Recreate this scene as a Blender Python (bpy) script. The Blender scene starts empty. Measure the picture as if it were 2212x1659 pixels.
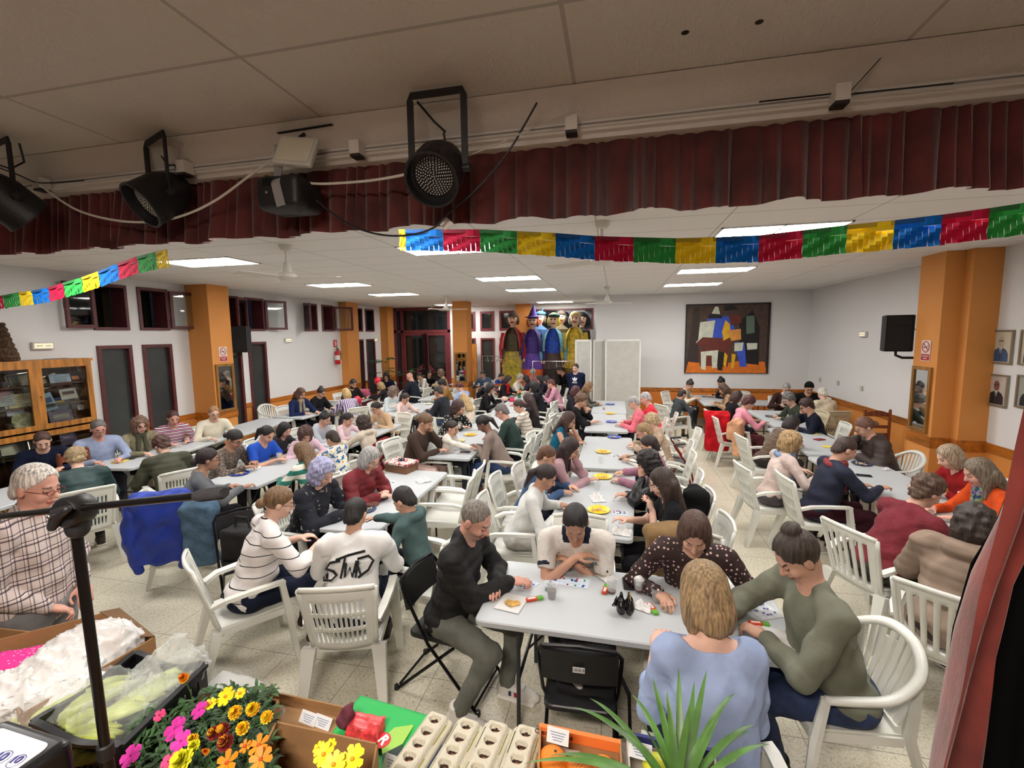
import bpy, bmesh, math, random
import numpy as np
from mathutils import Vector, Matrix, Euler
from math import sin, cos, pi, radians, atan2, sqrt
random.seed(7); RNG = np.random.default_rng(5)
COL = bpy.context.scene.collection
# ------------------------------------------------------------ camera model (metres, hall axis = +Y)
F = 990.0; YAW, PITCH, ROLL = radians(12.75), radians(6.20), radians(0.68); CH = 2.46
def _axes():
    cy, sy, cp, sp = cos(YAW), sin(YAW), cos(PITCH), sin(PITCH)
    w = Vector((-sy*cp, cy*cp, -sp)); r = Vector((cy, sy, 0)); d = w.cross(r)
    cr, sr = cos(ROLL), sin(ROLL)
    return cr*r + sr*d, -sr*r + cr*d, w
AR, AD, AW = _axes()
def ray(x, y): return ((x-1106)*AR + (y-829.5)*AD)/F + AW
def Pz(x, y, z):
    v = ray(x, y); return Vector((0, 0, CH)) + v*((z-CH)/v.z)
def Py(x, y, Y):
    v = ray(x, y); return Vector((0, 0, CH)) + v*(Y/v.y)
def Px(x, y, X):
    v = ray(x, y); return Vector((0, 0, CH)) + v*(X/v.x)
cam = bpy.data.cameras.new('camera'); camo = bpy.data.objects.new('camera', cam); COL.objects.link(camo)
cam.sensor_width = 36; cam.lens = F/2212*36; cam.clip_start = .05; cam.clip_end = 100
m3 = Matrix((AR, -AD, -AW)).transposed()
camo.matrix_world = Matrix.Translation((0, 0, CH)) @ m3.to_4x4()
bpy.context.scene.camera = camo
# ------------------------------------------------------------ materials
def lin(c):
    return tuple(((v/255)/12.92 if v/255 <= .04045 else ((v/255+.055)/1.055)**2.4) for v in c)
_mc = {}
def nodes(name):
    m = bpy.data.materials.new(name); m.use_nodes = True
    nt = m.node_tree; b = nt.nodes['Principled BSDF']; return m, nt, b
def N(nt, t, **k):
    n = nt.nodes.new(t)
    for a, v in k.items():
        if a.startswith('i_'): n.inputs[a[2:].replace('_', ' ')].default_value = v
        else: setattr(n, a, v)
    return n
def bump(nt, b, h, strength=.3, dist=.01):
    bm = N(nt, 'ShaderNodeBump'); bm.inputs['Strength'].default_value = strength; bm.inputs['Distance'].default_value = dist
    nt.links.new(h, bm.inputs['Height']); nt.links.new(bm.outputs[0], b.inputs['Normal'])
def ramp(nt, fac, stops, interp='LINEAR'):
    r = N(nt, 'ShaderNodeValToRGB'); e = r.color_ramp.elements; r.color_ramp.interpolation = interp
    while len(e) < len(stops): e.new(.5)
    for el, (p, c) in zip(e, stops): el.position = p; el.color = (*lin(c), 1)
    nt.links.new(fac, r.inputs[0]); return r.outputs[0]
def mat(col, rough=.6, metal=0, var=0, vs=8, bmp=0, bs=60, spec=.5, trans=0, emit=None, es=1, alpha=1, sheen=0):
    key = ('m', col, rough, metal, var, vs, bmp, bs, spec, trans, emit, es, alpha, sheen)
    if key in _mc: return _mc[key]
    m, nt, b = nodes('mat_%d' % len(_mc)); c = (*lin(col), 1)
    b.inputs['Base Color'].default_value = c; b.inputs['Roughness'].default_value = rough
    b.inputs['Metallic'].default_value = metal; b.inputs['Specular IOR Level'].default_value = spec
    b.inputs['Transmission Weight'].default_value = trans; b.inputs['Alpha'].default_value = alpha
    b.inputs['Sheen Weight'].default_value = sheen
    if emit: b.inputs['Emission Color'].default_value = (*lin(emit), 1); b.inputs['Emission Strength'].default_value = es
    if var or bmp:
        tc = N(nt, 'ShaderNodeTexCoord')
    if var:
        n = N(nt, 'ShaderNodeTexNoise'); n.inputs['Scale'].default_value = vs; n.inputs['Detail'].default_value = 5
        nt.links.new(tc.outputs['Object'], n.inputs['Vector'])
        lo = tuple(max(0, v*(1-var)) for v in col); hi = tuple(min(255, v*(1+var)) for v in col)
        nt.links.new(ramp(nt, n.outputs[0], [(.3, lo), (.7, hi)]), b.inputs['Base Color'])
    if bmp:
        n2 = N(nt, 'ShaderNodeTexNoise'); n2.inputs['Scale'].default_value = bs; n2.inputs['Detail'].default_value = 3
        nt.links.new(tc.outputs['Object'], n2.inputs['Vector']); bump(nt, b, n2.outputs[0], bmp, .02 if bs < 40 else .008)
    _mc[key] = m; return m
def cloth(col, var=.1): return mat(col, .92, var=var, vs=9, bmp=.8, bs=16, spec=.2)
def wood(col, axis='Z', sc=6):
    key = ('w', col, axis, sc)
    if key in _mc: return _mc[key]
    m, nt, b = nodes('wood_%d' % len(_mc)); tc = N(nt, 'ShaderNodeTexCoord'); mp = N(nt, 'ShaderNodeMapping')
    s = {'X': (.12, 1, 1), 'Y': (1, .12, 1), 'Z': (1, 1, .12)}[axis]; mp.inputs['Scale'].default_value = s
    n = N(nt, 'ShaderNodeTexNoise'); n.inputs['Scale'].default_value = sc*4; n.inputs['Detail'].default_value = 6
    nt.links.new(tc.outputs['Object'], mp.inputs[0]); nt.links.new(mp.outputs[0], n.inputs['Vector'])
    nt.links.new(ramp(nt, n.outputs[0], [(.3, tuple(v*.72 for v in col)), (.7, tuple(min(255, v*1.12) for v in col))]), b.inputs['Base Color'])
    b.inputs['Roughness'].default_value = .45; bump(nt, b, n.outputs[0], .1); _mc[key] = m; return m
def stripes(c1, c2, freq=14, duty=.5, axis='Z', c3=None, distort=0):
    """banded cloth; c3 alternates every second band"""
    key = ('s', c1, c2, freq, duty, axis, c3, distort)
    if key in _mc: return _mc[key]
    m, nt, b = nodes('stripe_%d' % len(_mc)); tc = N(nt, 'ShaderNodeTexCoord'); sp = N(nt, 'ShaderNodeSeparateXYZ')
    nt.links.new(tc.outputs['Object'], sp.inputs[0])
    mu = N(nt, 'ShaderNodeMath', operation='MULTIPLY'); mu.inputs[1].default_value = freq
    nt.links.new(sp.outputs[axis], mu.inputs[0]); fr = N(nt, 'ShaderNodeMath', operation='FRACT'); nt.links.new(mu.outputs[0], fr.inputs[0])
    st = [(0, c1), (duty, c2)] if c3 is None else [(0, c1), (duty/2, c2), (.5, c1), (.5+duty/2, c3)]
    nt.links.new(ramp(nt, fr.outputs[0], st, 'CONSTANT'), b.inputs['Base Color']); b.inputs['Roughness'].default_value = .9
    _mc[key] = m; return m
def plaid(c1, c2, c3, f=18):
    key = ('p', c1, c2, c3, f)
    if key in _mc: return _mc[key]
    m, nt, b = nodes('plaid_%d' % len(_mc)); tc = N(nt, 'ShaderNodeTexCoord'); sp = N(nt, 'ShaderNodeSeparateXYZ')
    nt.links.new(tc.outputs['Object'], sp.inputs[0]); cols = []
    ad = N(nt, 'ShaderNodeMath', operation='SUBTRACT'); nt.links.new(sp.outputs['X'], ad.inputs[0]); nt.links.new(sp.outputs['Y'], ad.inputs[1])
    for src, ff in ((sp.outputs['Z'], f), (ad.outputs[0], f)):
        mu = N(nt, 'ShaderNodeMath', operation='MULTIPLY'); mu.inputs[1].default_value = ff; nt.links.new(src, mu.inputs[0])
        fr = N(nt, 'ShaderNodeMath', operation='FRACT'); nt.links.new(mu.outputs[0], fr.inputs[0])
        cols.append(ramp(nt, fr.outputs[0], [(0, c1), (.38, c2), (.5, c1), (.62, c3), (.7, c2), (.78, c1)], 'CONSTANT'))
    mx = N(nt, 'ShaderNodeMix', data_type='RGBA'); mx.inputs['Factor'].default_value = .5
    mx.blend_type = 'MULTIPLY'; mx.inputs['Factor'].default_value = .85
    nt.links.new(cols[0], mx.inputs[6]); nt.links.new(cols[1], mx.inputs[7])
    nt.links.new(mx.outputs[2], b.inputs['Base Color']); b.inputs['Roughness'].default_value = .9
    _mc[key] = m; return m
def dots(base, dot, sc=26, r=.28):
    key = ('d', base, dot, sc, r)
    if key in _mc: return _mc[key]
    m, nt, b = nodes('dots_%d' % len(_mc)); tc = N(nt, 'ShaderNodeTexCoord'); v = N(nt, 'ShaderNodeTexVoronoi')
    v.inputs['Scale'].default_value = sc; v.inputs['Randomness'].default_value = .45
    nt.links.new(tc.outputs['Object'], v.inputs['Vector'])
    nt.links.new(ramp(nt, v.outputs['Distance'], [(0, dot), (r, base)], 'CONSTANT'), b.inputs['Base Color']); b.inputs['Roughness'].default_value = .85
    _mc[key] = m; return m
def blotch(stops, sc=18, kind='noise', rough=.9):
    key = ('b', tuple(stops), sc, kind)
    if key in _mc: return _mc[key]
    m, nt, b = nodes('blotch_%d' % len(_mc)); tc = N(nt, 'ShaderNodeTexCoord')
    if kind == 'noise':
        v = N(nt, 'ShaderNodeTexNoise'); v.inputs['Detail'].default_value = 2; o = v.outputs[0]
    else:
        v = N(nt, 'ShaderNodeTexVoronoi'); o = v.outputs['Distance']
    v.inputs['Scale'].default_value = sc; nt.links.new(tc.outputs['Object'], v.inputs['Vector'])
    nt.links.new(ramp(nt, o, stops, 'CONSTANT'), b.inputs['Base Color']); b.inputs['Roughness'].default_value = rough
    _mc[key] = m; return m
def hairmat(col):
    key = ('h', col)
    if key in _mc: return _mc[key]
    m, nt, b = nodes('hair_%d' % len(_mc)); tc = N(nt, 'ShaderNodeTexCoord'); mp = N(nt, 'ShaderNodeMapping'); mp.inputs['Scale'].default_value = (1, 1, .09)
    n = N(nt, 'ShaderNodeTexNoise'); n.inputs['Scale'].default_value = 95; n.inputs['Detail'].default_value = 4
    nt.links.new(tc.outputs['Object'], mp.inputs[0]); nt.links.new(mp.outputs[0], n.inputs['Vector'])
    nt.links.new(ramp(nt, n.outputs[0], [(.32, tuple(v*.68 for v in col)), (.68, tuple(min(255, v*1.2+6) for v in col))]), b.inputs['Base Color'])
    b.inputs['Roughness'].default_value = .55; bump(nt, b, n.outputs[0], .8, .006); _mc[key] = m; return m
def glassmat():
    key = 'glass'
    if key in _mc: return _mc[key]
    m = bpy.data.materials.new('clear_glass'); m.use_nodes = True; nt = m.node_tree; nt.nodes.clear()
    o = N(nt, 'ShaderNodeOutputMaterial'); t = N(nt, 'ShaderNodeBsdfTransparent'); g = N(nt, 'ShaderNodeBsdfGlossy'); g.inputs['Roughness'].default_value = .03
    f = N(nt, 'ShaderNodeFresnel'); f.inputs[0].default_value = 1.5; mx = N(nt, 'ShaderNodeMixShader')
    t.inputs[0].default_value = (.93, .95, .94, 1)
    nt.links.new(f.outputs[0], mx.inputs[0]); nt.links.new(t.outputs[0], mx.inputs[1]); nt.links.new(g.outputs[0], mx.inputs[2]); nt.links.new(mx.outputs[0], o.inputs[0])
    _mc[key] = m; return m
def film(col=(235, 240, 238), a=.35):
    """thin plastic film: transparent mixed with a milky glossy surface"""
    key = ('film', col, a)
    if key in _mc: return _mc[key]
    m = bpy.data.materials.new('plastic_film'); m.use_nodes = True; nt = m.node_tree; b = nt.nodes['Principled BSDF']
    b.inputs['Base Color'].default_value = (*lin(col), 1); b.inputs['Roughness'].default_value = .25; b.inputs['Alpha'].default_value = a
    _mc[key] = m; return m
# ------------------------------------------------------------ mesh builder
class MB:
    def __init__(s): s.v = []; s.f = []; s.m = []
    def add(s, vs, fs, mi=0):
        o = len(s.v); s.v += [tuple(v) for v in vs]; s.f += [tuple(i+o for i in f) for f in fs]; s.m += [mi]*len(fs); return s
    def box(s, c, d, mi=0, M=None, rz=0, taper=1):
        x, y, z = d[0]/2, d[1]/2, d[2]/2
        vs = [Vector((a*x*(taper if g < 0 else 1), b*y*(taper if g < 0 else 1), g*z)) for g in (-1, 1) for a, b in ((-1, -1), (1, -1), (1, 1), (-1, 1))]
        if rz: R = Matrix.Rotation(rz, 3, 'Z'); vs = [R @ v for v in vs]
        if M is not None: vs = [M @ v for v in vs]
        vs = [v + Vector(c) for v in vs]
        return s.add(vs, [(3, 2, 1, 0), (4, 5, 6, 7), (0, 1, 5, 4), (1, 2, 6, 5), (2, 3, 7, 6), (3, 0, 4, 7)], mi)
    def span(s, a, b, mi=0):
        return s.box(((a[0]+b[0])/2, (a[1]+b[1])/2, (a[2]+b[2])/2), (abs(b[0]-a[0]), abs(b[1]-a[1]), abs(b[2]-a[2])), mi)
    def tube(s, pts, r, n=8, mi=0, caps=True, flat=None, closed=False, hint=None):
        """round (or flat=(w,h)) bar swept along pts; r may be a list"""
        P = [Vector(p) for p in pts]; k = len(P); rs = r if isinstance(r, (list, tuple)) else [r]*k
        vs = []; up = None
        for i, p in enumerate(P):
            if closed: t = P[(i+1) % k]-P[i-1]
            else: t = (P[min(i+1, k-1)]-P[max(i-1, 0)])
            t = t.normalized() if t.length > 1e-9 else Vector((0, 0, 1))
            if up is None:
                up = Vector(hint) if hint else Vector((0, 0, 1)) if abs(t.z) < .9 else Vector((0, 1, 0))
            sd = t.cross(up)
            if sd.length < 1e-4: sd = t.cross(Vector((1, 0, 0)))
            sd.normalize(); u2 = sd.cross(t).normalized(); up = u2
            for j in range(n):
                a = 2*pi*(j+.5)/n if flat else 2*pi*j/n
                if flat:
                    ca, sa = cos(a), sin(a); q = max(abs(ca), abs(sa)) if n == 4 else 1
                    vs.append(p + sd*ca/q*flat[0]/2*(rs[i] if isinstance(r, (list, tuple)) else 1) + u2*sa/q*flat[1]/2*(rs[i] if isinstance(r, (list, tuple)) else 1))
                else: vs.append(p + sd*cos(a)*rs[i] + u2*sin(a)*rs[i])
        fs = []
        for i in range(k if closed else k-1):
            for j in range(n):
                a, b = i*n+j, i*n+(j+1) % n; i2 = ((i+1) % k)*n
                fs.append((a, b, i2+(j+1) % n, i2+j))
        if caps and not closed:
            fs.append(tuple(range(n-1, -1, -1))); fs.append(tuple((k-1)*n+j for j in range(n)))
        return s.add(vs, fs, mi)
    def lathe(s, c, prof, n=20, mi=0, M=None):
        """prof = [(r,z),...]"""
        vs = []
        for r, z in prof:
            for j in range(n):
                a = 2*pi*j/n; v = Vector((r*cos(a), r*sin(a), z)); v = (M @ v if M is not None else v) + Vector(c); vs.append(v)
        fs = []
        for i in range(len(prof)-1):
            for j in range(n):
                fs.append((i*n+j, i*n+(j+1) % n, (i+1)*n+(j+1) % n, (i+1)*n+j))
        if prof[0][0] > 1e-6: fs.append(tuple(range(n-1, -1, -1)))
        if prof[-1][0] > 1e-6: fs.append(tuple((len(prof)-1)*n+j for j in range(n)))
        return s.add(vs, fs, mi)
    def ball(s, c, r, n=12, m=8, mi=0, M=None):
        r = (r, r, r) if not isinstance(r, (tuple, list)) else r
        vs = []; fs = []
        for i in range(m+1):
            t = pi*i/m
            for j in range(n):
                a = 2*pi*j/n; v = Vector((r[0]*sin(t)*cos(a), r[1]*sin(t)*sin(a), r[2]*cos(t))); v = (M @ v if M is not None else v) + Vector(c); vs.append(v)
        for i in range(m):
            for j in range(n): fs.append((i*n+j, (i+1)*n+j, (i+1)*n+(j+1) % n, i*n+(j+1) % n))
        return s.add(vs, fs, mi)
    def sheet(s, fn, nu, nv, mi=0, skip=None, th=0):
        """grid surface fn(u,v) in [0,1]^2, cells skipped when skip(i,j); th gives thickness along the normal"""
        g = [[Vector(fn(i/nu, j/nv)) for j in range(nv+1)] for i in range(nu+1)]
        keep = [[not (skip and skip(i, j)) for j in range(nv)] for i in range(nu)]
        if not th:
            vs = [p for r in g for p in r]
            return s.add(vs, [(i*(nv+1)+j, (i+1)*(nv+1)+j, (i+1)*(nv+1)+j+1, i*(nv+1)+j+1) for i in range(nu) for j in range(nv) if keep[i][j]], mi)
        nr = []
        for i in range(nu+1):
            for j in range(nv+1):
                du = g[min(i+1, nu)][j]-g[max(i-1, 0)][j]; dv = g[i][min(j+1, nv)]-g[i][max(j-1, 0)]; q = du.cross(dv)
                nr.append(q.normalized() if q.length > 1e-9 else Vector((0, 0, 1)))
        K = (nu+1)*(nv+1); base = [p for r in g for p in r]
        vs = [p+n_*th/2 for p, n_ in zip(base, nr)] + [p-n_*th/2 for p, n_ in zip(base, nr)]; fs = []
        I = lambda i, j: i*(nv+1)+j
        for i in range(nu):
            for j in range(nv):
                if not keep[i][j]: continue
                a, b, c, d = I(i, j), I(i+1, j), I(i+1, j+1), I(i, j+1)
                fs.append((a, b, c, d)); fs.append((d+K, c+K, b+K, a+K))
                if j == 0 or not keep[i][j-1]: fs.append((b, a, a+K, b+K))
                if j == nv-1 or not keep[i][j+1]: fs.append((d, c, c+K, d+K))
                if i == 0 or not keep[i-1][j]: fs.append((a, d, d+K, a+K))
                if i == nu-1 or not keep[i+1][j]: fs.append((c, b, b+K, c+K))
        return s.add(vs, fs, mi)
    def rbox(s, c, d, r=.03, rz=0, mi=0, n=4):
        """box with rounded vertical corners and a thin edge chamfer"""
        x, y, z = d[0]/2, d[1]/2, d[2]/2; ring = []
        for cx, cy, a0 in ((x-r, y-r, 0), (-x+r, y-r, pi/2), (-x+r, -y+r, pi), (x-r, -y+r, 1.5*pi)):
            for i in range(n+1):
                a = a0+pi/2*i/n; ring.append((cx+r*cos(a), cy+r*sin(a)))
        e = min(z*.35, r*.4); k = len(ring); vs = []
        for zz, sh in ((-z, e), (-z+e, 0), (z-e, 0), (z, e)):
            for (a, b) in ring:
                v = Vector((a*(1-sh/x), b*(1-sh/y), zz)); v = Matrix.Rotation(rz, 3, 'Z') @ v if rz else v; vs.append(v+Vector(c))
        fs = [tuple(range(k-1, -1, -1)), tuple(3*k+i for i in range(k))]
        for l in range(3):
            for i in range(k): fs.append((l*k+i, l*k+(i+1) % k, (l+1)*k+(i+1) % k, (l+1)*k+i))
        return s.add(vs, fs, mi)
    def poly(s, pts, th, n=Vector((0, 0, 1)), mi=0):
        k = len(pts); P = [Vector(p) for p in pts]; n = Vector(n)
        return s.add(P+[p+n*th for p in P], [tuple(range(k-1, -1, -1)), tuple(range(k, 2*k))]+[(i, (i+1) % k, k+(i+1) % k, k+i) for i in range(k)], mi)
    def mesh(s, name, mats, smooth=False):
        me = bpy.data.meshes.new(name); me.from_pydata(s.v, [], s.f)
        for mm in (mats if isinstance(mats, (list, tuple)) else [mats]): me.materials.append(mm)
        me.polygons.foreach_set('material_index', s.m)
        me.polygons.foreach_set('use_smooth', [bool(smooth)]*len(s.f))
        if smooth and smooth != 'all':
            me.update()
            try: me.set_sharp_from_angle(angle=radians(40))
            except Exception: pass
        me.update(); return me
    def build(s, name, mats, parent=None, smooth=False, loc=None, rz=0):
        o = bpy.data.objects.new(name, s.mesh(name, mats, smooth)); COL.objects.link(o)
        if parent is not None: o.parent = parent
        if loc is not None: o.location = loc
        if rz: o.rotation_euler.z = rz
        return o
def tag(o, label=None, cat=None, group=None, kind=None):
    if label: o['label'] = label
    if cat: o['category'] = cat
    if group: o['group'] = group
    if kind: o['kind'] = kind
    return o
def thing(name, label, cat, loc=(0, 0, 0), rz=0, group=None):
    o = bpy.data.objects.new(name, None); COL.objects.link(o); o.location = loc; o.rotation_euler = (0, 0, rz); o.empty_display_size = .1
    return tag(o, label, cat, group)
def struct(name, mb, m, smooth=False):
    o = mb.build(name, m, smooth=smooth); o['kind'] = 'structure'; return o
def copy_tree(o, parent=None):
    c = o.copy(); COL.objects.link(c); c.parent = parent
    for ch in o.children: copy_tree(ch, c)
    return c
def used(o): return o.get('_u', 0)
def text_mesh(txt, size, name, m, parent=None, M=None, ext=.0008, align='CENTER', bold=0):
    """lettering turned into a mesh"""
    c = bpy.data.curves.new(name, 'FONT'); c.body = txt; c.size = size; c.extrude = ext; c.align_x = align; c.align_y = 'CENTER'; c.offset = bold; c.resolution_u = 3
    t = bpy.data.objects.new(name+'_t', c); COL.objects.link(t)
    dg = bpy.context.evaluated_depsgraph_get(); me = bpy.data.meshes.new_from_object(t.evaluated_get(dg)); bpy.data.objects.remove(t)
    me.materials.clear(); me.materials.append(m)
    o = bpy.data.objects.new(name, me); COL.objects.link(o)
    if M is not None: me.transform(M)
    if parent is not None: o.parent = parent
    return o
def frameM(o, x, y):
    """matrix with origin o, X axis x, Y axis y"""
    x = Vector(x).normalized(); z = x.cross(Vector(y)).normalized(); y = z.cross(x)
    return Matrix.Translation(Vector(o)) @ Matrix((x, y, z)).transposed().to_4x4()
# ------------------------------------------------------------ signed-distance sculpting
class SDF:
    def __init__(s, lo, hi, h):
        s.lo = np.array(lo, float); s.h = h; n = np.ceil((np.array(hi)-s.lo)/h).astype(int)+2; s.n = n
        s.f = np.full(n, 9.0, np.float32); s.ax = [(s.lo[i]+h*np.arange(n[i])).astype(np.float32) for i in range(3)]
    def _reg(s, a, b, mg):
        i0 = np.clip(np.floor((np.array(a)-mg-s.lo)/s.h).astype(int), 0, s.n-1); i1 = np.clip(np.ceil((np.array(b)+mg-s.lo)/s.h).astype(int)+1, 1, s.n)
        if (i1 <= i0).any(): return None, None
        sl = tuple(slice(int(i0[k]), int(i1[k])) for k in range(3))
        return sl, (s.ax[0][sl[0]][:, None, None], s.ax[1][sl[1]][None, :, None], s.ax[2][sl[2]][None, None, :])
    def _put(s, sl, d, k, sub=False):
        f = s.f[sl]
        if sub: s.f[sl] = np.maximum(f, -d); return
        if k <= 0: s.f[sl] = np.minimum(f, d); return
        h = np.clip(.5+.5*(f-d)/k, 0, 1); s.f[sl] = f*(1-h)+d*h-k*h*(1-h)
    def cap(s, a, b, r0, r1=None, k=.02, sub=False, flat=None):
        r1 = r0 if r1 is None else r1; a = np.array(a, np.float32); b = np.array(b, np.float32); R = max(r0, r1)
        sl, g = s._reg(np.minimum(a, b)-R, np.maximum(a, b)+R, 3*s.h+k)
        if sl is None: return s
        ab = b-a; L = float(ab@ab)+1e-9; px, py, pz = g[0]-a[0], g[1]-a[1], g[2]-a[2]
        t = np.clip((px*ab[0]+py*ab[1]+pz*ab[2])/L, 0, 1)
        d = np.sqrt((px-t*ab[0])**2+(py-t*ab[1])**2+(pz-t*ab[2])**2)-(r0+(r1-r0)*t)
        s._put(sl, d, k, sub); return s
    def ell(s, c, r, R=None, k=.02, sub=False):
        c = np.array(c, np.float32); r = np.array(r, np.float32); m = float(r.max())
        sl, g = s._reg(c-m, c+m, 3*s.h+k)
        if sl is None: return s
        p = [g[i]-c[i] for i in range(3)]
        if R is not None:
            R = np.array(R, np.float32); p = [p[0]*R[0, i]+p[1]*R[1, i]+p[2]*R[2, i] for i in range(3)]
        q = np.sqrt((p[0]/r[0])**2+(p[1]/r[1])**2+(p[2]/r[2])**2); g2 = np.sqrt((p[0]/r[0]**2)**2+(p[1]/r[1]**2)**2+(p[2]/r[2]**2)**2)+1e-6
        d = q*(q-1)/g2; s._put(sl, d.astype(np.float32), k, sub); return s
    def box(s, c, hs, r=.01, R=None, k=.01, sub=False):
        c = np.array(c, np.float32); m = float(np.linalg.norm(hs))+r; sl, g = s._reg(c-m, c+m, 3*s.h+k)
        if sl is None: return s
        p = [g[i]-c[i] for i in range(3)]
        if R is not None:
            R = np.array(R, np.float32); p = [p[0]*R[0, i]+p[1]*R[1, i]+p[2]*R[2, i] for i in range(3)]
        q = [np.abs(p[i])-hs[i] for i in range(3)]
        d = np.sqrt(sum(np.maximum(x, 0)**2 for x in q))+np.minimum(np.maximum(np.maximum(q[0], q[1]), q[2]), 0)-r
        s._put(sl, d, k, sub); return s
    def cut(s, n, c):
        """keep n.p < c"""
        d = s.ax[0][:, None, None]*n[0]+s.ax[1][None, :, None]*n[1]+s.ax[2][None, None, :]*n[2]-c
        s.f = np.maximum(s.f, d.astype(np.float32)); return s
    def ripple(s, amp, fr, seed=0, dirs=5):
        rg = np.random.default_rng(seed); m = np.abs(s.f) < .05+amp*2
        ix = np.argwhere(m); P = ix*s.h+s.lo; v = np.zeros(len(P))
        for i in range(dirs):
            d = rg.normal(size=3); d /= np.linalg.norm(d); v += np.sin(P@d*fr*(0.6+rg.random()*.9)+rg.random()*6.3)
        s.f[m] += (amp*v/dirs*1.6).astype(np.float32); return s
    def crease(s, amp, fr, seed=0, n=7):
        rg = np.random.default_rng(seed)
        def fn(P):
            v = np.zeros(len(P)); w_ = .35*np.sin(P@rg.normal(size=3)*fr*.8)
            for i in range(n):
                d = rg.normal(size=3); d /= np.linalg.norm(d); v += (1-np.abs(np.sin(P@d*fr*(.5+rg.random())+w_*2+rg.random()*6)))**4
            return -amp*v/n*2.2
        return s.field(fn)
    def field(s, fn):
        m = np.abs(s.f) < .06; ix = np.argwhere(m); P = ix*s.h+s.lo; s.f[m] += fn(P).astype(np.float32); return s
    def net(s):
        f = s.f.copy(); f[[0, -1]] = 9; f[:, [0, -1]] = 9; f[:, :, [0, -1]] = 9
        S = f < 0; c = np.zeros(np.array(S.shape)-1, np.int8)
        for i in (0, 1):
            for j in (0, 1):
                for k in (0, 1): c += S[i:S.shape[0]-1+i, j:S.shape[1]-1+j, k:S.shape[2]-1+k]
        mx = (c > 0) & (c < 8); id_ = np.full(c.shape, -1, np.int64); C = np.argwhere(mx); id_[mx] = np.arange(len(C))
        if not len(C): return np.zeros((0, 3)), np.zeros((0, 4), int)
        acc = np.zeros((len(C), 3)); cnt = np.zeros(len(C))
        cor = [(i, j, k) for i in (0, 1) for j in (0, 1) for k in (0, 1)]
        for a in cor:
            for ax in range(3):
                if a[ax]: continue
                b = list(a); b[ax] = 1
                fa = f[C[:, 0]+a[0], C[:, 1]+a[1], C[:, 2]+a[2]]; fb = f[C[:, 0]+b[0], C[:, 1]+b[1], C[:, 2]+b[2]]
                x = (fa < 0) != (fb < 0); t = np.where(x, fa/np.where(fa-fb == 0, 1, fa-fb), 0); t = np.clip(t, 0.02, .98)
                p = np.tile(np.array(a, float), (len(C), 1)); p[:, ax] += t; acc += p*x[:, None]; cnt += x
        V = (C+acc/cnt[:, None])*s.h+s.lo; Q = []
        for ax in range(3):
            o = [k for k in range(3) if k != ax]; sa = [slice(None)]*3; sb = [slice(None)]*3; sa[ax] = slice(0, -1); sb[ax] = slice(1, None)
            A = S[tuple(sa)]; B = S[tuple(sb)]; E = np.argwhere(A != B); E = E[(E[:, o[0]] > 0) & (E[:, o[1]] > 0) & (E[:, o[0]] < S.shape[o[0]]-1) & (E[:, o[1]] < S.shape[o[1]]-1)]
            q = []
            for du, dv in ((-1, -1), (0, -1), (0, 0), (-1, 0)):
                e = E.copy(); e[:, o[0]] += du; e[:, o[1]] += dv; q.append(id_[e[:, 0], e[:, 1], e[:, 2]])
            q = np.stack(q, 1); fl = A[E[:, 0], E[:, 1], E[:, 2]]
            if ax == 1: fl = ~fl
            q[~fl] = q[~fl][:, ::-1]; Q.append(q)
        Q = np.concatenate(Q); Q = Q[(Q >= 0).all(1)]; return V, Q
    def build(s, name, mats, parent=None, pick=None, loc=None):
        V, Q = s.net(); me = bpy.data.meshes.new(name)
        me.vertices.add(len(V)); me.vertices.foreach_set('co', V.astype(np.float32).ravel())
        me.loops.add(len(Q)*4); me.loops.foreach_set('vertex_index', Q.astype(np.int32).ravel())
        me.polygons.add(len(Q)); me.polygons.foreach_set('loop_start', np.arange(0, len(Q)*4, 4, dtype=np.int32))
        mats = mats if isinstance(mats, (list, tuple)) else [mats]
        for mm in mats: me.materials.append(mm)
        if pick is not None and len(Q):
            me.polygons.foreach_set('material_index', pick(V[Q].mean(1)).astype(np.int32))
        me.polygons.foreach_set('use_smooth', np.ones(len(Q), bool)); me.update(calc_edges=True); me.validate()
        o = bpy.data.objects.new(name, me); COL.objects.link(o)
        if parent is not None: o.parent = parent
        if loc is not None: o.location = loc
        return o
XL, XR, YP, YB, ZC = -8.45, 4.95, 13.4, 16.5, 3.52
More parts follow.
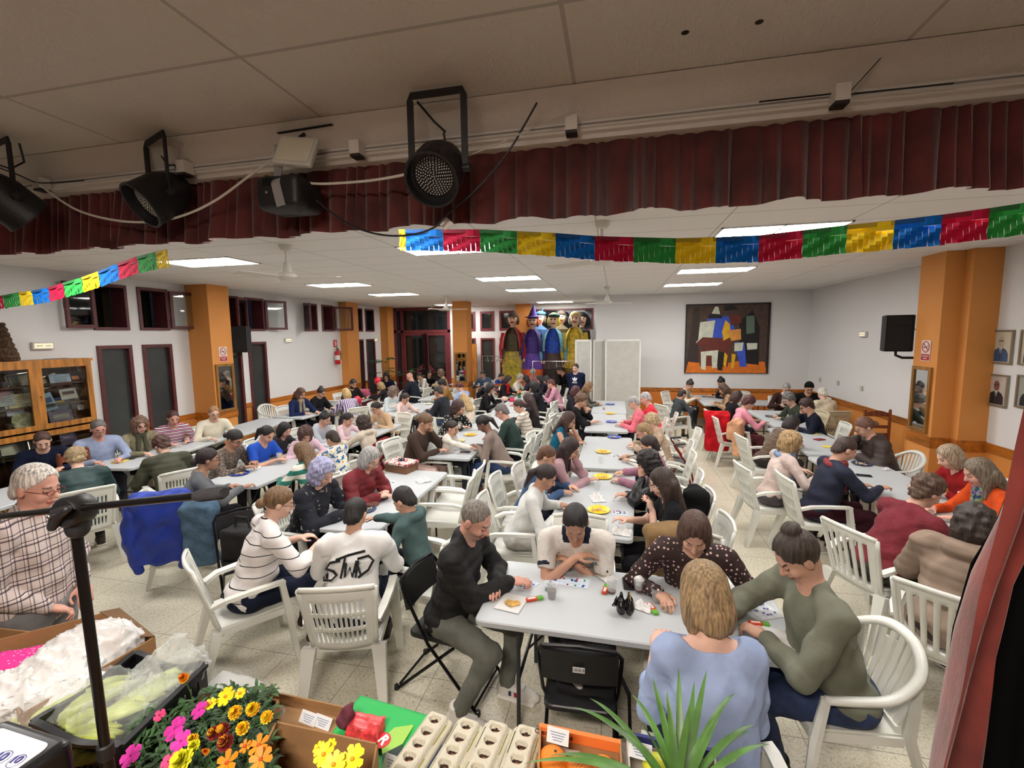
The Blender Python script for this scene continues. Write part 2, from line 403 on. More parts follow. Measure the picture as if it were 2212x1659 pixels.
# ------------------------------------------------------------ shell materials
def wallmat():
    m, nt, b = nodes('wall_paint'); tc = N(nt, 'ShaderNodeTexCoord'); n = N(nt, 'ShaderNodeTexNoise'); n.inputs['Scale'].default_value = 60
    nt.links.new(tc.outputs['Object'], n.inputs['Vector']); bump(nt, b, n.outputs[0], .25, .004)
    b.inputs['Base Color'].default_value = (*lin((230, 229, 228)), 1); b.inputs['Roughness'].default_value = .85; return m
WHITE = wallmat()
ORANGE = mat((216, 140, 66), .75, bmp=.25, bs=60)
TRIMW = wood((178, 104, 30), 'Y', 3)
def floormat():
    m, nt, b = nodes('terrazzo'); tc = N(nt, 'ShaderNodeTexCoord'); sp = N(nt, 'ShaderNodeSeparateXYZ'); nt.links.new(tc.outputs['Object'], sp.inputs[0])
    v = N(nt, 'ShaderNodeTexVoronoi'); v.inputs['Scale'].default_value = 40; v.inputs['Randomness'].default_value = 1; nt.links.new(tc.outputs['Object'], v.inputs['Vector'])
    n = N(nt, 'ShaderNodeTexNoise'); n.inputs['Scale'].default_value = 52; n.inputs['Detail'].default_value = 5; nt.links.new(tc.outputs['Object'], n.inputs['Vector'])
    base = ramp(nt, n.outputs[0], [(.29, (140, 133, 118)), (.35, (198, 191, 171)), (.5, (214, 207, 186)), (.62, (223, 217, 198)), (.72, (190, 182, 160))])
    chip = ramp(nt, v.outputs['Distance'], [(0, (128, 118, 100)), (.12, (190, 182, 162)), (.2, (255, 255, 255))])
    mx = N(nt, 'ShaderNodeMix', data_type='RGBA', blend_type='MULTIPLY'); mx.inputs['Factor'].default_value = .6
    nt.links.new(base, mx.inputs[6]); nt.links.new(chip, mx.inputs[7]); out = mx.outputs[2]
    # slab joints, 0.6 m
    jf = []
    for ax, off in (('X', .1), ('Y', .25)):
        a = N(nt, 'ShaderNodeMath', operation='MULTIPLY_ADD'); a.inputs[1].default_value = 1/.6; a.inputs[2].default_value = off; nt.links.new(sp.outputs[ax], a.inputs[0])
        f = N(nt, 'ShaderNodeMath', operation='FRACT'); nt.links.new(a.outputs[0], f.inputs[0])
        l = N(nt, 'ShaderNodeMath', operation='LESS_THAN'); l.inputs[1].default_value = .009; nt.links.new(f.outputs[0], l.inputs[0]); jf.append(l.outputs[0])
    mxx = N(nt, 'ShaderNodeMath', operation='MAXIMUM'); nt.links.new(jf[0], mxx.inputs[0]); nt.links.new(jf[1], mxx.inputs[1])
    m2 = N(nt, 'ShaderNodeMix', data_type='RGBA'); m2.inputs[7].default_value = (*lin((120, 112, 98)), 1)
    mh = N(nt, 'ShaderNodeMath', operation='MULTIPLY'); mh.inputs[1].default_value = .75; nt.links.new(mxx.outputs[0], mh.inputs[0]); nt.links.new(mh.outputs[0], m2.inputs[0])
    nt.links.new(out, m2.inputs[6]); nt.links.new(m2.outputs[2], b.inputs['Base Color'])
    n3 = N(nt, 'ShaderNodeTexNoise'); n3.inputs['Scale'].default_value = 2; nt.links.new(tc.outputs['Object'], n3.inputs['Vector'])
    rr = N(nt, 'ShaderNodeMapRange'); rr.inputs[3].default_value = .12; rr.inputs[4].default_value = .3; nt.links.new(n3.outputs[0], rr.inputs[0]); nt.links.new(rr.outputs[0], b.inputs['Roughness'])
    return m
def ceilmat(name, x0, dx, y0, dy, col, linec, w=.007, bs=.5):
    m, nt, b = nodes(name); tc = N(nt, 'ShaderNodeTexCoord'); sp = N(nt, 'ShaderNodeSeparateXYZ'); nt.links.new(tc.outputs['Object'], sp.inputs[0]); fs = []
    for ax, o, d in (('X', x0, dx), ('Y', y0, dy)):
        a = N(nt, 'ShaderNodeMath', operation='MULTIPLY_ADD'); a.inputs[1].default_value = 1/d; a.inputs[2].default_value = -o/d+20; nt.links.new(sp.outputs[ax], a.inputs[0])
        f = N(nt, 'ShaderNodeMath', operation='FRACT'); nt.links.new(a.outputs[0], f.inputs[0])
        l = N(nt, 'ShaderNodeMath', operation='LESS_THAN'); l.inputs[1].default_value = w/d; nt.links.new(f.outputs[0], l.inputs[0]); fs.append(l.outputs[0])
    mxx = N(nt, 'ShaderNodeMath', operation='MAXIMUM'); nt.links.new(fs[0], mxx.inputs[0]); nt.links.new(fs[1], mxx.inputs[1])
    n = N(nt, 'ShaderNodeTexNoise'); n.inputs['Scale'].default_value = 110; n.inputs['Detail'].default_value = 3
    mp = N(nt, 'ShaderNodeMapping'); mp.inputs['Scale'].default_value = (1, .45, 1); nt.links.new(tc.outputs['Object'], mp.inputs[0]); nt.links.new(mp.outputs[0], n.inputs['Vector'])
    bump(nt, b, n.outputs[0], bs, .006)
    m2 = N(nt, 'ShaderNodeMix', data_type='RGBA'); m2.inputs[6].default_value = (*lin(col), 1); m2.inputs[7].default_value = (*lin(linec), 1)
    nt.links.new(mxx.outputs[0], m2.inputs[0]); nt.links.new(m2.outputs[2], b.inputs['Base Color']); b.inputs['Roughness'].default_value = .9; return m
def wall_holes(axis, c, th, u0, u1, holes, z0=0, z1=ZC, zsplit=.82):
    """wall slab on plane axis=c, thickness th (signed, away from the room), with openings (ua,ub,za,zb)"""
    mb = MB(); cuts = sorted({u0, u1, *[h[0] for h in holes], *[h[1] for h in holes]})
    for a, b_ in zip(cuts[:-1], cuts[1:]):
        hs = sorted([h for h in holes if h[0] <= a+1e-6 and h[1] >= b_-1e-6], key=lambda h: h[2]); z = z0; iv = []
        for h in hs: iv.append((z, h[2])); z = h[3]
        iv.append((z, z1))
        for za, zb in iv:
            for p, q, mi in ((za, min(zb, zsplit), 1), (max(za, zsplit), zb, 0)):
                if q-p > 1e-4:
                    if axis == 'X': mb.span((c, a, p), (c+th, b_, q), mi)
                    else: mb.span((a, c, p), (b_, c+th, q), mi)
    return mb
def trim_board(name, axis, c, th, segs, z=.82, h=.1):
    mb = MB()
    for a, b_ in segs:
        if axis == 'X': mb.span((c, a, z), (c+th, b_, z+h))
        else: mb.span((a, c, z), (b_, c+th, z+h))
    return struct(name, mb, TRIMW)
# floor + ceilings
struct('floor', MB().span((XL-.3, -1.5, -.1), (XR+.3, YB+.3, 0)), floormat())
CEIL = ceilmat('ceiling_tiles', -6.2, 1.2, 5.2, .6, (238, 236, 232), (130, 124, 116))
SCEIL = ceilmat('stage_ceiling_tiles', -.19, 1.2, 1.56, 1.2, (205, 198, 188), (172, 165, 156), w=.016, bs=.9)
struct('ceiling', MB().span((XL-.3, 2.3, ZC), (XR+.3, YB+.3, ZC+.1)), CEIL)
stc = struct('ceiling_stage', MB().span((XL-.3, -1.5, 3.5), (XR+.3, 2.06, 3.6)), SCEIL)
hm = mat((38, 26, 16), .9)
for (px, py) in ((1480, 71), (1640, 48), (1458, 165), (1595, 147)):
    p = Pz(px, py, 3.499); mb = MB().lathe(p, [(0, -.0005), (.011, -.0008), (.014, .0005)], 10); mb.build('tile_hole', hm, stc)
# fascia over the stage opening and the white rail beam
fm = mat((205, 198, 188), .9, bmp=.4, bs=90)
mb = MB().sheet(lambda u, v: (XL+u*13.4, 2.06+.05*v, 3.5-.13*v), 1, 1, th=.02)
struct('trim_fascia', mb, fm)
mb = MB().span((XL, 2.10, 3.325), (XR, 2.29, 3.385)).span((XL, 2.29, 3.33), (XR, 2.33, 3.52)).span((XL, 2.13, 3.305), (XR, 2.27, 3.325)).span((XL, 2.085, 3.336), (XR, 2.10, 3.341)).span((XL, 2.085, 3.352), (XR, 2.10, 3.356))
struct('trim_rail', mb, mat((214, 209, 202), .5))
for px, py in ((400, 372), (772, 330), (1235, 285), (1813, 222), (90, 400)):
    p = Py(px, py, 2.06); t = thing('rail_bracket', 'small white rail bracket with black underside %s' % {400: 'right of the left tilted stage lamp', 772: 'between the floodlight and the round stage lamp', 1235: 'right of the central round stage lamp', 1813: 'below the lifted ceiling tile at upper right', 90: 'beside the lamp cut by the left edge'}[px], 'bracket', (p.x, 2.06, 3.34))
    MB().box((0, 0, .0), (.05, .06, .06)).build('bracket_body', mat((216, 210, 203), .5), t); MB().box((0, 0, -.036), (.048, .055, .012)).build('foot', mat((40, 32, 30), .6), t)
# dark slits where ceiling tiles have slipped
sl = mat((30, 26, 24), .9)
for a, b_, w in (((1835, 200), (1900, 128), .012), ((1640, 220), (1795, 203), .006), ((600, 288), (718, 269), .012), ((1845, 202), (2060, 180), .005)):
    p, q = Pz(*a, 3.497), Pz(*b_, 3.497); 
    if p.y > 2.05 or q.y > 2.05:
        p, q = Py(*a, 2.055), Py(*b_, 2.055)
        if p.z > 3.49: p.z = 3.49
        if q.z > 3.49: q.z = 3.49
    MB().tube([p, q], w, 4, flat=(w*1.4, .003)).build('tile_gap', sl, stc)
# ------------------------------------------------------------ left wall
pairs = [(5.95, 6.52), (6.71, 7.28), (8.42, 8.99), (9.19, 9.76), (11.27, 11.84), (12.06, 12.62), (13.69, 14.27), (14.47, 15.04)]
holes = []
for a, b_ in pairs:
    holes.append((a, b_, 2.61, 3.39))
tallp = [p for p in pairs if not 11 < p[0] < 13]
for a, b_ in tallp: holes.append((a, b_, .38, 2.35))
# keep openings merged per column
struct('wall_left', wall_holes('X', XL, -.28, -1.5, YB, holes), [WHITE, ORANGE])
FR = mat((92, 44, 46), .45, var=.1); FRD = mat((70, 32, 34), .45)
DARKG = mat((58, 62, 62), .22, var=.12, vs=1.5, spec=.6)
def frame_box(mb, axis, c, th, a, b_, z0, z1, w=.045):
    def s(u0, u1, p, q):
        if axis == 'X': mb.span((c, u0, p), (c+th, u1, q))
        else: mb.span((u0, c, p), (u1, c+th, q))
    s(a, a+w, z0, z1); s(b_-w, b_, z0, z1); s(a+w, b_-w, z1-w, z1); s(a+w, b_-w, z0, z0+w)
wi = 0
for a, b_ in pairs:
    wi += 1; mb = MB(); frame_box(mb, 'X', XL-.285, .315, a, b_, 2.61, 3.39, .05); o = struct('window_%d' % wi, mb, FR)
    if a in (13.69, 14.47):
        MB().span((XL-.03, a+.04, 2.65), (XL-.022, b_-.04, 3.35)).build('pane', mat((16, 18, 18), .06, spec=.7), o)
for a, b_ in tallp:
    wi += 1; mb = MB(); frame_box(mb, 'X', XL-.07, .1, a, b_, .38, 2.35, .06); o = struct('window_%d' % wi, mb, FR)
    MB().span((XL-.05, a+.05, .43), (XL-.04, b_-.05, 2.3)).build('pane', DARKG, o)
# opened casement sashes swinging into the room
def sash(hy, ang, w, lab):
    """hinge at (XL,hy), closed along +Y for w>0"""
    t = thing('casement_sash', lab, 'window sash', (XL+.05, hy, 2.64), ang); mb = MB(); W = abs(w); s = 1 if w > 0 else -1
    frame_box(mb, 'X', -.02, .04, min(0, w), max(0, w), 0, .72, .055); mb.build('sash_frame', FR, t)
    MB().span((-.004, s*.05, .05), (.004, s*(W-.05), .67)).build('pane', glassmat(), t)
    MB().box((.03, s*(W-.03), .36), (.03, .02, .1)).build('handle', mat((20, 18, 18), .5), t)
sash(5.96, radians(-168), .5, 'open maroon casement sash at far left, swung back against the wall behind the garland')
sash(7.29, radians(168), -.62, 'open maroon casement sash swung against the first orange pillar')
sash(9.2, radians(-160), .5, 'open maroon sash left of its window, directly above the left black wall speaker')
sash(9.77, radians(160), -.55, 'open maroon sash on the white wall right of the black wall speaker')
sash(11.26, radians(-128), .5, 'open maroon sash seen nearly edge on in the middle of the left wall')
sash(12.63, radians(150), -.6, 'open maroon sash overlapping the second orange pillar')
# night outside
mb = MB()
for y in (6.35, 7.1, 9.6, 11.62, 12.4, 14.05): mb.span((XL-.9, y+.28, -.2), (XL-.7, y+.42, 4.2))
struct('trim_outside_fin', mb, mat((58, 48, 22), .9))
vl = thing('night_bush', 'dark leafy bush in the night outside the left windows', 'bush', (XL-1.8, 6.8, 0)); mb = MB(); rg = random.Random(3)
for i in range(900):
    c = Vector((rg.uniform(-.3, .3), rg.uniform(-1.6, 1.8), rg.uniform(2.2, 3.9))); a = rg.uniform(0, 6.3); d = Vector((cos(a)*.03, sin(a)*.1, rg.uniform(-.08, .02))); e = Vector((.02, .02*sin(a), .03))
    mb.add([c, c+d/2+e, c+d, c+d/2-e], [(0, 1, 2, 3)])
mb.build('foliage', mat((22, 34, 20), .7), vl); MB().tube([(0, 0, 0), (0, .1, 2.5)], .06).build('trunk', mat((40, 30, 20)), vl)
# ------------------------------------------------------------ pillars
PO = mat((216, 144, 72), .7, bmp=.25, bs=60)
def pillar(name, x0, x1, y0, y1, band=True):
    o = struct(name, MB().span((x0, y0, 0), (x1, y1, ZC)), PO)
    if band: MB().span((x0-.012, y0-.012, .78), (x1+.012, y1+.012, .93)).build('pillar_band', TRIMW, o)
    return o
pillar('trim_1', XL, -7.92, 7.68, 8.2); pillar('trim_2', XL, -8.2, 12.95, 13.62); pillar('trim_3', XL, -8.15, 15.5, 15.95)
pillar('trim_4', -5.1, -4.62, 14.0, 14.5); pillar('trim_5', 4.39, XR, 7.55, 8.08); pillar('trim_6', 4.62, XR, 7.4, 7.55); pillar('trim_7', -3.5, -3.0, 16.2, 16.5)
# ------------------------------------------------------------ back wall with glazed double door
bh = [(-8.4, -6.1, 0, 3.46)]
for x0, x1 in ((-5.5, -5.1), (-4.91, -4.38), (-4.18, -3.62)): bh += [(x0, x1, 2.6, 3.31), (x0, x1, .42, 2.33)]
bh.append((-2.93, -.78, 2.6, 3.34))
struct('wall_back', wall_holes('Y', YB, .25, XL, -.55, bh), [WHITE, ORANGE])
dm = mat((120, 54, 58), .42, var=.08); dg = mat((34, 38, 40), .07, spec=.7)
mb = MB(); y = YB
for x in (-8.4, -8.12, -6.2): mb.span((x, y-.04, 0), (x+.1, y+.08, 3.46))
for z in (3.4, 2.56): mb.span((-8.4, y-.04, z), (-6.1, y+.08, z+.1))
o = struct('door_1', mb, dm)
MB().span((-8.3, y+.02, .02), (-6.2, y+.03, 3.42)).build('pane', dg, o)
for s, x0, x1 in ((1, -8.02, -7.13), (-1, -7.09, -6.2)):
    mb = MB(); frame_box(mb, 'Y', y-.06, .05, x0, x1, .02, 2.55, .1); d = mb.build('door_leaf', dm, o)
    xm = x1-.05 if s > 0 else x0+.05
    mb = MB().span((xm-.03, y-.12, .1), (xm+.03, y-.06, 2.5)).box((xm-s*.0, y-.1, 1.07), (.12, .09, .1)); mb.build('lock_bar', mat((32, 24, 26), .4, metal=.4), d)
    MB().tube([(x0+.04, y-.13, 1.05), (x1-.04, y-.13, 1.05)], .022).build('push_bar', mat((120, 34, 40), .35), d)
    MB().poly([(xm, y-.07, 1.12), (xm-s*.32, y-.07, 1.1), (xm, y-.07, 1.45)], .012, (0, 1, 0)).build('corner_plate', dm, d)
for x0, x1 in ((-5.5, -5.1), (-4.91, -4.38), (-4.18, -3.62)):
    for z0, z1 in ((2.6, 3.31), (.42, 2.33)):
        wi += 1; mb = MB(); frame_box(mb, 'Y', y-.03, .1, x0, x1, z0, z1, .08 if z0 > 1 else .06); o = struct('window_%d' % wi, mb, dm)
        MB().span((x0+.05, y+.03, z0+.05), (x1-.05, y+.04, z1-.05)).build('pane', dg if z0 > 1 else DARKG, o)
wi += 1; mb = MB(); frame_box(mb, 'Y', y-.03, .1, -2.93, -.78, 2.6, 3.34, .05); o = struct('window_%d' % wi, mb, dm); MB().span((-2.9, y+.03, 2.62), (-.8, y+.04, 3.32)).build('pane', dg, o)
struct('door_2', MB().span((-5.6, 16.2, 0), (-5.0, 16.26, 2.12)), wood((196, 122, 44)))
# wall with the painting, right wall, stage flanks
struct('wall_painting', MB().span((-.55, YP, .82), (XR, YP+.2, ZC), 0).span((-.55, YP, 0), (XR, YP+.2, .82), 1), [WHITE, mat((212, 122, 44), .7, bmp=.2)])
struct('wall_side', MB().span((-.55, YP+.2, 0), (-.35, YB, ZC)), WHITE)
struct('wall_right', wall_holes('X', XR, .25, -1.5, YP+.2, []), [WHITE, ORANGE])
struct('wall_behind', MB().span((XL, -1.7, 0), (XR, -1.5, ZC)), mat((120, 110, 104), .9))
cut_l = [(0.5, 5.95), (6.52, 6.71), (7.28, 7.68), (8.2, 8.42), (8.99, 9.19), (9.76, 12.95), (13.62, 13.69), (14.27, 14.47), (15.04, 15.5)]
trim_board('trim_left', 'X', XL, .02, cut_l); trim_board('trim_right', 'X', XR, -.02, [(1, 7.4), (8.08, YP)], .80, .12); trim_board('trim_painting', 'Y', YP, -.02, [(.68, XR)], .82, .1)
struct('baseboard_painting', MB().span((.68, YP-.015, 0), (XR, YP, .08)), mat((190, 178, 158), .4)); struct('baseboard_right', MB().span((XR-.015, 2, 0), (XR, YP, .08)), mat((190, 178, 158), .4)); struct('baseboard_left', MB().span((XL, 2, 0), (XL+.015, YB, .08)), mat((190, 178, 158), .4))
# ------------------------------------------------------------ ceiling lights
LW = {(-6.2, 5.2): 'nearest panel of the left row', (-2.6, 5.2): 'nearest of the middle row, behind the bunting', (1.05, 5.2): 'nearest panel of the right row, above the bunting',
      (-6.2, 8.35): 'second panel of the left row', (-2.6, 8.35): 'second panel of the middle row', (1.05, 8.35): 'second panel of the right row', (-6.2, 10.75): 'third panel of the left row', (-2.6, 10.75): 'third panel of the middle row',
      (-6.2, 2.75): 'left panel of the fill row added behind the valance', (-2.6, 2.75): 'middle panel of the fill row added behind the valance', (1.05, 2.75): 'right panel of the fill row added behind the valance',  # unseen row, added to brighten the nearest tables and foreground
      (1.05, 10.75): 'farthest of the right row', (-2.6, 15.2): 'farthest panel of the middle row, above the giant puppets', (-6.2, 15.2): 'farthest panel of the left row, beside the central orange column'}
em = mat((255, 255, 255), .5, emit=(255, 252, 248), es=9.5)
for (x, yy), lab in LW.items():
    t = thing('ceiling_light', 'lit white rectangular ceiling light, ' + lab, 'ceiling light', (x, yy, ZC), group='lit ceiling panels')
    mb = MB(); 
    for p, q in (((0, 0, -.012), (1.2, .02, .0)), ((0, .58, -.012), (1.2, .6, 0)), ((0, 0, -.012), (.02, .6, 0)), ((1.18, 0, -.012), (1.2, .6, 0)), ((.59, 0, -.012), (.61, .6, 0))): mb.span(p, q)
    mb.build('light_frame', mat((225, 225, 222), .5), t)
    for k in (0, 1): MB().span((.02+.59*k, .02, -.006), (.59+.59*k, .58, -.003)).build('diffuser', em, t)
t = thing('ceiling_light', 'added fill light on the stage ceiling, unseen behind the camera', 'ceiling light', (-1.2, -.9, 3.5)); MB().span((0, 0, -.03), (1.2, .3, 0)).build('light_frame', mat((225, 225, 222), .5), t)  # unseen lamp added to lift the dark stage ceiling and curtains
MB().span((.02, .02, -.034), (1.18, .28, -.031)).build('diffuser', mat((255, 255, 255), .5, emit=(255, 243, 230), es=56), t)
# ------------------------------------------------------------ fans
fw = mat((222, 218, 208), .4)
def fan(x, y, rot, lab):
    t = thing('ceiling_fan', lab, 'ceiling fan', (x, y, ZC), rot)
    MB().lathe((0, 0, 0), [(.0, -.07), (.05, -.065), (.07, -.03), (.075, 0)], 16).build('canopy', fw, t, True)
    MB().tube([(0, 0, -.06), (0, 0, -.28)], .015).build('down_rod', fw, t, True)
    MB().lathe((0, 0, 0), [(0, -.41), (.08, -.4), (.11, -.37), (.11, -.34), (.06, -.31), (.045, -.24), (.03, -.2)], 20).build('motor', fw, t, True)
    for k in range(3):
        a = 2*pi*k/3; c, s_ = cos(a), sin(a)
        mb = MB().sheet(lambda u, v: (c*(.1+.5*u)-s_*(v-.5)*(.1+.05*u), s_*(.1+.5*u)+c*(v-.5)*(.1+.05*u), -.37+.02*(v-.5)), 4, 1, th=.006)
        mb.build('blade', fw, t)
fan(-3.75, 4.75, .2, 'white ceiling fan at left, just under the red valance'); fan(-.14, 4.6, .6, 'white ceiling fan partly hidden by the red valance and bunting'); fan(-4.5, 11.9, .1, 'white ceiling fan before the central orange column'); fan(-.2, 10.9, .35, 'white ceiling fan near the corner of the painting wall')
# ------------------------------------------------------------ stage valance
VEL = mat((86, 36, 35), .95, var=.25, vs=5, bmp=.2, bs=40, sheen=.3)
rg = random.Random(11); xs = []; x = -5.6
ph = 0; prof = []
while x < 3.6:
    w = rg.choice([rg.uniform(.035, .06), rg.uniform(.07, .13)])
    prof.append((x, rg.uniform(.025, .06))); x += w
n = 900; seg = [p[0] for p in prof]
def pleat(x, v):
    # saw-like folds: soft rise, sharp return
    import bisect
    i = min(max(bisect.bisect_right(seg, x)-1, 0), len(prof)-2); a, b_ = prof[i][0], prof[i+1][0]; u = min(max((x-a)/(b_-a), 0), 1)
    k = prof[i][1]*(.5+1.1*v); return k*(max(sin(pi*u), 0)**.8) + .012*sin(x*9+1)*v
mb = MB().sheet(lambda u, v: (-5.5+u*9.0, 2.2-pleat(-5.5+u*9.0, v), 3.318-v*(.322+.014*sin(u*9.0*17)*sin(u*9*5.3)+.5*pleat(-5.5+u*9.0, 1)*.35)), n, 8, th=.003)
o = mb.build('stage_valance', VEL, smooth=True); tag(o, 'long dark red pleated valance hanging along the stage opening', 'curtain')
# right front curtain and the black drape behind it
def pc(px, py, Y): return Py(px, py, Y)
def poly_at(P, v):
    t = v*(len(P)-1); i = min(int(t), len(P)-2); return P[i].lerp(P[i+1], t-i)
EL = [Py(x, y, 1.35) for x, y in ((2330, 330), (2240, 760), (2190, 960), (2154, 1100), (2096, 1275), (2069, 1366), (2036, 1504), (2005, 1639), (1990, 1720))]
ER = [Py(x, y, 1.42) for x, y in ((2520, 330), (2400, 700), (2270, 1000), (2212, 1157), (2158, 1245), (2117, 1393), (2103, 1504), (2086, 1659), (2080, 1740))]
mb = MB().sheet(lambda u, v: poly_at(EL, v).lerp(poly_at(ER, v), u)+Vector((0, -.045*sin(u*6.5+v*1.6)+.012*sin(v*6+u*7), 0)), 24, 40, th=.004)
o = mb.build('side_curtain', mat((116, 46, 38), .95, var=.18, vs=6, bmp=.2, bs=40, sheen=.3), smooth=True); tag(o, 'dark red side curtain leaning in at the right edge of the stage', 'curtain')
mb = MB().sheet(lambda u, v: poly_at(ER, .25+.75*v)+Vector((-.02+u*1.2, .06+.02*sin(u*40+v), 0)), 60, 12, th=.004)
o = mb.build('black_drape', mat((9, 9, 10), .97, spec=.1), smooth=True); tag(o, 'black drape at the lower right corner behind the red side curtain', 'curtain')
# ------------------------------------------------------------ bunting
BC = {'y': ((250, 214, 30), 'yellow'), 'b': ((10, 110, 200), 'blue'), 'r': ((196, 24, 66), 'red'), 'g': ((52, 158, 74), 'green')}
def bunting(bx, top, cols, dep, hgt, lab):
    t = thing('paper_bunting', lab, 'bunting', (0, 0, 0)); cord = []
    def ty(x):
        for (a, ya), (b_, yb_) in zip(top[:-1], top[1:]):
            if a <= x <= b_: return ya+(yb_-ya)*(x-a)/(b_-a)
        return top[-1][1]
    def at(x):
        u = (x-bx[0])/(bx[-1]-bx[0]); return Py(x, ty(x), dep[0]+(dep[1]-dep[0])*u)
    rg = random.Random(len(cols))
    for a, b_, c in zip(bx[:-1], bx[1:], cols):
        A, B = at(a), at(b_); nst = 8; mb = MB(); mb.sheet(lambda u, v: A.lerp(B, u)+Vector((0, .01*sin(u*6), -v*hgt*.3)), 6, 1)
        for k in range(nst):
            u0, u1 = (k+.006)/nst, (k+.994)/nst; j = rg.uniform(-.004, .004); j2 = rg.uniform(.97, 1.02)
            mb.sheet(lambda u, v: A.lerp(B, u0+(u1-u0)*u)+Vector((.0015*sin(v*7+k)*v, j*v+.004*sin(v*8+k*1.3), -hgt*(.3+.7*v*j2))), 1, 6)
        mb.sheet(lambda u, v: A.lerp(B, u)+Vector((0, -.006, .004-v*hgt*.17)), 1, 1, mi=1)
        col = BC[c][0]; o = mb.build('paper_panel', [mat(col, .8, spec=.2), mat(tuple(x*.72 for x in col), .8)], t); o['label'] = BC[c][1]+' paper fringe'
        cord += [A, B]
    MB().tube(cord[::2]+[cord[-1]], .002, 5).build('cord', mat((220, 220, 215)), t)
bunting([862, 876, 957, 1037, 1117, 1200, 1285, 1369, 1460, 1547, 1640, 1735, 1830, 1932, 2035, 2137, 2240], [(862, 497), (1040, 497), (1200, 505), (1290, 512), (1480, 517), (1640, 510), (1830, 488), (1930, 478), (2033, 466), (2135, 452), (2240, 436)],
        'ybrgybrgybrgybrg', (3.15, 2.75), .145, 'long multicoloured paper fringe bunting sagging across the centre and right of the ceiling')
bunting([-40, 6, 41, 69, 105, 137, 177, 213, 255, 297, 337, 362], [(-40, 645), (0, 640), (41, 632), (69, 629), (105, 622), (137, 612), (177, 600), (213, 587), (255, 570), (297, 555), (337, 545), (362, 540)],
        'rgybrgybrgy', (4.1, 3.4), .15, 'short multicoloured paper fringe bunting rising across the upper left wall')
# ------------------------------------------------------------ world and exposure
w = bpy.data.worlds.new('night'); bpy.context.scene.world = w; w.use_nodes = True; w.node_tree.nodes['Background'].inputs[0].default_value = (.002, .0025, .004, 1)
sc = bpy.context.scene; sc.view_settings.view_transform = 'Standard'; sc.view_settings.look = 'None'; sc.view_settings.gamma = 1; sc.view_settings.use_curve_mapping = False; sc.view_settings.exposure = 1.56
sc.cycles.use_adaptive_sampling = True; sc.cycles.adaptive_threshold = .03; sc.cycles.adaptive_min_samples = 28; sc.cycles.max_bounces = 6; sc.cycles.diffuse_bounces = 3; sc.cycles.glossy_bounces = 3; sc.cycles.transmission_bounces = 3; sc.cycles.transparent_max_bounces = 8; sc.cycles.sample_clamp_indirect = 4; sc.cycles.caustics_reflective = False; sc.cycles.caustics_refractive = False
# ------------------------------------------------------------ chairs (origin on the floor under the seat centre, facing +Y)
RES = mat((226, 226, 218), .38, spec=.5, var=.03, vs=4); BEI = mat((208, 196, 166), .45, spec=.4)
def bow(u, w, d, z, y): return ((u-.5)*w, y-d*(1-(2*u-1)**2), z)
def slot_chair(m=RES, long=False):
    t = thing('resin_armchair', 'x', 'chair'); 
    # backrest with three bands of vertical slots
    def bk(u, v):
        z = .40+.48*v; w = .40+.07*v; y = -.19-.13*v; p = bow(u, w, .035, z, y); return (p[0], p[1], p[2]+(.012*(1-(2*u-1)**2) if v > .95 else 0))
    def sk(i, j):
        if long: return 2 <= i <= 25 and i % 4 in (2, 3) and 2 <= j <= 13
        return 3 <= i <= 24 and i % 2 == 1 and (2 <= j <= 4 or 6 <= j <= 8 or 10 <= j <= 12)
    mb = MB().sheet(bk, 28, 16, skip=sk, th=.009); mb.tube([bk(u/10, 1.0) for u in range(11)], 0, 4, flat=(.022, .03))
    for s in (0, 1): mb.tube([bk(s, v/6) for v in range(7)], 0, 4, flat=(.03, .022))
    mb.build('backrest', m, t, 'all')
    mb = MB().sheet(lambda u, v: ((u-.5)*(.43+.03*v), -.2+.44*v, .425+.018*v-.02*sin(pi*u)*sin(pi*v)-.03*max(0, v-.9)*10*.3), 10, 10, th=.012)
    mb.box((0, -.2, .40), (.42, .012, .05)).box((0, .235, .405), (.44, .012, .05)).box((-.222, .02, .40), (.012, .43, .05)).box((.222, .02, .40), (.012, .43, .05)); mb.build('seat', m, t)
    for s in (-1, 1):
        mb = MB().tube([(s*.222, -.235, .60), (s*.25, -.15, .635), (s*.262, .0, .648), (s*.262, .17, .65), (s*.255, .225, .645)], 0, 4, flat=(.056, .026)); mb.build('armrest', m, t)
        # front leg runs up to the armrest
        mb = MB().tube([(s*.275, .285, 0), (s*.258, .24, .40), (s*.255, .205, .645)], [.62, 1, .85], 4, flat=(.075, .045), hint=(0, 1, 0)); mb.build('leg', m, t)
        mb = MB().tube([(s*.262, -.335, 0), (s*.225, -.215, .42)], [.62, 1.15], 4, flat=(.078, .05), hint=(0, 1, 0)); mb.build('leg', m, t)
    return t
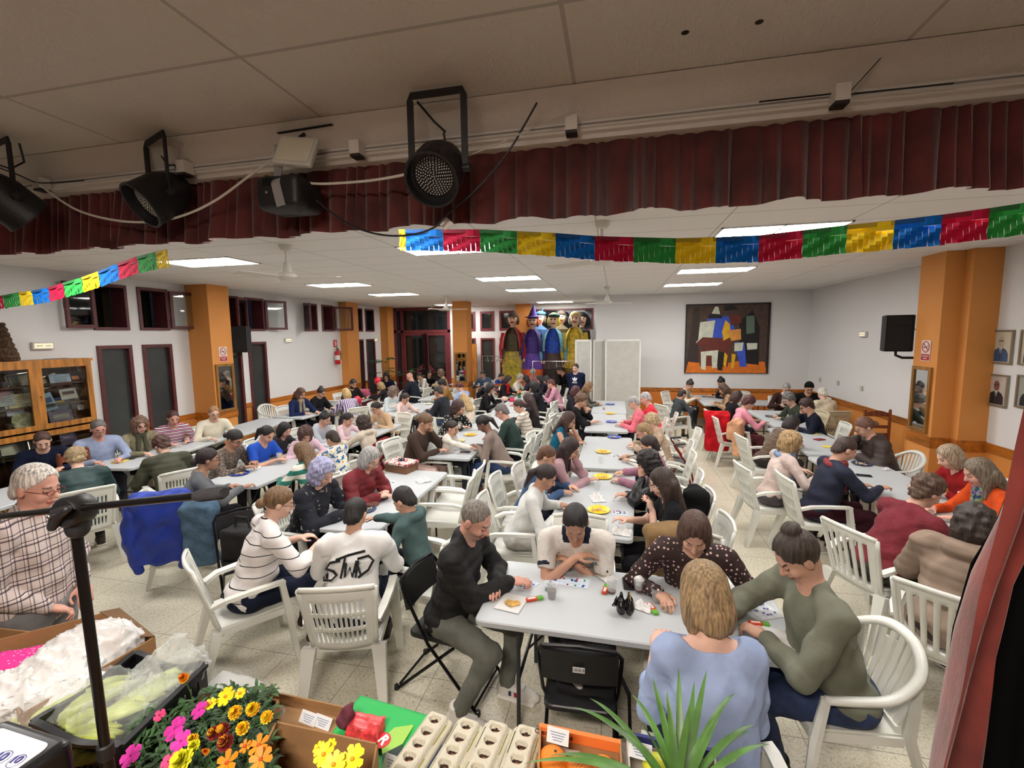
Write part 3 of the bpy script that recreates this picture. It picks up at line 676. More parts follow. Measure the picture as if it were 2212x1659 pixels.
def round_chair(m=RES):
    t = thing('resin_armchair', 'x', 'chair')
    # one hoop: front arm end, arm, round back, other arm
    hp = [(-.265, .2, .64), (-.28, .05, .655), (-.28, -.1, .68), (-.235, -.235, .76), (-.13, -.30, .83), (0, -.32, .85), (.13, -.30, .83), (.235, -.235, .76), (.28, -.1, .68), (.28, .05, .655), (.265, .2, .64)]
    def cr(P, t_):
        k = t_*(len(P)-1); i = min(int(k), len(P)-2); f = k-i; p = [Vector(P[max(i-1, 0)]), Vector(P[i]), Vector(P[i+1]), Vector(P[min(i+2, len(P)-1)])]
        return .5*((2*p[1])+(p[2]-p[0])*f+(2*p[0]-5*p[1]+4*p[2]-p[3])*f*f+(3*p[1]-3*p[2]-p[0]+p[3])*f**3)
    H = [cr(hp, i/40) for i in range(41)]
    MB().tube(H, 0, 6, flat=(.06, .032)).build('armrest', m, t, 'all')
    mb = MB()
    for k in range(-4, 5):
        u = .5+k*.045; top = cr(hp, u); b_ = Vector((k*.043, -.2+abs(k)*.004, .45))
        mid = top.lerp(b_, .5)+Vector((0, -.012, 0)); mb.tube([top-Vector((0, 0, .008)), mid, b_], 0, 4, flat=(.034, .009), hint=(0, 1, 0))
    mb.tube([(-.2, -.185, .45), (0, -.205, .44), (.2, -.185, .45)], 0, 4, flat=(.03, .04)); mb.build('backrest', m, t)
    mb = MB().sheet(lambda u, v: ((u-.5)*(.42+.05*v), -.2+.45*v, .43+.02*v-.022*sin(pi*u)*sin(pi*v)), 10, 10, th=.012)
    mb.box((0, -.2, .405), (.4, .012, .05)).box((0, .245, .42), (.46, .012, .04)).box((-.222, .02, .405), (.012, .44, .05)).box((.222, .02, .405), (.012, .44, .05)); mb.build('seat', m, t)
    for s in (-1, 1):
        MB().tube([(s*.295, .29, 0), (s*.27, .24, .42), (s*.265, .2, .64)], [.6, 1, .8], 6, flat=(.075, .05), hint=(0, 1, 0)).build('leg', m, t, True)
        MB().tube([(s*.265, -.34, 0), (s*.22, -.22, .44), (s*.22, -.245, .72)], [.6, 1.1, .7], 6, flat=(.075, .05), hint=(0, 1, 0)).build('leg', m, t, True)
    return t
BLK = mat((22, 22, 24), .4); BLKM = mat((26, 26, 28), .35, metal=.6)
def folding_chair():
    t = thing('folding_chair', 'x', 'chair')
    R = .011
    fr = [(-.2, .33, 0), (-.215, -.02, .42), (-.22, -.2, .78), (-.19, -.225, .83), (0, -.235, .85), (.19, -.225, .83), (.22, -.2, .78), (.215, -.02, .42), (.2, .33, 0)]
    MB().tube(fr, R, 8).tube([(-.2, .3, .03), (.2, .3, .03)], R*.8, 8).build('front_frame', BLKM, t, True)
    MB().tube([(-.19, -.3, 0), (-.195, .16, .42)], R, 8).tube([(.19, -.3, 0), (.195, .16, .42)], R, 8).tube([(-.19, -.27, .05), (.19, -.27, .05)], R*.8, 8).tube([(-.195, .16, .42), (.195, .16, .42)], R*.8, 8).build('rear_frame', BLKM, t, True)
    MB().sheet(lambda u, v: ((u-.5)*.40, -.175-.045*v-.02*sin(pi*u), .62+.20*v), 10, 4, th=.03).build('backrest', BLK, t, True)
    MB().rbox((0, .0, .44), (.39, .38, .035), .05).build('seat', BLK, t)
    for x, y in ((-.2, .33), (.2, .33), (-.19, -.3), (.19, -.3)): MB().lathe((x, y, 0), [(.018, 0), (.017, .03), (.012, .035)], 10).build('rubber_foot', BLK, t)
    return t
PROTO = {'slot': slot_chair(), 'round': round_chair(), 'fold': folding_chair(), 'beige': slot_chair(BEI), 'slat': slot_chair(RES, True)}
_pu = {}
def place_chair(kind, x, y, deg, lab, group=None):
    p = PROTO[kind]
    if kind in _pu: p = copy_tree(p)
    else: _pu[kind] = 1
    p.location = (x, y, 0); p.rotation_euler = (0, 0, radians(deg-90)); p['label'] = lab
    p['group'] = group or {'slot': 'white resin chairs around the tables', 'round': 'white round-backed resin chairs', 'fold': 'black folding chairs', 'beige': 'beige resin chairs', 'slat': 'white slatted resin chairs'}[kind]
    return p
# ------------------------------------------------------------ folding tables (long side along local Y)
TT = mat((188, 192, 195), .42, spec=.4, bmp=.12, bs=120); TLEG = mat((70, 72, 74), .4, metal=.6)
def make_table():
    t = thing('folding_table', 'x', 'table')
    MB().rbox((0, 0, .72), (.76, 1.83, .042), .045).build('tabletop', TT, t, False)
    MB().box((.0, 0, .739), (.75, .003, .003)).build('fold_seam', mat((150, 152, 154), .6), t)
    for s in (-1, 1):
        yy = s*.66
        MB().tube([(-.3, yy, 0), (-.29, yy, .55), (-.24, yy, .695), (.24, yy, .695), (.29, yy, .55), (.3, yy, 0)], .0135, 8).tube([(-.29, yy, .32), (.29, yy, .32)], .01, 8).build('leg_frame', TLEG, t, True)
        MB().tube([(0, yy, .32), (0, yy-s*.34, .69)], .008, 8).build('leg_brace', TLEG, t, True)
    return t
TP = [make_table()]
def place_table(x, y, deg, lab, group='white folding tables in long rows'):
    p = TP[0] if not TP[0].get('label') or TP[0]['label'] == 'x' else copy_tree(TP[0])
    p.location = (x, y, 0); p.rotation_euler.z = radians(deg); p['label'] = lab; p['group'] = group; return p
TABLES = [
 (.10, 2.86, 89.5, 'nearest white folding table, set crosswise with cups and a black pouch'),
 (-.17, 4.72, -3, 'white folding table directly behind the man in the white polo shirt'),
 (-.1, 6.74, 0, 'white folding table in the centre row with one lone yellow plate and a dark phone'),
 (-.15, 9.02, 0, 'white folding table in the centre row beside the woman in the pink shirt'),
 (-.13, 10.92, 0, 'farthest white folding table of the centre row, before the grey partition'),
 (-2.42, 4.4, 0, 'white folding table with the open gift box, beside the teal hooded boy'),
 (-2.35, 6.86, 0, 'white folding table beside the woman in the brown sweatshirt'),
 (-2.33, 8.75, 0, 'white folding table behind the toddler in white, second of its row'),
 (-2.33, 10.65, 0, 'white folding table with the pink bag and flowers, third of its row'),
 (-2.3, 12.55, 0, 'far white folding table beside the woman in the black turtleneck, last of its row'),
 (-4.42, 5.28, 0, 'white folding table between the girl in blue and the girl in green stripes'),
 (-4.42, 7.2, 0, 'white folding table with the children, second of its row'),
 (-4.6, 9.9, -2, 'white folding table beside the woman in the light blue cardigan'),
 (-4.75, 12.2, -2, 'far white folding table beside the young person in a white hood'),
 (-6.55, 3.1, 4, 'white folding table cut off by the left edge, behind the old man'),
 (-6.78, 5.55, 7, 'white folding table before the display cabinet, with a yellow plate'),
 (-6.9, 7.35, 5, 'white folding table beside the woman in the cream jacket'),
 (-6.85, 9.3, 0, 'white folding table before the woman in the navy coat by the left wall'),
 (-6.95, 11.2, 0, 'white folding table beside the bearded man by the left wall'),
 (-4.75, 15.4, 88, 'far white folding table behind the central orange column'),
 (3.0, 4.1, 3, 'white folding table between the orange sweater and the maroon shirt'),
 (3.0, 6.0, 2, 'white folding table before the woman in the dark brown padded coat'),
 (3.03, 7.95, 0, 'white folding table beside the curly blond woman, with yellow napkins'),
 (3.2, 9.95, 0, 'white folding table between the pink sweater and the green sweater'),
 (2.45, 12.45, 0, 'white folding table before the painting, beside the small child'),
 (4.15, 12.1, 88, 'white folding table in the far right corner before the man in a black cap'),
]
for x, y, a, l in TABLES: place_table(x, y, a, l)
# ------------------------------------------------------------ people
SK = {'l': (218, 176, 156), 'm': (206, 160, 136), 't': (184, 138, 114), 'd': (124, 90, 74), 'r': (212, 158, 140)}
def skin(c): return mat(SK[c], .5, var=.06, vs=10, spec=.35)
LIP = {k: mat((int(v[0]*.82), int(v[1]*.6), int(v[2]*.6)), .45) for k, v in SK.items()}
EYE = mat((28, 20, 18), .3)
def V3(*a): return np.array(a, float)
def rotx(a): c, s = cos(a), sin(a); return np.array([[1, 0, 0], [0, c, -s], [0, s, c]])
def rotz(a): c, s = cos(a), sin(a); return np.array([[c, -s, 0], [s, c, 0], [0, 0, 1]])
def ik(S, W, a, b, pole):
    d = W-S; L = np.linalg.norm(d)
    if L > (a+b)*.995: W = S+d/L*(a+b)*.995; d = W-S; L = np.linalg.norm(d)
    if L < abs(a-b)+.02: L = abs(a-b)+.02
    n = d/np.linalg.norm(d); x = (a*a-b*b+L*L)/(2*L); h = sqrt(max(a*a-x*x, 0)); p = pole-n*(pole@n); p /= np.linalg.norm(p)+1e-9
    return S+n*x+p*h, W
SHOE = {}
def shoe(col, parent, p, rz, s):
    if col not in SHOE:
        f = SDF((-.07, -.12, -.02), (.07, .24, .14), .008)
        f.ell((0, -.02, .05), (.042, .065, .06), k=0).ell((0, .1, .035), (.046, .1, .042), k=.03).cap((0, -.02, .09), (0, -.02, .12), .042, .045, k=.02); f.box((0, .05, .008), (.034, .11, .004), r=.012, k=.004); f.cut((0, 0, -1), 0.0)
        sole = mat((236, 234, 228), .6) if sum(col) < 500 else mat((240, 238, 234), .5)
        SHOE[col] = f.build('shoe', [mat(col, .7), sole], parent, pick=lambda c: (c[:, 2] < .022).astype(int))
        o = SHOE[col]
    else: o = SHOE[col].copy(); COL.objects.link(o); o.parent = parent
    o.location = p; o.rotation_euler = (0, 0, rz); o.scale = (s, s, s); return o
PEOPLE = []
def person(lab, px, py, face, s=1., lean=20, hd=32, hy=0, skn='m', hair=('short', (50, 38, 30)), top=(90, 90, 90), pants=(40, 42, 50), sleeve='long',
           arms=None, fat=1., gl=None, chair='slot', stand=False, collar=None, hood=None, beard=None, shoes=(60, 55, 50), res=None, scarf=None, chairlab=None, legs=True, hz=None, cb=.0, puff=0, seatz=0, knees=None, feet=None, neck='crew', extra=None, hl=None, cdeg=None, swell=1., shw=1., mv=1.):
    L = radians(lean); sh = s*.47
    pz = (.93*s if stand else .53+seatz)
    P = V3(0, 0, pz); S = P+sh*V3(0, sin(L), cos(L)); NB = S+s*V3(0, sin(L)*.03, .035)
    Hc = S+s*V3(0, .19*sin(L*1.25+.16), .188*cos(L*.9))
    if hl: Hc = Hc+V3(*hl)
    z = Hc[2] if hz is None else hz
    wp = Pz(px, py, float(Hc[2]))
    if wp.y > 14.6 and not stand and not seatz:
        ex = Py(px, py, 14.4+(wp.y-14.6)*.3).z-Hc[2]; PEOPLE and None; return person(lab, px, py, face, s, lean, hd, hy, skn, hair, top, pants, sleeve, arms, fat, gl, chair, stand, collar, hood, beard, shoes, res, scarf, chairlab, legs, hz, cb, puff, float(ex), knees, feet, neck, extra, hl, cdeg, swell, shw, mv)
    R = rotz(radians(face-90)); o2 = R @ Hc
    wp.x *= mv; wp.y *= mv
    ox, oy = wp.x-o2[0], wp.y-o2[1]; dist = sqrt(wp.x**2+wp.y**2)
    t = thing('person', lab, 'person', (ox, oy, 0), radians(face-90)); PEOPLE.append(t)
    h = res or (.0068 if dist < 3.9 else .0095 if dist < 5.6 else .013 if dist < 8.5 else .018)
    sk = skin(skn); fs = (fat-1)*.6+1
    # ---- joints
    sw = .175*s*fs*shw
    SL, SR_ = S+V3(-sw, 0, -.015), S+V3(sw, 0, -.015)
    A = {'R': V3(.13, .43, .79), 'L': V3(-.13, .43, .79)}
    if stand: A = {'R': V3(.22, .12, .98*s), 'L': V3(-.22, .12, .98*s)}
    hands = {'R': V3(-.25, 1, -.25), 'L': V3(.25, 1, -.25)}; poles = {'R': V3(.75, -.5, -.55), 'L': V3(-.75, -.5, -.55)}
    if not stand and arms is None:
        j = random.Random(int(px*7+py)); 
        for k in A: A[k] = A[k]+V3(j.uniform(-.05, .05), j.uniform(-.05, .07), 0)
    for k, v in (arms or {}).items():
        if v == 'chin': A[k] = Hc+V3(.05 if k == 'R' else -.05, .05, -.14*s); hands[k] = V3(0, .3, 1); poles[k] = V3(.4 if k == 'R' else -.4, .6, -1)
        elif v == 'lap': A[k] = V3(.1 if k == 'R' else -.1, .28, .64)
        elif v == 'back': A[k] = V3(.05 if k == 'R' else -.05, -.17, .93*s); poles[k] = V3(.8 if k == 'R' else -.8, -.8, .2); hands[k] = V3(-1 if k == 'R' else 1, 0, -.4)
        else:
            A[k] = V3(*v[0]); 
            if len(v) > 1: hands[k] = V3(*v[1])
            if len(v) > 2: poles[k] = V3(*v[2])
    ua, fa = .285*s, .25*s; J = {}
    for k, s0 in (('R', SR_), ('L', SL)):
        E_, W_ = ik(s0, A[k], ua, fa, poles[k]); J[k] = (s0, E_, W_)
    kn = {'R': V3(.13, .44, pz-.02), 'L': V3(-.13, .44, pz-.02)}; an = {'R': V3(.13, .42, .1), 'L': V3(-.13, .42, .1)}
    if s < .85: kn = {'R': V3(.1, .33, pz-.02), 'L': V3(-.1, .33, pz-.02)}; an = {'R': V3(.1, .33, .2), 'L': V3(-.1, .33, .2)}
    if stand: kn = {'R': V3(.1, .02, .5*s), 'L': V3(-.1, .02, .5*s)}; an = {'R': V3(.11, -.01, .1), 'L': V3(-.11, -.01, .1)}
    for k, v in (knees or {}).items(): kn[k] = V3(*v)
    for k, v in (feet or {}).items(): an[k] = V3(*v)
    RL = rotx(-L)
    def torso(f, q):
        f.ell(P+V3(0, -.01, .0), V3(.165*fat, .125*fat, .12)*s+q, k=.03)
        f.ell(P+RL@V3(0, .01*fat, .15*s), V3(.142*fat, .112*fat, .16)*s+q, RL, k=.05)
        f.ell(P+RL@V3(0, .005, .32*s), V3(.158*fs, .108*fs, .165)*s+q, RL, k=.05)
        f.cap(SL+V3(.03, 0, 0), SR_-V3(.03, 0, 0), .056*s*swell+q, k=.05); f.cap(S+V3(0, -.01, -.01), NB+V3(0, 0, .0), .06*s+q*.6, .05*s+q*.3, k=.04)
        for x in (-1, 1): f.cap(S+V3(x*sw*.72, -.012, .012), NB+V3(x*.035, -.012, .008), .043*s+q*.8, .036*s+q*.3, k=.04)
    HR = rotz(radians(hy)) @ rotx(-radians(hd)); hs = s if s > .9 else .86+.1*s
    T = lambda *p: Hc+HR@(V3(*p)*hs)
    lo = V3(-.55, -.38, 0); hi = V3(.55, .86, Hc[2]+.2)
    for k in J:
        for q in J[k][1:]: lo = np.minimum(lo, q-.22*0-.1); 
    lo[0], hi[0] = min(min(J[k][i][0] for k in J for i in range(3))-.14, -.26), max(max(J[k][i][0] for k in J for i in range(3))+.14, .26)
    hi[1] = max(max(J[k][2][1] for k in J)+.2, kn['R'][1]+.13, kn['L'][1]+.13); lo[1] = min(-.25, min(J[k][i][1] for k in J for i in range(3))-.14)
    # ---- body
    f = SDF((lo[0], lo[1], pz-.25), hi, h)
    torso(f, -.012)
    f.cap(NB-V3(0, 0, .04), T(0, -.025, -.05), .06*s, .05*hs, k=.03)
    f.ell(T(0, -.012, .025), V3(.075, .095, .088)*hs, HR, k=.02); f.ell(T(0, .02, -.03), V3(.06, .07, .085)*hs, HR, k=.02); f.ell(T(0, .05, -.088), V3(.036, .034, .026)*hs, HR, k=.02)
    f.cap(T(-.028, .078, .02), T(.028, .078, .02), .011*hs, k=.014)
    for x in (-1, 1):
        f.ell(T(x*.036, .062, -.036), V3(.024, .024, .026)*hs, HR, k=.015)
        f.ell(T(x*.031, .098, .0), V3(.017, .013, .010)*hs, HR, sub=True)
        f.ell(T(x*.030, .078, -.001), V3(.0135, .012, .0105)*hs, HR, k=.004)
        f.ell(T(x*.077, -.008, -.012), V3(.011, .021, .031)*hs, HR, k=.006)
    f.cap(T(0, .088, .004), T(0, .108, -.03), .0085*hs, .0135*hs, k=.009); f.ell(T(0, .093, -.034), V3(.019, .012, .009)*hs, HR, k=.006)
    f.ell(T(0, .088, -.060), V3(.023, .012, .0062)*hs, HR, k=.004); f.ell(T(0, .085, -.071), V3(.019, .012, .0068)*hs, HR, k=.004)
    for k, (s0, e, w_) in J.items():
        f.cap(s0, e, .043*s*fs, .037*s*fs, k=.03); f.cap(e, w_, .038*s*fs, .026*s, k=.012)
        d = hands[k]/np.linalg.norm(hands[k]); fd = (w_-e)/np.linalg.norm(w_-e); d = d*.6+fd*.4; d /= np.linalg.norm(d)
        sx = -1 if k == 'R' else 1      # side of the thumb (towards the middle)
        up = V3(0, 0, 1); side = np.cross(d, up); side /= np.linalg.norm(side)+1e-9; up = np.cross(side, d)
        if side[0]*sx < 0: side = -side
        pc_ = w_+d*.045*s; Rp = np.stack([side, d, up], 1); f.ell(pc_, V3(.040, .052, .019)*s, Rp, k=.012)
        for i, (off, ln) in enumerate(((.027, .068), (.009, .076), (-.010, .070), (-.027, .055))):
            b0 = w_+(d*.082+side*off)*s; rr = (.0088 if i < 3 else .0076)*s; cu = -.25-.1*i; c1 = b0+(d*cos(cu)+up*sin(cu)+side*off*2)*ln*.5*s; c2 = c1+(d*cos(cu*3.2)+up*sin(cu*3.2)-side*off*4)*ln*.5*s
            f.cap(b0, c1, rr, rr*.95, k=.003); f.cap(c1, c2, rr*.95, rr*.8, k=.003)
        b0 = w_+(d*.03+side*.034)*s; c1 = b0+(side*.032+d*.03-up*.012)*s; c2 = c1+(d*.034-side*.012-up*.014)*s
        f.cap(b0, c1, .0115*s, .0095*s, k=.006); f.cap(c1, c2, .0095*s, .008*s, k=.003)
    if neck == 'v': pass
    iT = np.linalg.inv(HR)
    def pick(c):
        q = ((c-Hc) @ iT.T)/hs; x, y, zz = np.abs(q[:, 0]), q[:, 1], q[:, 2]; m = np.zeros(len(c), int); e = max(h*.45, .004)
        face_ = (y > .05)
        m[face_ & (x < .022) & (np.abs(zz+.065) < e*1.7) & (y > .075)] = 1
        m[face_ & (x > .014) & (x < .044) & (np.abs(zz-.021-.0*x) < e)] = 2
        m[face_ & (x > .018) & (x < .043) & (np.abs(zz+.002) < e*.75)] = 3
        if beard: m[(y > .0) & (zz < -.04) & (zz > -.13) & (x < .075) & ~((x < .02) & (np.abs(zz+.066) < .007)) & (m == 0) & ((y > .06) | (zz < -.05)) & (np.linalg.norm(q, axis=1) < .16)] = 2 if beard == 1 else 4
        return m
    hc = hair[1]; hm_ = hairmat(hc)
    f.build('body', [sk, LIP[skn], mat(tuple(int(v*.75) for v in (hc if sum(hc) < 420 else (150, 140, 130))), .8), EYE, mat(tuple(int(a*.6+b_*.4) for a, b_ in zip(SK[skn], (120, 116, 112))), .8)], t, pick)
    # ---- top garment
    q = .010+puff; f = SDF((lo[0], lo[1], pz-.13), (hi[0], hi[1], NB[2]+.14), h); torso(f, q*.55)
    for k, (s0, e, w_) in J.items():
        if sleeve == 'long':
            f.cap(s0, e, .046*s*fs*swell+q, .041*s*fs+q, k=.045); f.cap(e, e+(w_-e)*.93, .042*s*fs+q, .030*s+q*.8, k=.02)
        elif sleeve == 'elbow': f.cap(s0, e, .046*s*fs+q, .042*s*fs+q, k=.045); f.cap(e, e+(w_-e)*.4, .041*s*fs+q, .037*s*fs+q, k=.015)
        elif sleeve == 'short':
            m_ = s0+(e-s0)*.6; f.cap(s0, m_, .048*s*fs+q, .05*s*fs+q, k=.045); n_ = (e-s0)/np.linalg.norm(e-s0); cc = m_+n_*.012
            f.ell(cc+n_*.07, V3(.09, .09, .07), sub=True)
    if hood: f.ell(NB+V3(0, -.075*s, -.0), V3(.105, .06, .055)*s, k=.02); f.cap(NB+V3(-.07, 0, .0), NB+V3(.07, 0, .0), .03, k=.02)
    if collar: f.cap(NB+V3(0, -.02, -.01), NB+V3(0, -.005, .03*s), .071*s, .064*s, k=.012)
    if neck == 'v': f.cap(NB+V3(0, .10*s, .03), NB+V3(0, .135*s, -.12*s), .05*s, .012, sub=True)
    elif neck == 'boat': f.ell(NB+V3(0, 0, .05), V3(.115, .1, .06)*s, sub=True)
    else: f.cap(NB+V3(0, .03, .03), NB+V3(0, .06, .09), .058*s, .07*s, sub=True)
    am = .008 if h < .01 else .005
    f.ripple(am+puff*.1, 46, seed=int(px), dirs=6)
    if h < .01: f.crease(am*.9, 15, int(px)+1, 6)
    if puff: f.field(lambda c: -.005*np.abs(np.sin(c[:, 2]*48+c[:, 1]*6)))
    tm = top if isinstance(top, bpy.types.Material) else cloth(top); mats = [tm]
    if collar and collar is not True: mats.append(collar if isinstance(collar, bpy.types.Material) else cloth(collar))
    pk = (lambda c: ((c[:, 2] > NB[2]-.045) & (np.hypot(c[:, 0], c[:, 1]-NB[1]) < .098*s)).astype(int)) if len(mats) > 1 else None
    topo = f.build('top_garment', mats, t, pk)
    # ---- trousers
    if legs:
        f = SDF((min(-.3, an['L'][0]-.12, kn['L'][0]-.12), min(-.22, an['L'][1]-.12, an['R'][1]-.12), .03), (max(.3, an['R'][0]+.12, kn['R'][0]+.12), max(kn['R'][1], kn['L'][1], an['R'][1], an['L'][1])+.13, pz+.13), max(h, .009))
        f.ell(P+V3(0, -.01, -.01), V3(.172*fat, .135*fat, .115)*s, k=.03)
        for k, x in (('R', .09), ('L', -.09)):
            hp_ = P+V3(x*s, .02, -.01); f.cap(hp_, kn[k], .088*s*fs, .064*s, k=.03); f.cap(kn[k], an[k], .062*s, .043*s, k=.015)
        f.ripple(.005, 40, seed=int(px)+3)
        if h < .01: f.crease(.008, 18, int(px)+5, 6)
        f.build('trousers', pants if isinstance(pants, bpy.types.Material) else cloth(pants), t)
        for k in ('R', 'L'):
            z0 = 0 if an[k][2] < .13 else an[k][2]-.1; shoe(shoes, t, Vector((an[k][0], an[k][1]+.015, z0)), 0, s if s > .85 else .8)
    # ---- hair
    st = hair[0]; hb = SDF(Hc-V3(.2, .32, .28 if st not in ('long', 'vlong') else .55), Hc+V3(.2, .24, .24), min(h, .011))
    if st != 'bald':
        if st == 'buzz': hb.ell(T(0, -.014, .028), V3(.077, .097, .090)*hs, HR, k=0)
        elif st == 'short': hb.ell(T(0, -.014, .03), V3(.081, .101, .095)*hs, HR, k=0)
        else: hb.ell(T(0, -.016, .03), V3(.085, .104, .098)*hs, HR, k=0)
        fr = HR @ V3(0, -.72, .69)     # keeps crown and back, frees the face
        if st in ('short', 'buzz', 'cap', 'bun', 'pony', 'curlyshort'):
            if st == 'short' or st == 'curlyshort': hb.ell(T(0, -.06, -.035), V3(.07, .05, .07)*hs, HR, k=.02)
            n = -fr; hb.cut(n, float(n @ T(0, .0, -.022 if st in ('bun', 'pony') else -.008)))
            if st != 'cap':
                hb.ell(T(0, .100, .045), V3(.060, .056, .046)*hs, HR, sub=True)
                for x in (-1, 1): hb.ell(T(x*.085, .06, -.02), V3(.04, .05, .055)*hs, HR, sub=True)
        if st == 'curlyshort': hb.ell(T(0, -.02, .05), V3(.098, .108, .095)*hs, HR, k=.02); hb.cut(-fr, float(-fr @ T(0, .0, -.03)))
        if st in ('bob', 'long', 'vlong', 'curly'):
            B = 1.25 if st == 'curly' else 1
            for x in (-1, 1): hb.ell(T(x*.066, -.012, -.055), V3(.030*B, .062*B, .088)*hs, HR, k=.03)
            hb.ell(T(0, -.07, -.045), V3(.078*B, .048*B, .1)*hs, HR, k=.03)
            if st == 'curly': hb.ell(T(0, -.03, .03), V3(.105, .115, .1)*hs, HR, k=.03)
            if st in ('long', 'vlong'):
                dz = .22 if st == 'long' else .34
                for x in (-.06, -.02, .02, .06):
                    a = T(x, -.07, -.04); b_ = V3(x*1.1, P[1]+sin(L)*(sh-.0)-.12*s, a[2]-dz*.9); b_[1] = min(b_[1], a[1]+.02); hb.cap(a, b_, .045*s, .028*s, k=.03)
                for x in (-.07, .07):
                    a = T(x, -.0, -.06); b_ = a+V3(x*.15, -.0, -dz*.7); hb.cap(a, b_, .032*s, .018*s, k=.03)
            hb.ell(T(0, .088, -.022), V3(.060, .058, .098)*hs, HR, sub=True); hb.cap(T(0, .0, -.1), T(0, .1, -.16), .05*hs, sub=True)
        if st == 'bun': hb.ell(T(0, -.06, .115), V3(.046, .044, .04)*hs, HR, k=.006)
        if st == 'topbun': pass
        if st == 'lowbun': 
            n = -fr; hb.cut(n, float(n @ T(0, .0, -.02))); hb.ell(T(0, -.125, -.03), V3(.04, .035, .04)*hs, HR, k=.015)
        if st == 'pony': hb.cap(T(0, -.1, .03), T(0, -.14, -.04), .026*hs, .034*hs, k=.015); hb.cap(T(0, -.14, -.04), T(0, -.13, -.2), .034*hs, .014*hs, k=.015)
        if st in ('curly', 'curlyshort'):
            hb.ripple(.012, 120, int(px)+9, 8)
        elif st != 'buzz':
            def strand(c):
                d = c-Hc; a = np.arctan2(d[:, 0], -d[:, 1]+.001); return -.0022*np.sin(a*19+d[:, 2]*14)
            hb.field(strand)
        m2 = [hm_]
        if len(hair) > 2: m2.append(cloth(hair[2]) if not isinstance(hair[2], bpy.types.Material) else hair[2])
        pk = None
        if len(hair) > 2:
            def pk(c):
                q_ = ((c-Hc) @ iT.T)/hs; return ((q_[:, 2] > .035) & (q_[:, 2] < .075)).astype(int) if st != 'cap' else np.ones(len(c), int)
        hb.build('hair' if st != 'cap' else 'cap', m2, t, pk)
    if st == 'bald' and len(hair) > 2: pass
    if gl and dist < 11:
        mb = MB(); r_ = .0016 if dist < 5 else .0028
        for x in (-1, 1):
            mb.tube([T(x*.031+.021*cos(a_*pi/5), .104, -.002+.015*sin(a_*pi/5)) for a_ in range(10)], r_, 5, closed=True); mb.tube([T(x*.052, .102, 0), T(x*.078, .03, .0), T(x*.08, -.01, -.002)], r_, 5)
        mb.tube([T(-.01, .107, 0), T(.01, .107, 0)], r_, 5); mb.build('glasses', mat(gl if isinstance(gl, tuple) else (30, 24, 24), .3), t)
    if scarf:
        f = SDF(NB-V3(.2, .2, .35), NB+V3(.2, .25, .12), max(h, .009))
        for k in range(10):
            a0, a1 = 2*pi*k/10, 2*pi*(k+1)/10; f.cap(NB+V3(.072*cos(a0), .075*sin(a0), .015*sin(a0*2)), NB+V3(.072*cos(a1), .075*sin(a1), .015*sin(a1*2)), .028, k=.015)
        f.cap(NB+V3(.04, .08, 0), NB+RL@V3(.05, .14, -.25), .03, .032, k=.02); f.cap(NB+V3(-.04, .08, 0), NB+RL@V3(-.05, .15, -.22), .03, .032, k=.02)
        f.ripple(.005, 60); f.build('scarf', scarf if isinstance(scarf, bpy.types.Material) else cloth(scarf), t)
    if extra: extra(t, dict(J=J, T=T, Hc=Hc, NB=NB, P=P, S=S, RL=RL, s=s, HR=HR))
    if chair and not stand:
        cd = radians(cdeg if cdeg is not None else face); co = -.03+cb
        place_chair(chair, ox+cos(cd)*co, oy+sin(cd)*co, degrees_(cd), chairlab or ('resin chair under the '+short(lab)))
    return t
def degrees_(a): return a*180/pi
def short(l):
    w = l.split(); return ' '.join(w[:11])
# label, head pixel x, y, facing degrees (0 = right along the stage, 90 = away from the camera)
HILF = dict()
def polo_extra(t, d):
    for k in 'RL':
        s0, e = d['J'][k][0], d['J'][k][1]; n_ = (e-s0)/np.linalg.norm(e-s0); M2 = Vector(n_).to_track_quat('Z', 'Y').to_matrix(); MB().lathe(s0+(e-s0)*.60, [(.066, -.014), (.0675, .0), (.066, .014), (.061, .014)], 20, M=M2).build('sleeve_cuff', mat((24, 28, 46), .85), t, True)
    M_ = frameM(d['S']+V3(-.085, .136, -.12), (-1, 0, 0), (0, .25, 1)); text_mesh('HILFIGER', .034, 'chest_print', mat((26, 28, 44), .8), t, M_, bold=.0006)
    text_mesh('NEW YORK', .014, 'chest_print', mat((26, 28, 44), .8), t, frameM(d['S']+V3(-.085, .137, -.152), (-1, 0, 0), (0, .25, 1)))
    w = d['J']['L'][2]; e = d['J']['L'][1]; n_ = (w-e)/np.linalg.norm(w-e); watch(t, w-n_*.02, n_)
def watch(t, p, n_, r=.034, col=(16, 16, 18)):
    M_ = Vector(n_).to_track_quat('Z', 'Y').to_matrix(); MB().lathe(p, [(r, -.011), (r+.003, -.009), (r+.003, .009), (r, .011)], 18, M=M_).build('watch_strap', mat(col, .5), t, True)
    u = Vector((0, 0, 1)); q = Vector(p)+u*(r+.002); MB().lathe(q, [(0, 0), (.019, 0), (.019, .009), (.016, .011), (0, .011)], 18).build('watch_case', mat((20, 26, 30), .2, metal=.5), t, True)
def jacket_extra(t, d):
    w = d['J']['L'][2]; e = d['J']['L'][1]; n_ = (w-e)/np.linalg.norm(w-e); watch(t, w-n_*.012, n_, .033)
    for o in t.children:
        if o.name.startswith('shoe'):
            for k, c in enumerate(((34, 38, 70), (214, 214, 214), (170, 30, 44))): MB().box((-.044*0+.043, .02+.018*k, .055), (.006, .018, .026)).build('side_patch', mat(c, .5), o)
            MB().box((0, .07, .082), (.04, .06, .008)).build('laces', mat((226, 224, 220), .7), o)
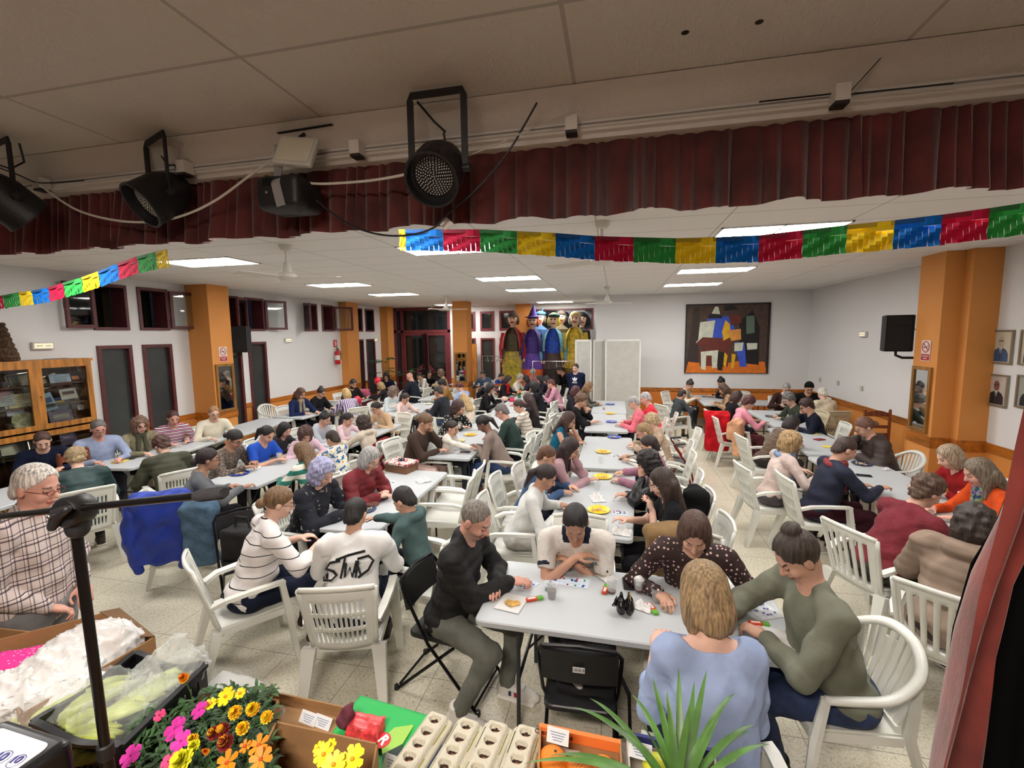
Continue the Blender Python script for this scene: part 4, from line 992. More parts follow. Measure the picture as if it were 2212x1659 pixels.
def stwd_extra(t, d):
    # hand-lettered marks on the back of the sweatshirt
    m = mat((18, 18, 18), .8); o = d['S']; RL = d['RL']
    yb = -.128
    def pp(x, z): p = d['P']+RL@V3(x, yb-.022+.35*x*x, .3+z); return p
    K = 1.12
    st = [[(-.05, .055), (-.11, .045), (-.135, .01), (-.09, -.005), (-.07, -.03), (-.1, -.06), (-.15, -.055)], [(-.075, .06), (.0, .085), (.10, .105)], [(-.02, .07), (-.045, -.05)],
          [(-.015, .04), (-.02, -.045), (.01, .01), (.025, -.045), (.05, .05)], [(.06, .05), (.045, -.05)], [(.055, .06), (.12, .075), (.15, .045), (.12, -.01), (.06, -.05)], [(.04, -.02), (.06, .01), (.078, -.045)]]
    mb = MB()
    for s_ in st: mb.tube([pp(-x*-K, z*K) for x, z in s_], 0, 4, flat=(.013, .014))
    mb.build('back_lettering', m, t)
def hoodie_emblem(t, d):
    m = mat((232, 236, 240), .7); p0 = d['P']+d['RL']@V3(0, .135, .33*d['s']); mb = MB()
    def leaf(a, ln, w):
        pts = []
        for u in (0, .35, .7, 1, .7, .35):
            pass
        c, s_ = sin(a), cos(a); L_ = [(0, 0), (.35, 1), (.75, .8), (1, 0)]; out = [Vector((c*ln*u+s_*w*v, 0, s_*ln*u-c*w*v)) for u, v in L_]+[Vector((c*ln*u-s_*w*v, 0, s_*ln*u+c*w*v)) for u, v in L_[-2:0:-1]]
        return [Vector(p0)+q for q in out]
    for a in (-.75, 0, .75): mb.poly(leaf(a, .1, .022), .004, (0, 1, 0))
    for z in (.0, -.012): mb.box(Vector(p0)+Vector((0, .002, z-.004)), (.1, .005, .005))
    mb.build('chest_emblem', m, t); text_mesh('adidas', .055, 'chest_lettering', m, t, frameM(Vector(p0)+Vector((0, .006, -.05)), (-1, 0, 0), (0, 0, 1)), bold=.001)
P_ = person
W = (226, 224, 220)
# ---- nearest table
P_('man with a buzz cut in a black jacket, left end of the nearest table', 1028, 1122, -8, 1.1, 14, 30, -6, 'r', ('buzz', (120, 112, 104)), mat((15, 15, 16), .8, var=.3, vs=20, bmp=.4, bs=12), mat((106, 108, 100), .9, var=.1, bmp=.3, bs=12), arms={'R': ((-.07, .43, .80), (-.2, 1, -.2), (.5, -.3, -.9)), 'L': ((-.04, .34, .79), (1, .3, 0), (-.7, .0, -.6))}, fat=1.02, puff=.009, collar=True, chair='fold', shoes=(226, 222, 216), knees={'R': (.26, .42, .5), 'L': (-.08, .46, .5)}, feet={'R': (.32, .22, .1), 'L': (-.02, .42, .1)}, beard=2, extra=jacket_extra, chairlab='black folding chair under the man in the black jacket', cdeg=-8)
P_('man in a white polo shirt with navy collar, elbows on the nearest table', 1243, 1128, -88, 1.08, 30, 42, 0, 't', ('short', (34, 30, 30)), mat((214, 208, 200), .9, bmp=.35, bs=30), (60, 62, 70), 'short', arms={'R': ((-.0, .36, .87), (-1, .2, .1), (1, .1, -.4)), 'L': ((.03, .30, .815), (1, .25, 0), (-1, .1, -.4))}, fat=1.06, shw=1.1, collar=(24, 28, 46), beard=2, extra=polo_extra, swell=1.0)
P_('woman in a dark brown blouse with pink dots at the nearest table', 1500, 1150, -97, 1.1, 24, 38, 0, 'm', ('bob', (74, 50, 40)), dots((52, 34, 32), (214, 182, 178), 34, .26), (40, 36, 40), arms={'R': ((.2, .42, .8), (-.2, 1, -.2)), 'L': ((-.2, .36, .8), (.3, 1, 0))}, fat=1.14, neck='v')
P_('blond woman seen from behind in a light blue sweater at the nearest table', 1521, 1282, 96, 1.17, 14, 25, 6, 'l', ('bob', (150, 124, 90)), mat((158, 176, 214), .9, var=.05, bmp=.3, bs=10), (30, 34, 52), arms={'L': ((-.16, .45, .84), (.6, 1, .2), (-.25, -.2, -1)), 'R': ((.1, .42, .82), (-.3, 1, 0), (.25, -.2, -1))}, shw=.8, fat=1.08, neck='boat', chair='slat', chairlab='white slatted resin chair under the blond woman in light blue', sleeve='elbow', cb=-.06)
P_('woman with a messy bun in a sage green cardigan and jeans at the nearest table', 1722, 1200, 186, 1.13, 13, 42, 0, 'm', ('bun', (62, 52, 44)), mat((112, 114, 98), .95, var=.06, bmp=.3, bs=14), mat((38, 52, 84), .9, var=.25, vs=12, bmp=.2), arms={'R': ((.06, .56, .83), (0, 1, -.5), (.9, -.2, -.4)), 'L': ((-.02, .36, .79), (.6, 1, 0), (-.9, .1, -.5))}, fat=1.32, neck='v', chair='round', chairlab='glossy white round-backed chair under the woman in sage green', shoes=(22, 22, 24), feet={'L': (-.1, .3, .1), 'R': (.05, .35, .1)})
# ---- gift box table
P_('woman with a low brown bun in a white sweater with thin black stripes', 604, 1085, 52, 1.02, 18, 20, -10, 'l', ('lowbun', (112, 84, 56)), stripes((28, 28, 30), (224, 218, 216), 13, .08), (26, 32, 50), arms={'R': ((.18, .46, .82), (0, 1, .2), (.8, -.2, -.6)), 'L': ((-.1, .4, .8), (.2, 1, 0))}, fat=1.2, gl=True, chairlab='white slotted armchair under the woman with thin black stripes', shoes=(60, 30, 30), sleeve='elbow')
P_('boy seen from behind in a white sweatshirt with black brush lettering on the back', 768, 1110, 108, .97, 14, 30, -8, 'm', ('short', (26, 22, 20)), mat((228, 226, 224), .9, bmp=.3, bs=12), (30, 34, 50), arms={'R': ((.1, .4, .79), (-.2, 1, -.2)), 'L': ((-.12, .36, .79), (.4, 1, 0))}, fat=1.25, swell=1.25, extra=stwd_extra, chairlab='white resin armchair under the boy with black lettering on his back')
P_('small boy with dark hair in a teal green hooded sweatshirt, reaching left over the table', 872, 1080, 172, .82, 12, 35, 0, 'm', ('short', (28, 24, 24)), mat((70, 92, 92), .95, var=.08, bmp=.3, bs=14), (20, 20, 24), arms={'R': ((.08, .5, .86), (0, 1, 0)), 'L': ((-.16, .3, .66), (.2, 1, -.2))}, hood=True, seatz=.04, chairlab='white resin armchair under the small boy in teal')
P_('woman with wavy lavender hair in a black floral padded jacket', 698, 1020, -2, 1.03, 18, 32, -6, 'l', ('curly', (156, 156, 190)), blotch([(0, (24, 27, 38)), (.62, (24, 27, 38)), (.66, (150, 140, 130)), (.72, (96, 90, 66))], 22), (40, 36, 50), arms={'R': ((.05, .46, .8), (-.2, 1, 0)), 'L': ((-.1, .42, .8), (.4, 1, 0))}, fat=1.22, puff=.01)
P_('woman with a straight grey bob in a maroon quilted jacket and glasses', 800, 990, -8, 1.02, 20, 34, 0, 'l', ('bob', (160, 158, 156)), mat((112, 26, 34), .75, var=.12, bmp=.3, bs=14), (50, 40, 44), arms={'R': ((.12, .44, .8), (-.5, 1, 0)), 'L': ((-.05, .42, .8), (1, .4, 0))}, fat=1.22, gl=(120, 110, 100), puff=.012)
# ---- second row of tables from the left
P_('woman with a low dark bun in a plain grey sweater beside a blue plate', 450, 992, 48, 1.0, 16, 10, 0, 't', ('lowbun', (40, 28, 28)), mat((104, 106, 110), .95, var=.05, bmp=.3, bs=14), (28, 28, 34), arms={'R': ((.18, .5, .84), (0, 1, .1), (.8, -.2, -.6)), 'L': ((-.1, .4, .8), (.3, 1, 0))}, fat=1.18, gl=True, chairlab='white armchair under the woman in the plain grey sweater')
P_('woman with black ponytail and sunglasses-like frames in a leopard print cardigan', 507, 948, 5, 1.0, 22, 35, 0, 't', ('lowbun', (28, 22, 22)), blotch([(0, (70, 58, 52)), (.45, (130, 116, 104)), (.52, (58, 48, 44)), (.58, (140, 126, 112))], 45), (34, 32, 36), arms={'R': ((.12, .5, .8), (-.2, 1, 0)), 'L': ((-.12, .42, .8), (.3, 1, 0))}, fat=1.2, gl=True)
P_('girl with black ponytail in a bright blue T-shirt, arm stretched on the table', 577, 938, -4, .97, 22, 34, 0, 'm', ('pony', (22, 20, 24)), mat((26, 80, 190), .9, bmp=.3, bs=14), (30, 34, 50), 'short', arms={'R': ((.1, .5, .8), (-.3, 1, 0)), 'L': ((-.05, .46, .8), (.8, .6, 0))}, fat=1.05)
P_('child with tousled black hair in a dark sweatshirt beside the pink hooded girl', 615, 928, -6, .86, 20, 32, 0, 'm', ('bob', (24, 20, 20)), (48, 46, 50), fat=1)
P_('girl with curly brown hair and hair clip in a pale pink hooded top', 660, 928, -40, .86, 24, 42, 0, 'm', ('curly', (72, 46, 38)), (214, 182, 196), hood=True, mv=0.95)
P_('girl seen from behind with long light brown hair in a green and white striped sweater', 652, 975, 165, .92, 16, 30, 20, 'l', ('long', (112, 84, 58)), stripes((46, 124, 108), (226, 222, 210), 9, .5), (200, 200, 200), chairlab='white chair under the girl in green and white stripes')
P_('small boy with short brown hair in a white shirt patterned in blue and yellow', 718, 948, 168, .8, 14, 28, 0, 'm', ('short', (48, 36, 30)), blotch([(0, (60, 110, 160)), (.4, (60, 110, 160)), (.45, (226, 222, 208)), (.6, (226, 222, 208)), (.66, (206, 160, 60))], 20), (190, 170, 150), hood=(1), seatz=.05)
P_('girl with a dark bun in a light grey hooded sweatshirt', 702, 905, 0, .9, 20, 30, 0, 'm', ('bun', (26, 22, 22)), mat((176, 180, 190), .95, bmp=.3), (60, 60, 70), hood=True)
P_('small girl with dark braids in a pale pink top beside the grey hooded girl', 752, 906, -8, .76, 16, 28, 0, 'm', ('pony', (28, 20, 20)), (226, 196, 202), seatz=.05)
P_('child seen from behind with thick curly brown hair in a cream hooded jacket', 783, 914, 165, .88, 14, 25, 10, 'm', ('curly', (50, 34, 28)), mat((212, 200, 182), .95, bmp=.3), (90, 84, 80), hood=True)
P_('smiling woman with glasses and dark tied hair in a tan sweater, leaning forward', 812, 881, -112, .98, 28, 25, 0, 'm', ('lowbun', (34, 26, 26)), mat((206, 172, 136), .95, bmp=.3), (60, 50, 46), gl=True, fat=1.1)
# ---- leftmost row
P_('person with a patterned headband in a navy jacket, seated before the display cabinet', 92, 952, -28, 1.02, 22, 36, 0, 'l', ('short', (70, 44, 38), (64, 60, 50)), (22, 28, 50), (30, 30, 40), fat=1.2, chair=None)
P_('person with curly blond hair in a dark teal padded jacket, bent forward', 165, 992, 150, 1.0, 34, 40, 0, 'l', ('curlyshort', (150, 126, 92)), mat((28, 56, 56), .6, var=.1), (40, 40, 44), fat=1.2, puff=.014, chairlab='white slotted armchair behind the dark teal padded jacket')
P_('man with grey hair and glasses in a light blue shirt, seated before the tall window', 213, 926, -22, 1.06, 14, 24, 0, 'r', ('short', (96, 92, 88)), mat((146, 158, 188), .9, var=.1, bmp=.3, bs=14), (50, 50, 60), fat=1.2, gl=True, collar=True)
P_('woman with a brown bob and glasses in a khaki jacket and striped dark scarf', 303, 918, -18, 1.0, 14, 18, 0, 'l', ('curly', (104, 78, 60)), mat((124, 116, 92), .9, var=.2, vs=20, bmp=.3), (50, 46, 40), gl=(110, 40, 50), scarf=stripes((54, 54, 44), (90, 88, 66), 40, .5), fat=1.1)
P_('person seen from behind with short auburn hair in a dark olive padded coat', 350, 962, 155, .98, 30, 40, 10, 'l', ('curlyshort', (72, 42, 34)), mat((58, 60, 42), .75, var=.1), (40, 40, 36), puff=.016, fat=1.15, chairlab='white slotted armchair behind the dark olive padded coat')
P_('smiling woman with short dark red hair in a sweater with pink and navy stripes', 374, 903, -25, 1.0, 16, 22, 0, 'r', ('short', (66, 34, 34)), stripes((62, 40, 62), (232, 226, 222), 20, .5, 'Z', (222, 140, 170)), (50, 46, 60), fat=1.15)
P_('woman with short light brown hair and glasses in a cream jacket', 462, 892, -28, 1.0, 12, 22, 0, 'l', ('short', (150, 112, 76)), mat((214, 206, 186), .85, var=.05, bmp=.3, bs=12), (60, 56, 60), gl=(120, 100, 80), collar=True, fat=1.15)
# ---- by the left wall
P_('woman with long brown hair in a navy coat and patterned scarf', 650, 850, -8, 1.04, 12, 30, 0, 'm', ('long', (82, 54, 42)), (26, 36, 74), (30, 30, 44), gl=True, scarf=blotch([(0, (150, 134, 110)), (.5, (90, 80, 70)), (.56, (176, 164, 140))], 50), fat=1.15)
P_('girl with a small dark bun in a black padded jacket with fur collar', 694, 848, -5, .98, 16, 30, 0, 'm', ('bun', (40, 28, 28)), (20, 20, 24), hood=True, puff=.014)
P_('blond person seen from behind in a purple and white striped shirt by the left wall', 747, 850, 150, .98, 14, 25, 15, 'l', ('bob', (184, 156, 104)), stripes((92, 52, 120), (222, 214, 226), 24, .5, 'X'), (70, 60, 90))
P_('bearded man with dark hair in a black jacket by the second orange pillar', 763, 829, -25, 1.06, 20, 34, 0, 't', ('short', (34, 28, 26)), (28, 26, 28), beard=1, fat=1.1)
P_('child with a blond fringe and dark sweater beside a red balloon', 822, 834, 200, .85, 14, 28, 0, 'l', ('bob', (150, 120, 80)), (34, 28, 36))
P_('young woman with black hair in a navy top, before the double door', 834, 813, -70, .98, 18, 34, 0, 'm', ('long', (22, 20, 24)), (24, 26, 48))
P_('woman with curly grey brown hair and glasses in a light blue cardigan', 851, 846, -6, 1.0, 16, 30, 0, 'm', ('curly', (110, 92, 80)), mat((186, 196, 200), .9, bmp=.3), (60, 70, 96), gl=True)
P_('girl with tied dark hair in a pale pink jacket beside the light blue cardigan', 876, 855, -20, .86, 18, 34, 0, 'm', ('pony', (40, 28, 28)), (224, 196, 190), mv=0.96)
P_('bald man with glasses in a dark navy sweater seen from the side', 885, 814, 175, 1.08, 16, 30, 0, 'r', ('bald', (120, 110, 100)), (34, 38, 50), gl=True, fat=1.15)
P_('young person in a white hooded sweatshirt before the double door', 906, 812, -140, .98, 22, 34, 0, 't', ('short', (30, 26, 26)), (214, 214, 210), hood=True)
P_('young person in a black sweatshirt with white letters before the double door', 928, 811, -50, .98, 20, 34, 0, 'm', ('short', (24, 22, 22)), (22, 22, 26), mv=1.05)
P_('person with long curly hair in a tan fleece at the foot of the double door', 951, 806, 200, .98, 16, 25, 0, 'm', ('curly', (120, 100, 84)), (196, 174, 126))
P_('person with short curly dark hair in a mustard brown jacket', 955, 830, 195, 1.02, 18, 32, 0, 't', ('curlyshort', (34, 28, 26)), (142, 104, 54), fat=1.1)
P_('person seen from behind with short dark hair in a charcoal sweater', 946, 846, 172, 1.05, 16, 28, 0, 't', ('short', (48, 42, 40)), (44, 46, 54), (70, 86, 110), fat=1.15)
P_('woman with dark red tied hair in a light blue shirt by the orange column mirror', 992, 836, 160, 1.0, 22, 34, 0, 'm', ('lowbun', (84, 36, 36)), (146, 170, 216))
P_('person seen from behind with long blond hair in a cream top', 1001, 862, 150, .98, 16, 28, 0, 'l', ('long', (176, 146, 102)), (222, 206, 186))
# ---- brown sweatshirt table
P_('woman with short curly dark hair in a black blouse with white oval spots', 990, 880, -10, 1.02, 24, 34, 0, 'm', ('curly', (64, 40, 36)), dots((20, 20, 22), (222, 220, 216), 20, .3), (40, 40, 44), fat=1.2, arms={'R': ((.1, .45, .8), (-.2, 1, 0)), 'L': 'chin'})
P_('toddler with dark hair in a white sweater reaching for a yellow plate', 977, 925, -5, .72, 10, 20, 0, 'm', ('short', (40, 30, 28)), (222, 216, 206), seatz=.1, arms={'R': ((.06, .42, .84), (0, 1, 0)), 'L': ((-.1, .3, .8), (.3, 1, 0))})
P_('woman with tied light brown hair in a dark brown sweatshirt with a white chest print', 920, 912, -6, 1.06, 18, 32, 0, 'm', ('lowbun', (104, 76, 54)), mat((62, 46, 38), .95, var=.08, bmp=.3, bs=14), mat((214, 182, 172), .9, bmp=.3), fat=1.3, arms={'R': ((.04, .48, .8), (0, 1, 0)), 'L': 'chin'}, chairlab='white resin armchair under the woman in the dark brown sweatshirt', shoes=(200, 190, 186))
P_('woman with a black ponytail in a taupe blazer and blue jeans, leaning over her card', 1043, 915, 183, 1.02, 24, 40, 0, 'd', ('pony', (22, 18, 20)), mat((132, 116, 108), .9, var=.05, bmp=.3), mat((42, 60, 98), .9, var=.2, vs=12), fat=1.08, chairlab='white resin armchair under the woman in the taupe blazer', shoes=(150, 90, 70), arms={'R': ((.05, .42, .8), (-.2, 1, 0)), 'L': ((-.1, .36, .8), (.4, 1, 0))})
P_('man with grey hair and glasses in a dark green sweater, seen from the side', 1083, 889, 178, 1.08, 20, 34, 0, 'r', ('short', (104, 100, 96)), mat((38, 58, 54), .95, bmp=.3), (26, 28, 32), fat=1.12, gl=True)
P_('woman with a claw hair clip in a cream sweater with dark stripes', 1120, 877, 176, .98, 16, 26, 10, 'm', ('lowbun', (64, 44, 40)), stripes((70, 62, 56), (218, 208, 194), 15, .14), (50, 48, 54))
P_('person seen from behind with very long wavy dark hair in a dark coat', 1140, 868, 172, 1.0, 12, 22, 0, 'm', ('vlong', (60, 42, 36)), (44, 38, 42), mv=1.04)
P_('person seen from behind with black hair and a black hooded jacket', 1152, 836, 175, 1.05, 14, 24, 0, 't', ('curly', (20, 18, 20)), (28, 28, 34), hood=True, puff=.01, fat=1.15)
P_('woman with short auburn hair in a pink sweater, chin on hand', 1190, 829, 178, 1.0, 18, 28, 0, 'r', ('short', (92, 50, 42)), (196, 140, 158), fat=1.1, arms={'R': 'chin', 'L': ((-.1, .4, .8), (.3, 1, 0))})
P_('woman with short black hair in a black turtleneck', 1060, 838, -4, 1.02, 16, 30, 0, 'm', ('bob', (30, 24, 24)), (24, 22, 24), collar=True)
P_('woman with glasses in a black cardigan over a red top', 1098, 820, -8, 1.02, 18, 32, 0, 'm', ('bob', (50, 30, 30)), (30, 24, 28), gl=True, scarf=(170, 30, 36))
P_('woman with short grey curls in a cream cardigan', 1123, 817, -8, 1.0, 16, 30, 0, 'l', ('curlyshort', (160, 148, 134)), (220, 210, 194), fat=1.1)
P_('woman with short white hair and a dusty pink top, far back', 1151, 806, -95, 1.0, 16, 28, 0, 'l', ('curlyshort', (176, 172, 168)), (178, 110, 110))
P_('girl with long dark hair in a dark top left of the leaning person in black', 1166, 819, 200, .95, 18, 30, 0, 'm', ('long', (40, 34, 34)), (44, 44, 60))
P_('dark-haired woman in a dark jacket looking down behind the pink sweater', 1180, 818, 190, .98, 18, 34, 0, 'm', ('long', (34, 28, 30)), (34, 34, 44), mv=0.97)
P_('person in a denim shirt with short brown hair at the far back table', 1043, 808, -92, 1.04, 22, 44, 0, 'm', ('short', (70, 54, 46)), (74, 94, 120))
P_('child in a blue and grey jacket left of the far wooden chair', 1083, 811, -30, .82, 18, 30, 0, 'm', ('short', (34, 28, 28)), (50, 70, 140), mv=0.97)
P_('child with dark hair behind the child in the blue and grey jacket', 1091, 800, -60, .82, 14, 24, 0, 'm', ('short', (40, 30, 30)), (206, 200, 190))
P_('small child with tied dark hair in the far middle of the hall', 1101, 808, 180, .78, 14, 24, 0, 'm', ('pony', (44, 28, 28)), (200, 180, 176), seatz=.04, mv=1.03)
P_('person with dark hair between the grey curls and the dusty pink top', 1135, 818, 190, .95, 14, 26, 0, 'm', ('bob', (36, 30, 30)), (46, 44, 54))
P_('person in black with a flat cap leaning forward beside the clothes rack', 1209, 800, 205, 1.15, 30, 40, 0, 'r', ('cap', (60, 50, 46), (84, 76, 66)), (24, 24, 28))
# ---- centre row, left side
P_('woman with curly blond brown hair in a khaki cardigan near the standing person', 1272, 836, -6, 1.02, 16, 26, 0, 'm', ('long', (128, 96, 66)), (96, 92, 82))
P_('woman with dark red hair in a black hooded coat', 1244, 845, -8, 1.0, 12, 26, 0, 'm', ('bob', (74, 40, 40)), (34, 32, 40), hood=True, gl=True)
P_('woman with short curly brown hair in a loose black top, reaching for a blue plate', 1256, 865, -3, 1.03, 16, 24, 0, 'm', ('curlyshort', (104, 78, 62)), (26, 24, 26), fat=1.2, arms={'R': ((.1, .5, .8), (-.2, 1, 0)), 'L': 'chin'}, sleeve='elbow')
P_('woman with long dark brown hair in a sleeveless teal top, chin on hand', 1229, 906, -6, 1.0, 20, 28, 0, 'm', ('long', (62, 38, 34)), (26, 96, 124), sleeve='none', gl=True, arms={'R': ((.06, .42, .8), (-.2, 1, 0)), 'L': 'chin'})
P_('young woman with long dark hair in a dusty pink hoodie, hand at her temple', 1232, 968, -4, 1.0, 22, 32, 0, 'm', ('vlong', (44, 28, 28)), mat((176, 140, 148), .95, bmp=.3), (60, 52, 56), gl=True, hood=True, arms={'R': ((.06, .5, .8), (-.2, 1, 0)), 'L': 'chin'})
P_('woman with short brown hair and glasses in a blue vest over a white blouse', 1182, 986, 0, .98, 18, 30, 0, 'm', ('short', (92, 58, 38)), mat((58, 84, 122), .9, bmp=.3), (40, 44, 60), gl=(150, 120, 80), collar=(224, 220, 216))
P_('girl with a long dark ponytail in a white sweatshirt, behind the white polo shirt', 1180, 1030, 4, .96, 22, 30, 0, 't', ('pony', (40, 28, 28)), mat((214, 214, 212), .95, bmp=.3, bs=12), (200, 196, 190), chairlab='white resin armchair under the girl in the white sweatshirt', fat=1.05)
# ---- centre row, right side
P_('woman with short grey hair in a bright pink shirt', 1368, 870, 178, 1.02, 16, 32, 0, 'l', ('short', (168, 166, 164)), (232, 116, 132), fat=1.18)
P_('woman with short grey hair in a red shirt behind the pink shirt', 1394, 866, 176, 1.02, 16, 28, 0, 'l', ('short', (170, 168, 168)), (226, 60, 76), fat=1.1, mv=1.04)
P_('woman with set blond hair in a beige padded jacket', 1408, 912, 176, .98, 14, 28, 0, 'l', ('curlyshort', (180, 156, 120)), (176, 154, 134), puff=.012, fat=1.12)
P_('woman with short blond hair and glasses in a cream sweater with navy stripes', 1391, 933, 178, 1.0, 20, 30, 0, 'm', ('short', (146, 120, 84)), stripes((50, 52, 70), (224, 216, 204), 14, .13), (60, 60, 80), gl=(150, 60, 80), fat=1.1)
P_('person with dark hair in a mauve sweater behind the black leather jacket', 1402, 975, 174, 1.0, 14, 26, 0, 'm', ('short', (40, 28, 28)), (158, 112, 130), mv=1.05)
P_('woman with long curly black hair in a black leather jacket, hand on her chin', 1398, 1000, 180, 1.0, 18, 30, 0, 'm', ('curly', (28, 22, 24)), mat((20, 20, 22), .4), (24, 24, 30), arms={'R': ((.05, .44, .8), (-.2, 1, 0)), 'L': 'chin'})
P_('young woman with very long dark brown hair and glasses in a black T-shirt, side view', 1430, 1042, 183, 1.02, 12, 26, 0, 'l', ('vlong', (54, 40, 34)), (24, 24, 28), (22, 22, 28), 'short', gl=(200, 196, 190), arms={'R': ((.0, .46, .84), (0, 1, .2)), 'L': ((-.05, .26, .95), (0, .6, 1))})
# ---- right rows
P_('woman with a topknot in a cream blouse at the table under the painting', 1490, 826, -30, .98, 24, 40, 0, 'm', ('bun', (44, 34, 34)), (216, 206, 190), mv=.955)
P_('small child seen from behind in a grey jacket at the table under the painting', 1474, 852, 30, .82, 18, 24, 0, 'm', ('short', (46, 34, 30)), (64, 70, 72), (120, 110, 96), seatz=.05, chairlab='white resin armchair under the small child in grey')
P_('woman with a black bun in a black top under the painting', 1558, 826, 190, 1.0, 22, 38, 0, 'm', ('bun', (26, 20, 22)), (24, 22, 26))
P_('woman with long brown hair in a tan fur jacket', 1562, 840, 170, .98, 20, 34, 0, 'm', ('long', (78, 54, 42)), mat((150, 118, 88), .95, var=.3, vs=40, bmp=.6, bs=60))
P_('person with shoulder-length dark brown hair in a black top beside the pink sweater', 1592, 861, 8, 1.0, 14, 26, 0, 'm', ('bob', (64, 44, 38)), (26, 24, 26), mv=1.03)
P_('woman with short curly auburn hair in a light pink sweater', 1618, 870, 6, 1.0, 20, 30, 0, 'm', ('curlyshort', (78, 42, 40)), (222, 146, 164), (100, 50, 56), arms={'R': ((.1, .5, .8), (-.2, 1, 0)), 'L': ((-.1, .42, .8), (.3, 1, 0))})
P_('elderly woman with short grey hair in a brown cardigan, far right corner', 1699, 833, -95, 1.0, 18, 36, 0, 'l', ('short', (150, 148, 146)), (62, 40, 34), scarf=(214, 186, 186), fat=1.1, mv=.955)
P_('man in a black beanie and black sweater, far right corner', 1748, 832, -100, 1.08, 16, 36, 0, 'm', ('cap', (20, 20, 22), (18, 18, 20)), (24, 22, 22), gl=True, fat=1.15, mv=.955)
P_('person seen from behind with white hair in a cream sweater on a beige chair', 1776, 850, 100, 1.0, 14, 30, 0, 'l', ('short', (214, 206, 190)), (220, 206, 180), chair='beige', chairlab='beige resin armchair under the white-haired person, far right corner', fat=1.1)
P_('woman with short grey hair and glasses in a dark green sweater, reaching for a plate', 1704, 862, 190, 1.0, 22, 34, 0, 'l', ('curlyshort', (104, 102, 100)), (62, 68, 56), gl=True, fat=1.1, chair='beige')
P_('woman with short dark red hair in a navy sweater, hand to her chin', 1742, 877, 176, 1.02, 18, 30, 0, 'm', ('curlyshort', (56, 34, 34)), (22, 28, 44), arms={'R': 'chin', 'L': ((-.1, .4, .8), (.3, 1, 0))}, fat=1.15, gl=True)
P_('person with dark hair in a beige plaid shirt bent over the table', 1712, 915, 8, .98, 32, 34, 0, 'm', ('bob', (38, 28, 28)), plaid((150, 132, 116), (120, 100, 88), (206, 196, 186), 16), (60, 54, 54))
P_('woman with curly golden hair in a pale pink cardigan and blue scarf', 1710, 955, 8, 1.0, 14, 24, -10, 'l', ('curly', (160, 130, 90)), (206, 186, 178), (90, 84, 90), scarf=(126, 148, 180), fat=1.1, chairlab='white slotted armchair under the woman with curly golden hair')
P_('woman with tied reddish hair and glasses in a dark brown padded coat', 1867, 922, 183, 1.06, 22, 32, 0, 'm', ('lowbun', (104, 70, 56)), mat((56, 42, 38), .6, var=.12), (40, 36, 40), gl=True, hood=True, puff=.018, fat=1.22, arms={'R': 'chin', 'L': ((-.1, .4, .8), (.3, 1, 0))}, chair='round')
P_('person with short dark hair in a navy jacket and red checked scarf, arm stretched right', 1826, 970, 4, 1.06, 16, 30, 0, 'm', ('short', (60, 42, 38)), mat((24, 30, 52), .85, var=.08, bmp=.3), (58, 24, 34), scarf=plaid((170, 40, 56), (230, 220, 220), (120, 24, 40), 60), fat=1.2, shoes=(206, 200, 194), arms={'R': ((.1, .54, .82), (-.1, 1, 0)), 'L': ((-.05, .42, .8), (.3, 1, 0))}, chairlab='white resin armchair under the navy jacket and red checked scarf', feet={'R': (.16, .22, .1), 'L': (-.08, .1, .1)})
P_('woman with a straight blond grey bob in a red sweater, reaching left over the table', 2050, 986, 178, 1.02, 22, 30, 0, 'l', ('bob', (156, 136, 112)), (142, 26, 28), fat=1.15, arms={'R': ((.0, .52, .82), (0, 1, 0)), 'L': ((-.15, .36, .8), (.4, 1, 0))})
P_('woman with long grey brown hair in an orange sweater and multicoloured scarf', 2114, 1020, 172, 1.04, 16, 28, 0, 'r', ('long', (112, 98, 82)), (206, 78, 30), scarf=blotch([(0, (40, 60, 110)), (.45, (120, 160, 80)), (.52, (150, 110, 160)), (.6, (50, 80, 130))], 16), fat=1.2)
P_('person with short brown hair seen from behind in a maroon ribbed shirt', 2003, 1062, 14, 1.04, 26, 30, 0, 'm', ('curlyshort', (82, 60, 46)), mat((112, 34, 44), .95, var=.06, bmp=.4, bs=30), (54, 52, 48), 'elbow', fat=1.35, arms={'R': ((.15, .5, .8), (-.1, 1, 0)), 'L': ((-.05, .42, .8), (.3, 1, 0))}, chair='slat', chairlab='white slatted resin chair under the person in the maroon shirt', cdeg=25)
P_('person seen from behind with dark curly hair in a taupe padded hooded jacket', 2108, 1132, 40, 1.02, 18, 30, 0, 'm', ('curly', (50, 38, 32)), mat((136, 116, 100), .85, var=.06), (60, 54, 50), hood=True, puff=.016, fat=1.3, chair='slat', chairlab='white slatted resin chair beside the red side curtain', cdeg=50)
# ---- standing
P_('old man with white hair and glasses standing in a checked shirt and grey jeans', 80, 1050, 20, 1.04, 4, 16, -6, 'r', ('short', (206, 198, 190)), plaid((222, 212, 208), (104, 92, 102), (244, 236, 232), 15), mat((118, 116, 118), .9, var=.12, bmp=.3), arms={'R': ((.12, .16, 1.0), (-.6, .5, -.5), (.7, -.7, -.3)), 'L': ((-.12, .16, 1.0), (.6, .5, -.5))}, stand=True, fat=1.14, gl=(110, 30, 30), collar=True)
P_('person with tied hair and glasses standing in a navy hoodie with a white chest logo', 1243, 795, -95, .98, 0, 6, -12, 'l', ('lowbun', (60, 44, 38)), (22, 28, 56), (30, 30, 40), stand=True, fat=1.25, gl=True, hood=True, arms={'R': 'back', 'L': 'back'}, extra=hoodie_emblem)
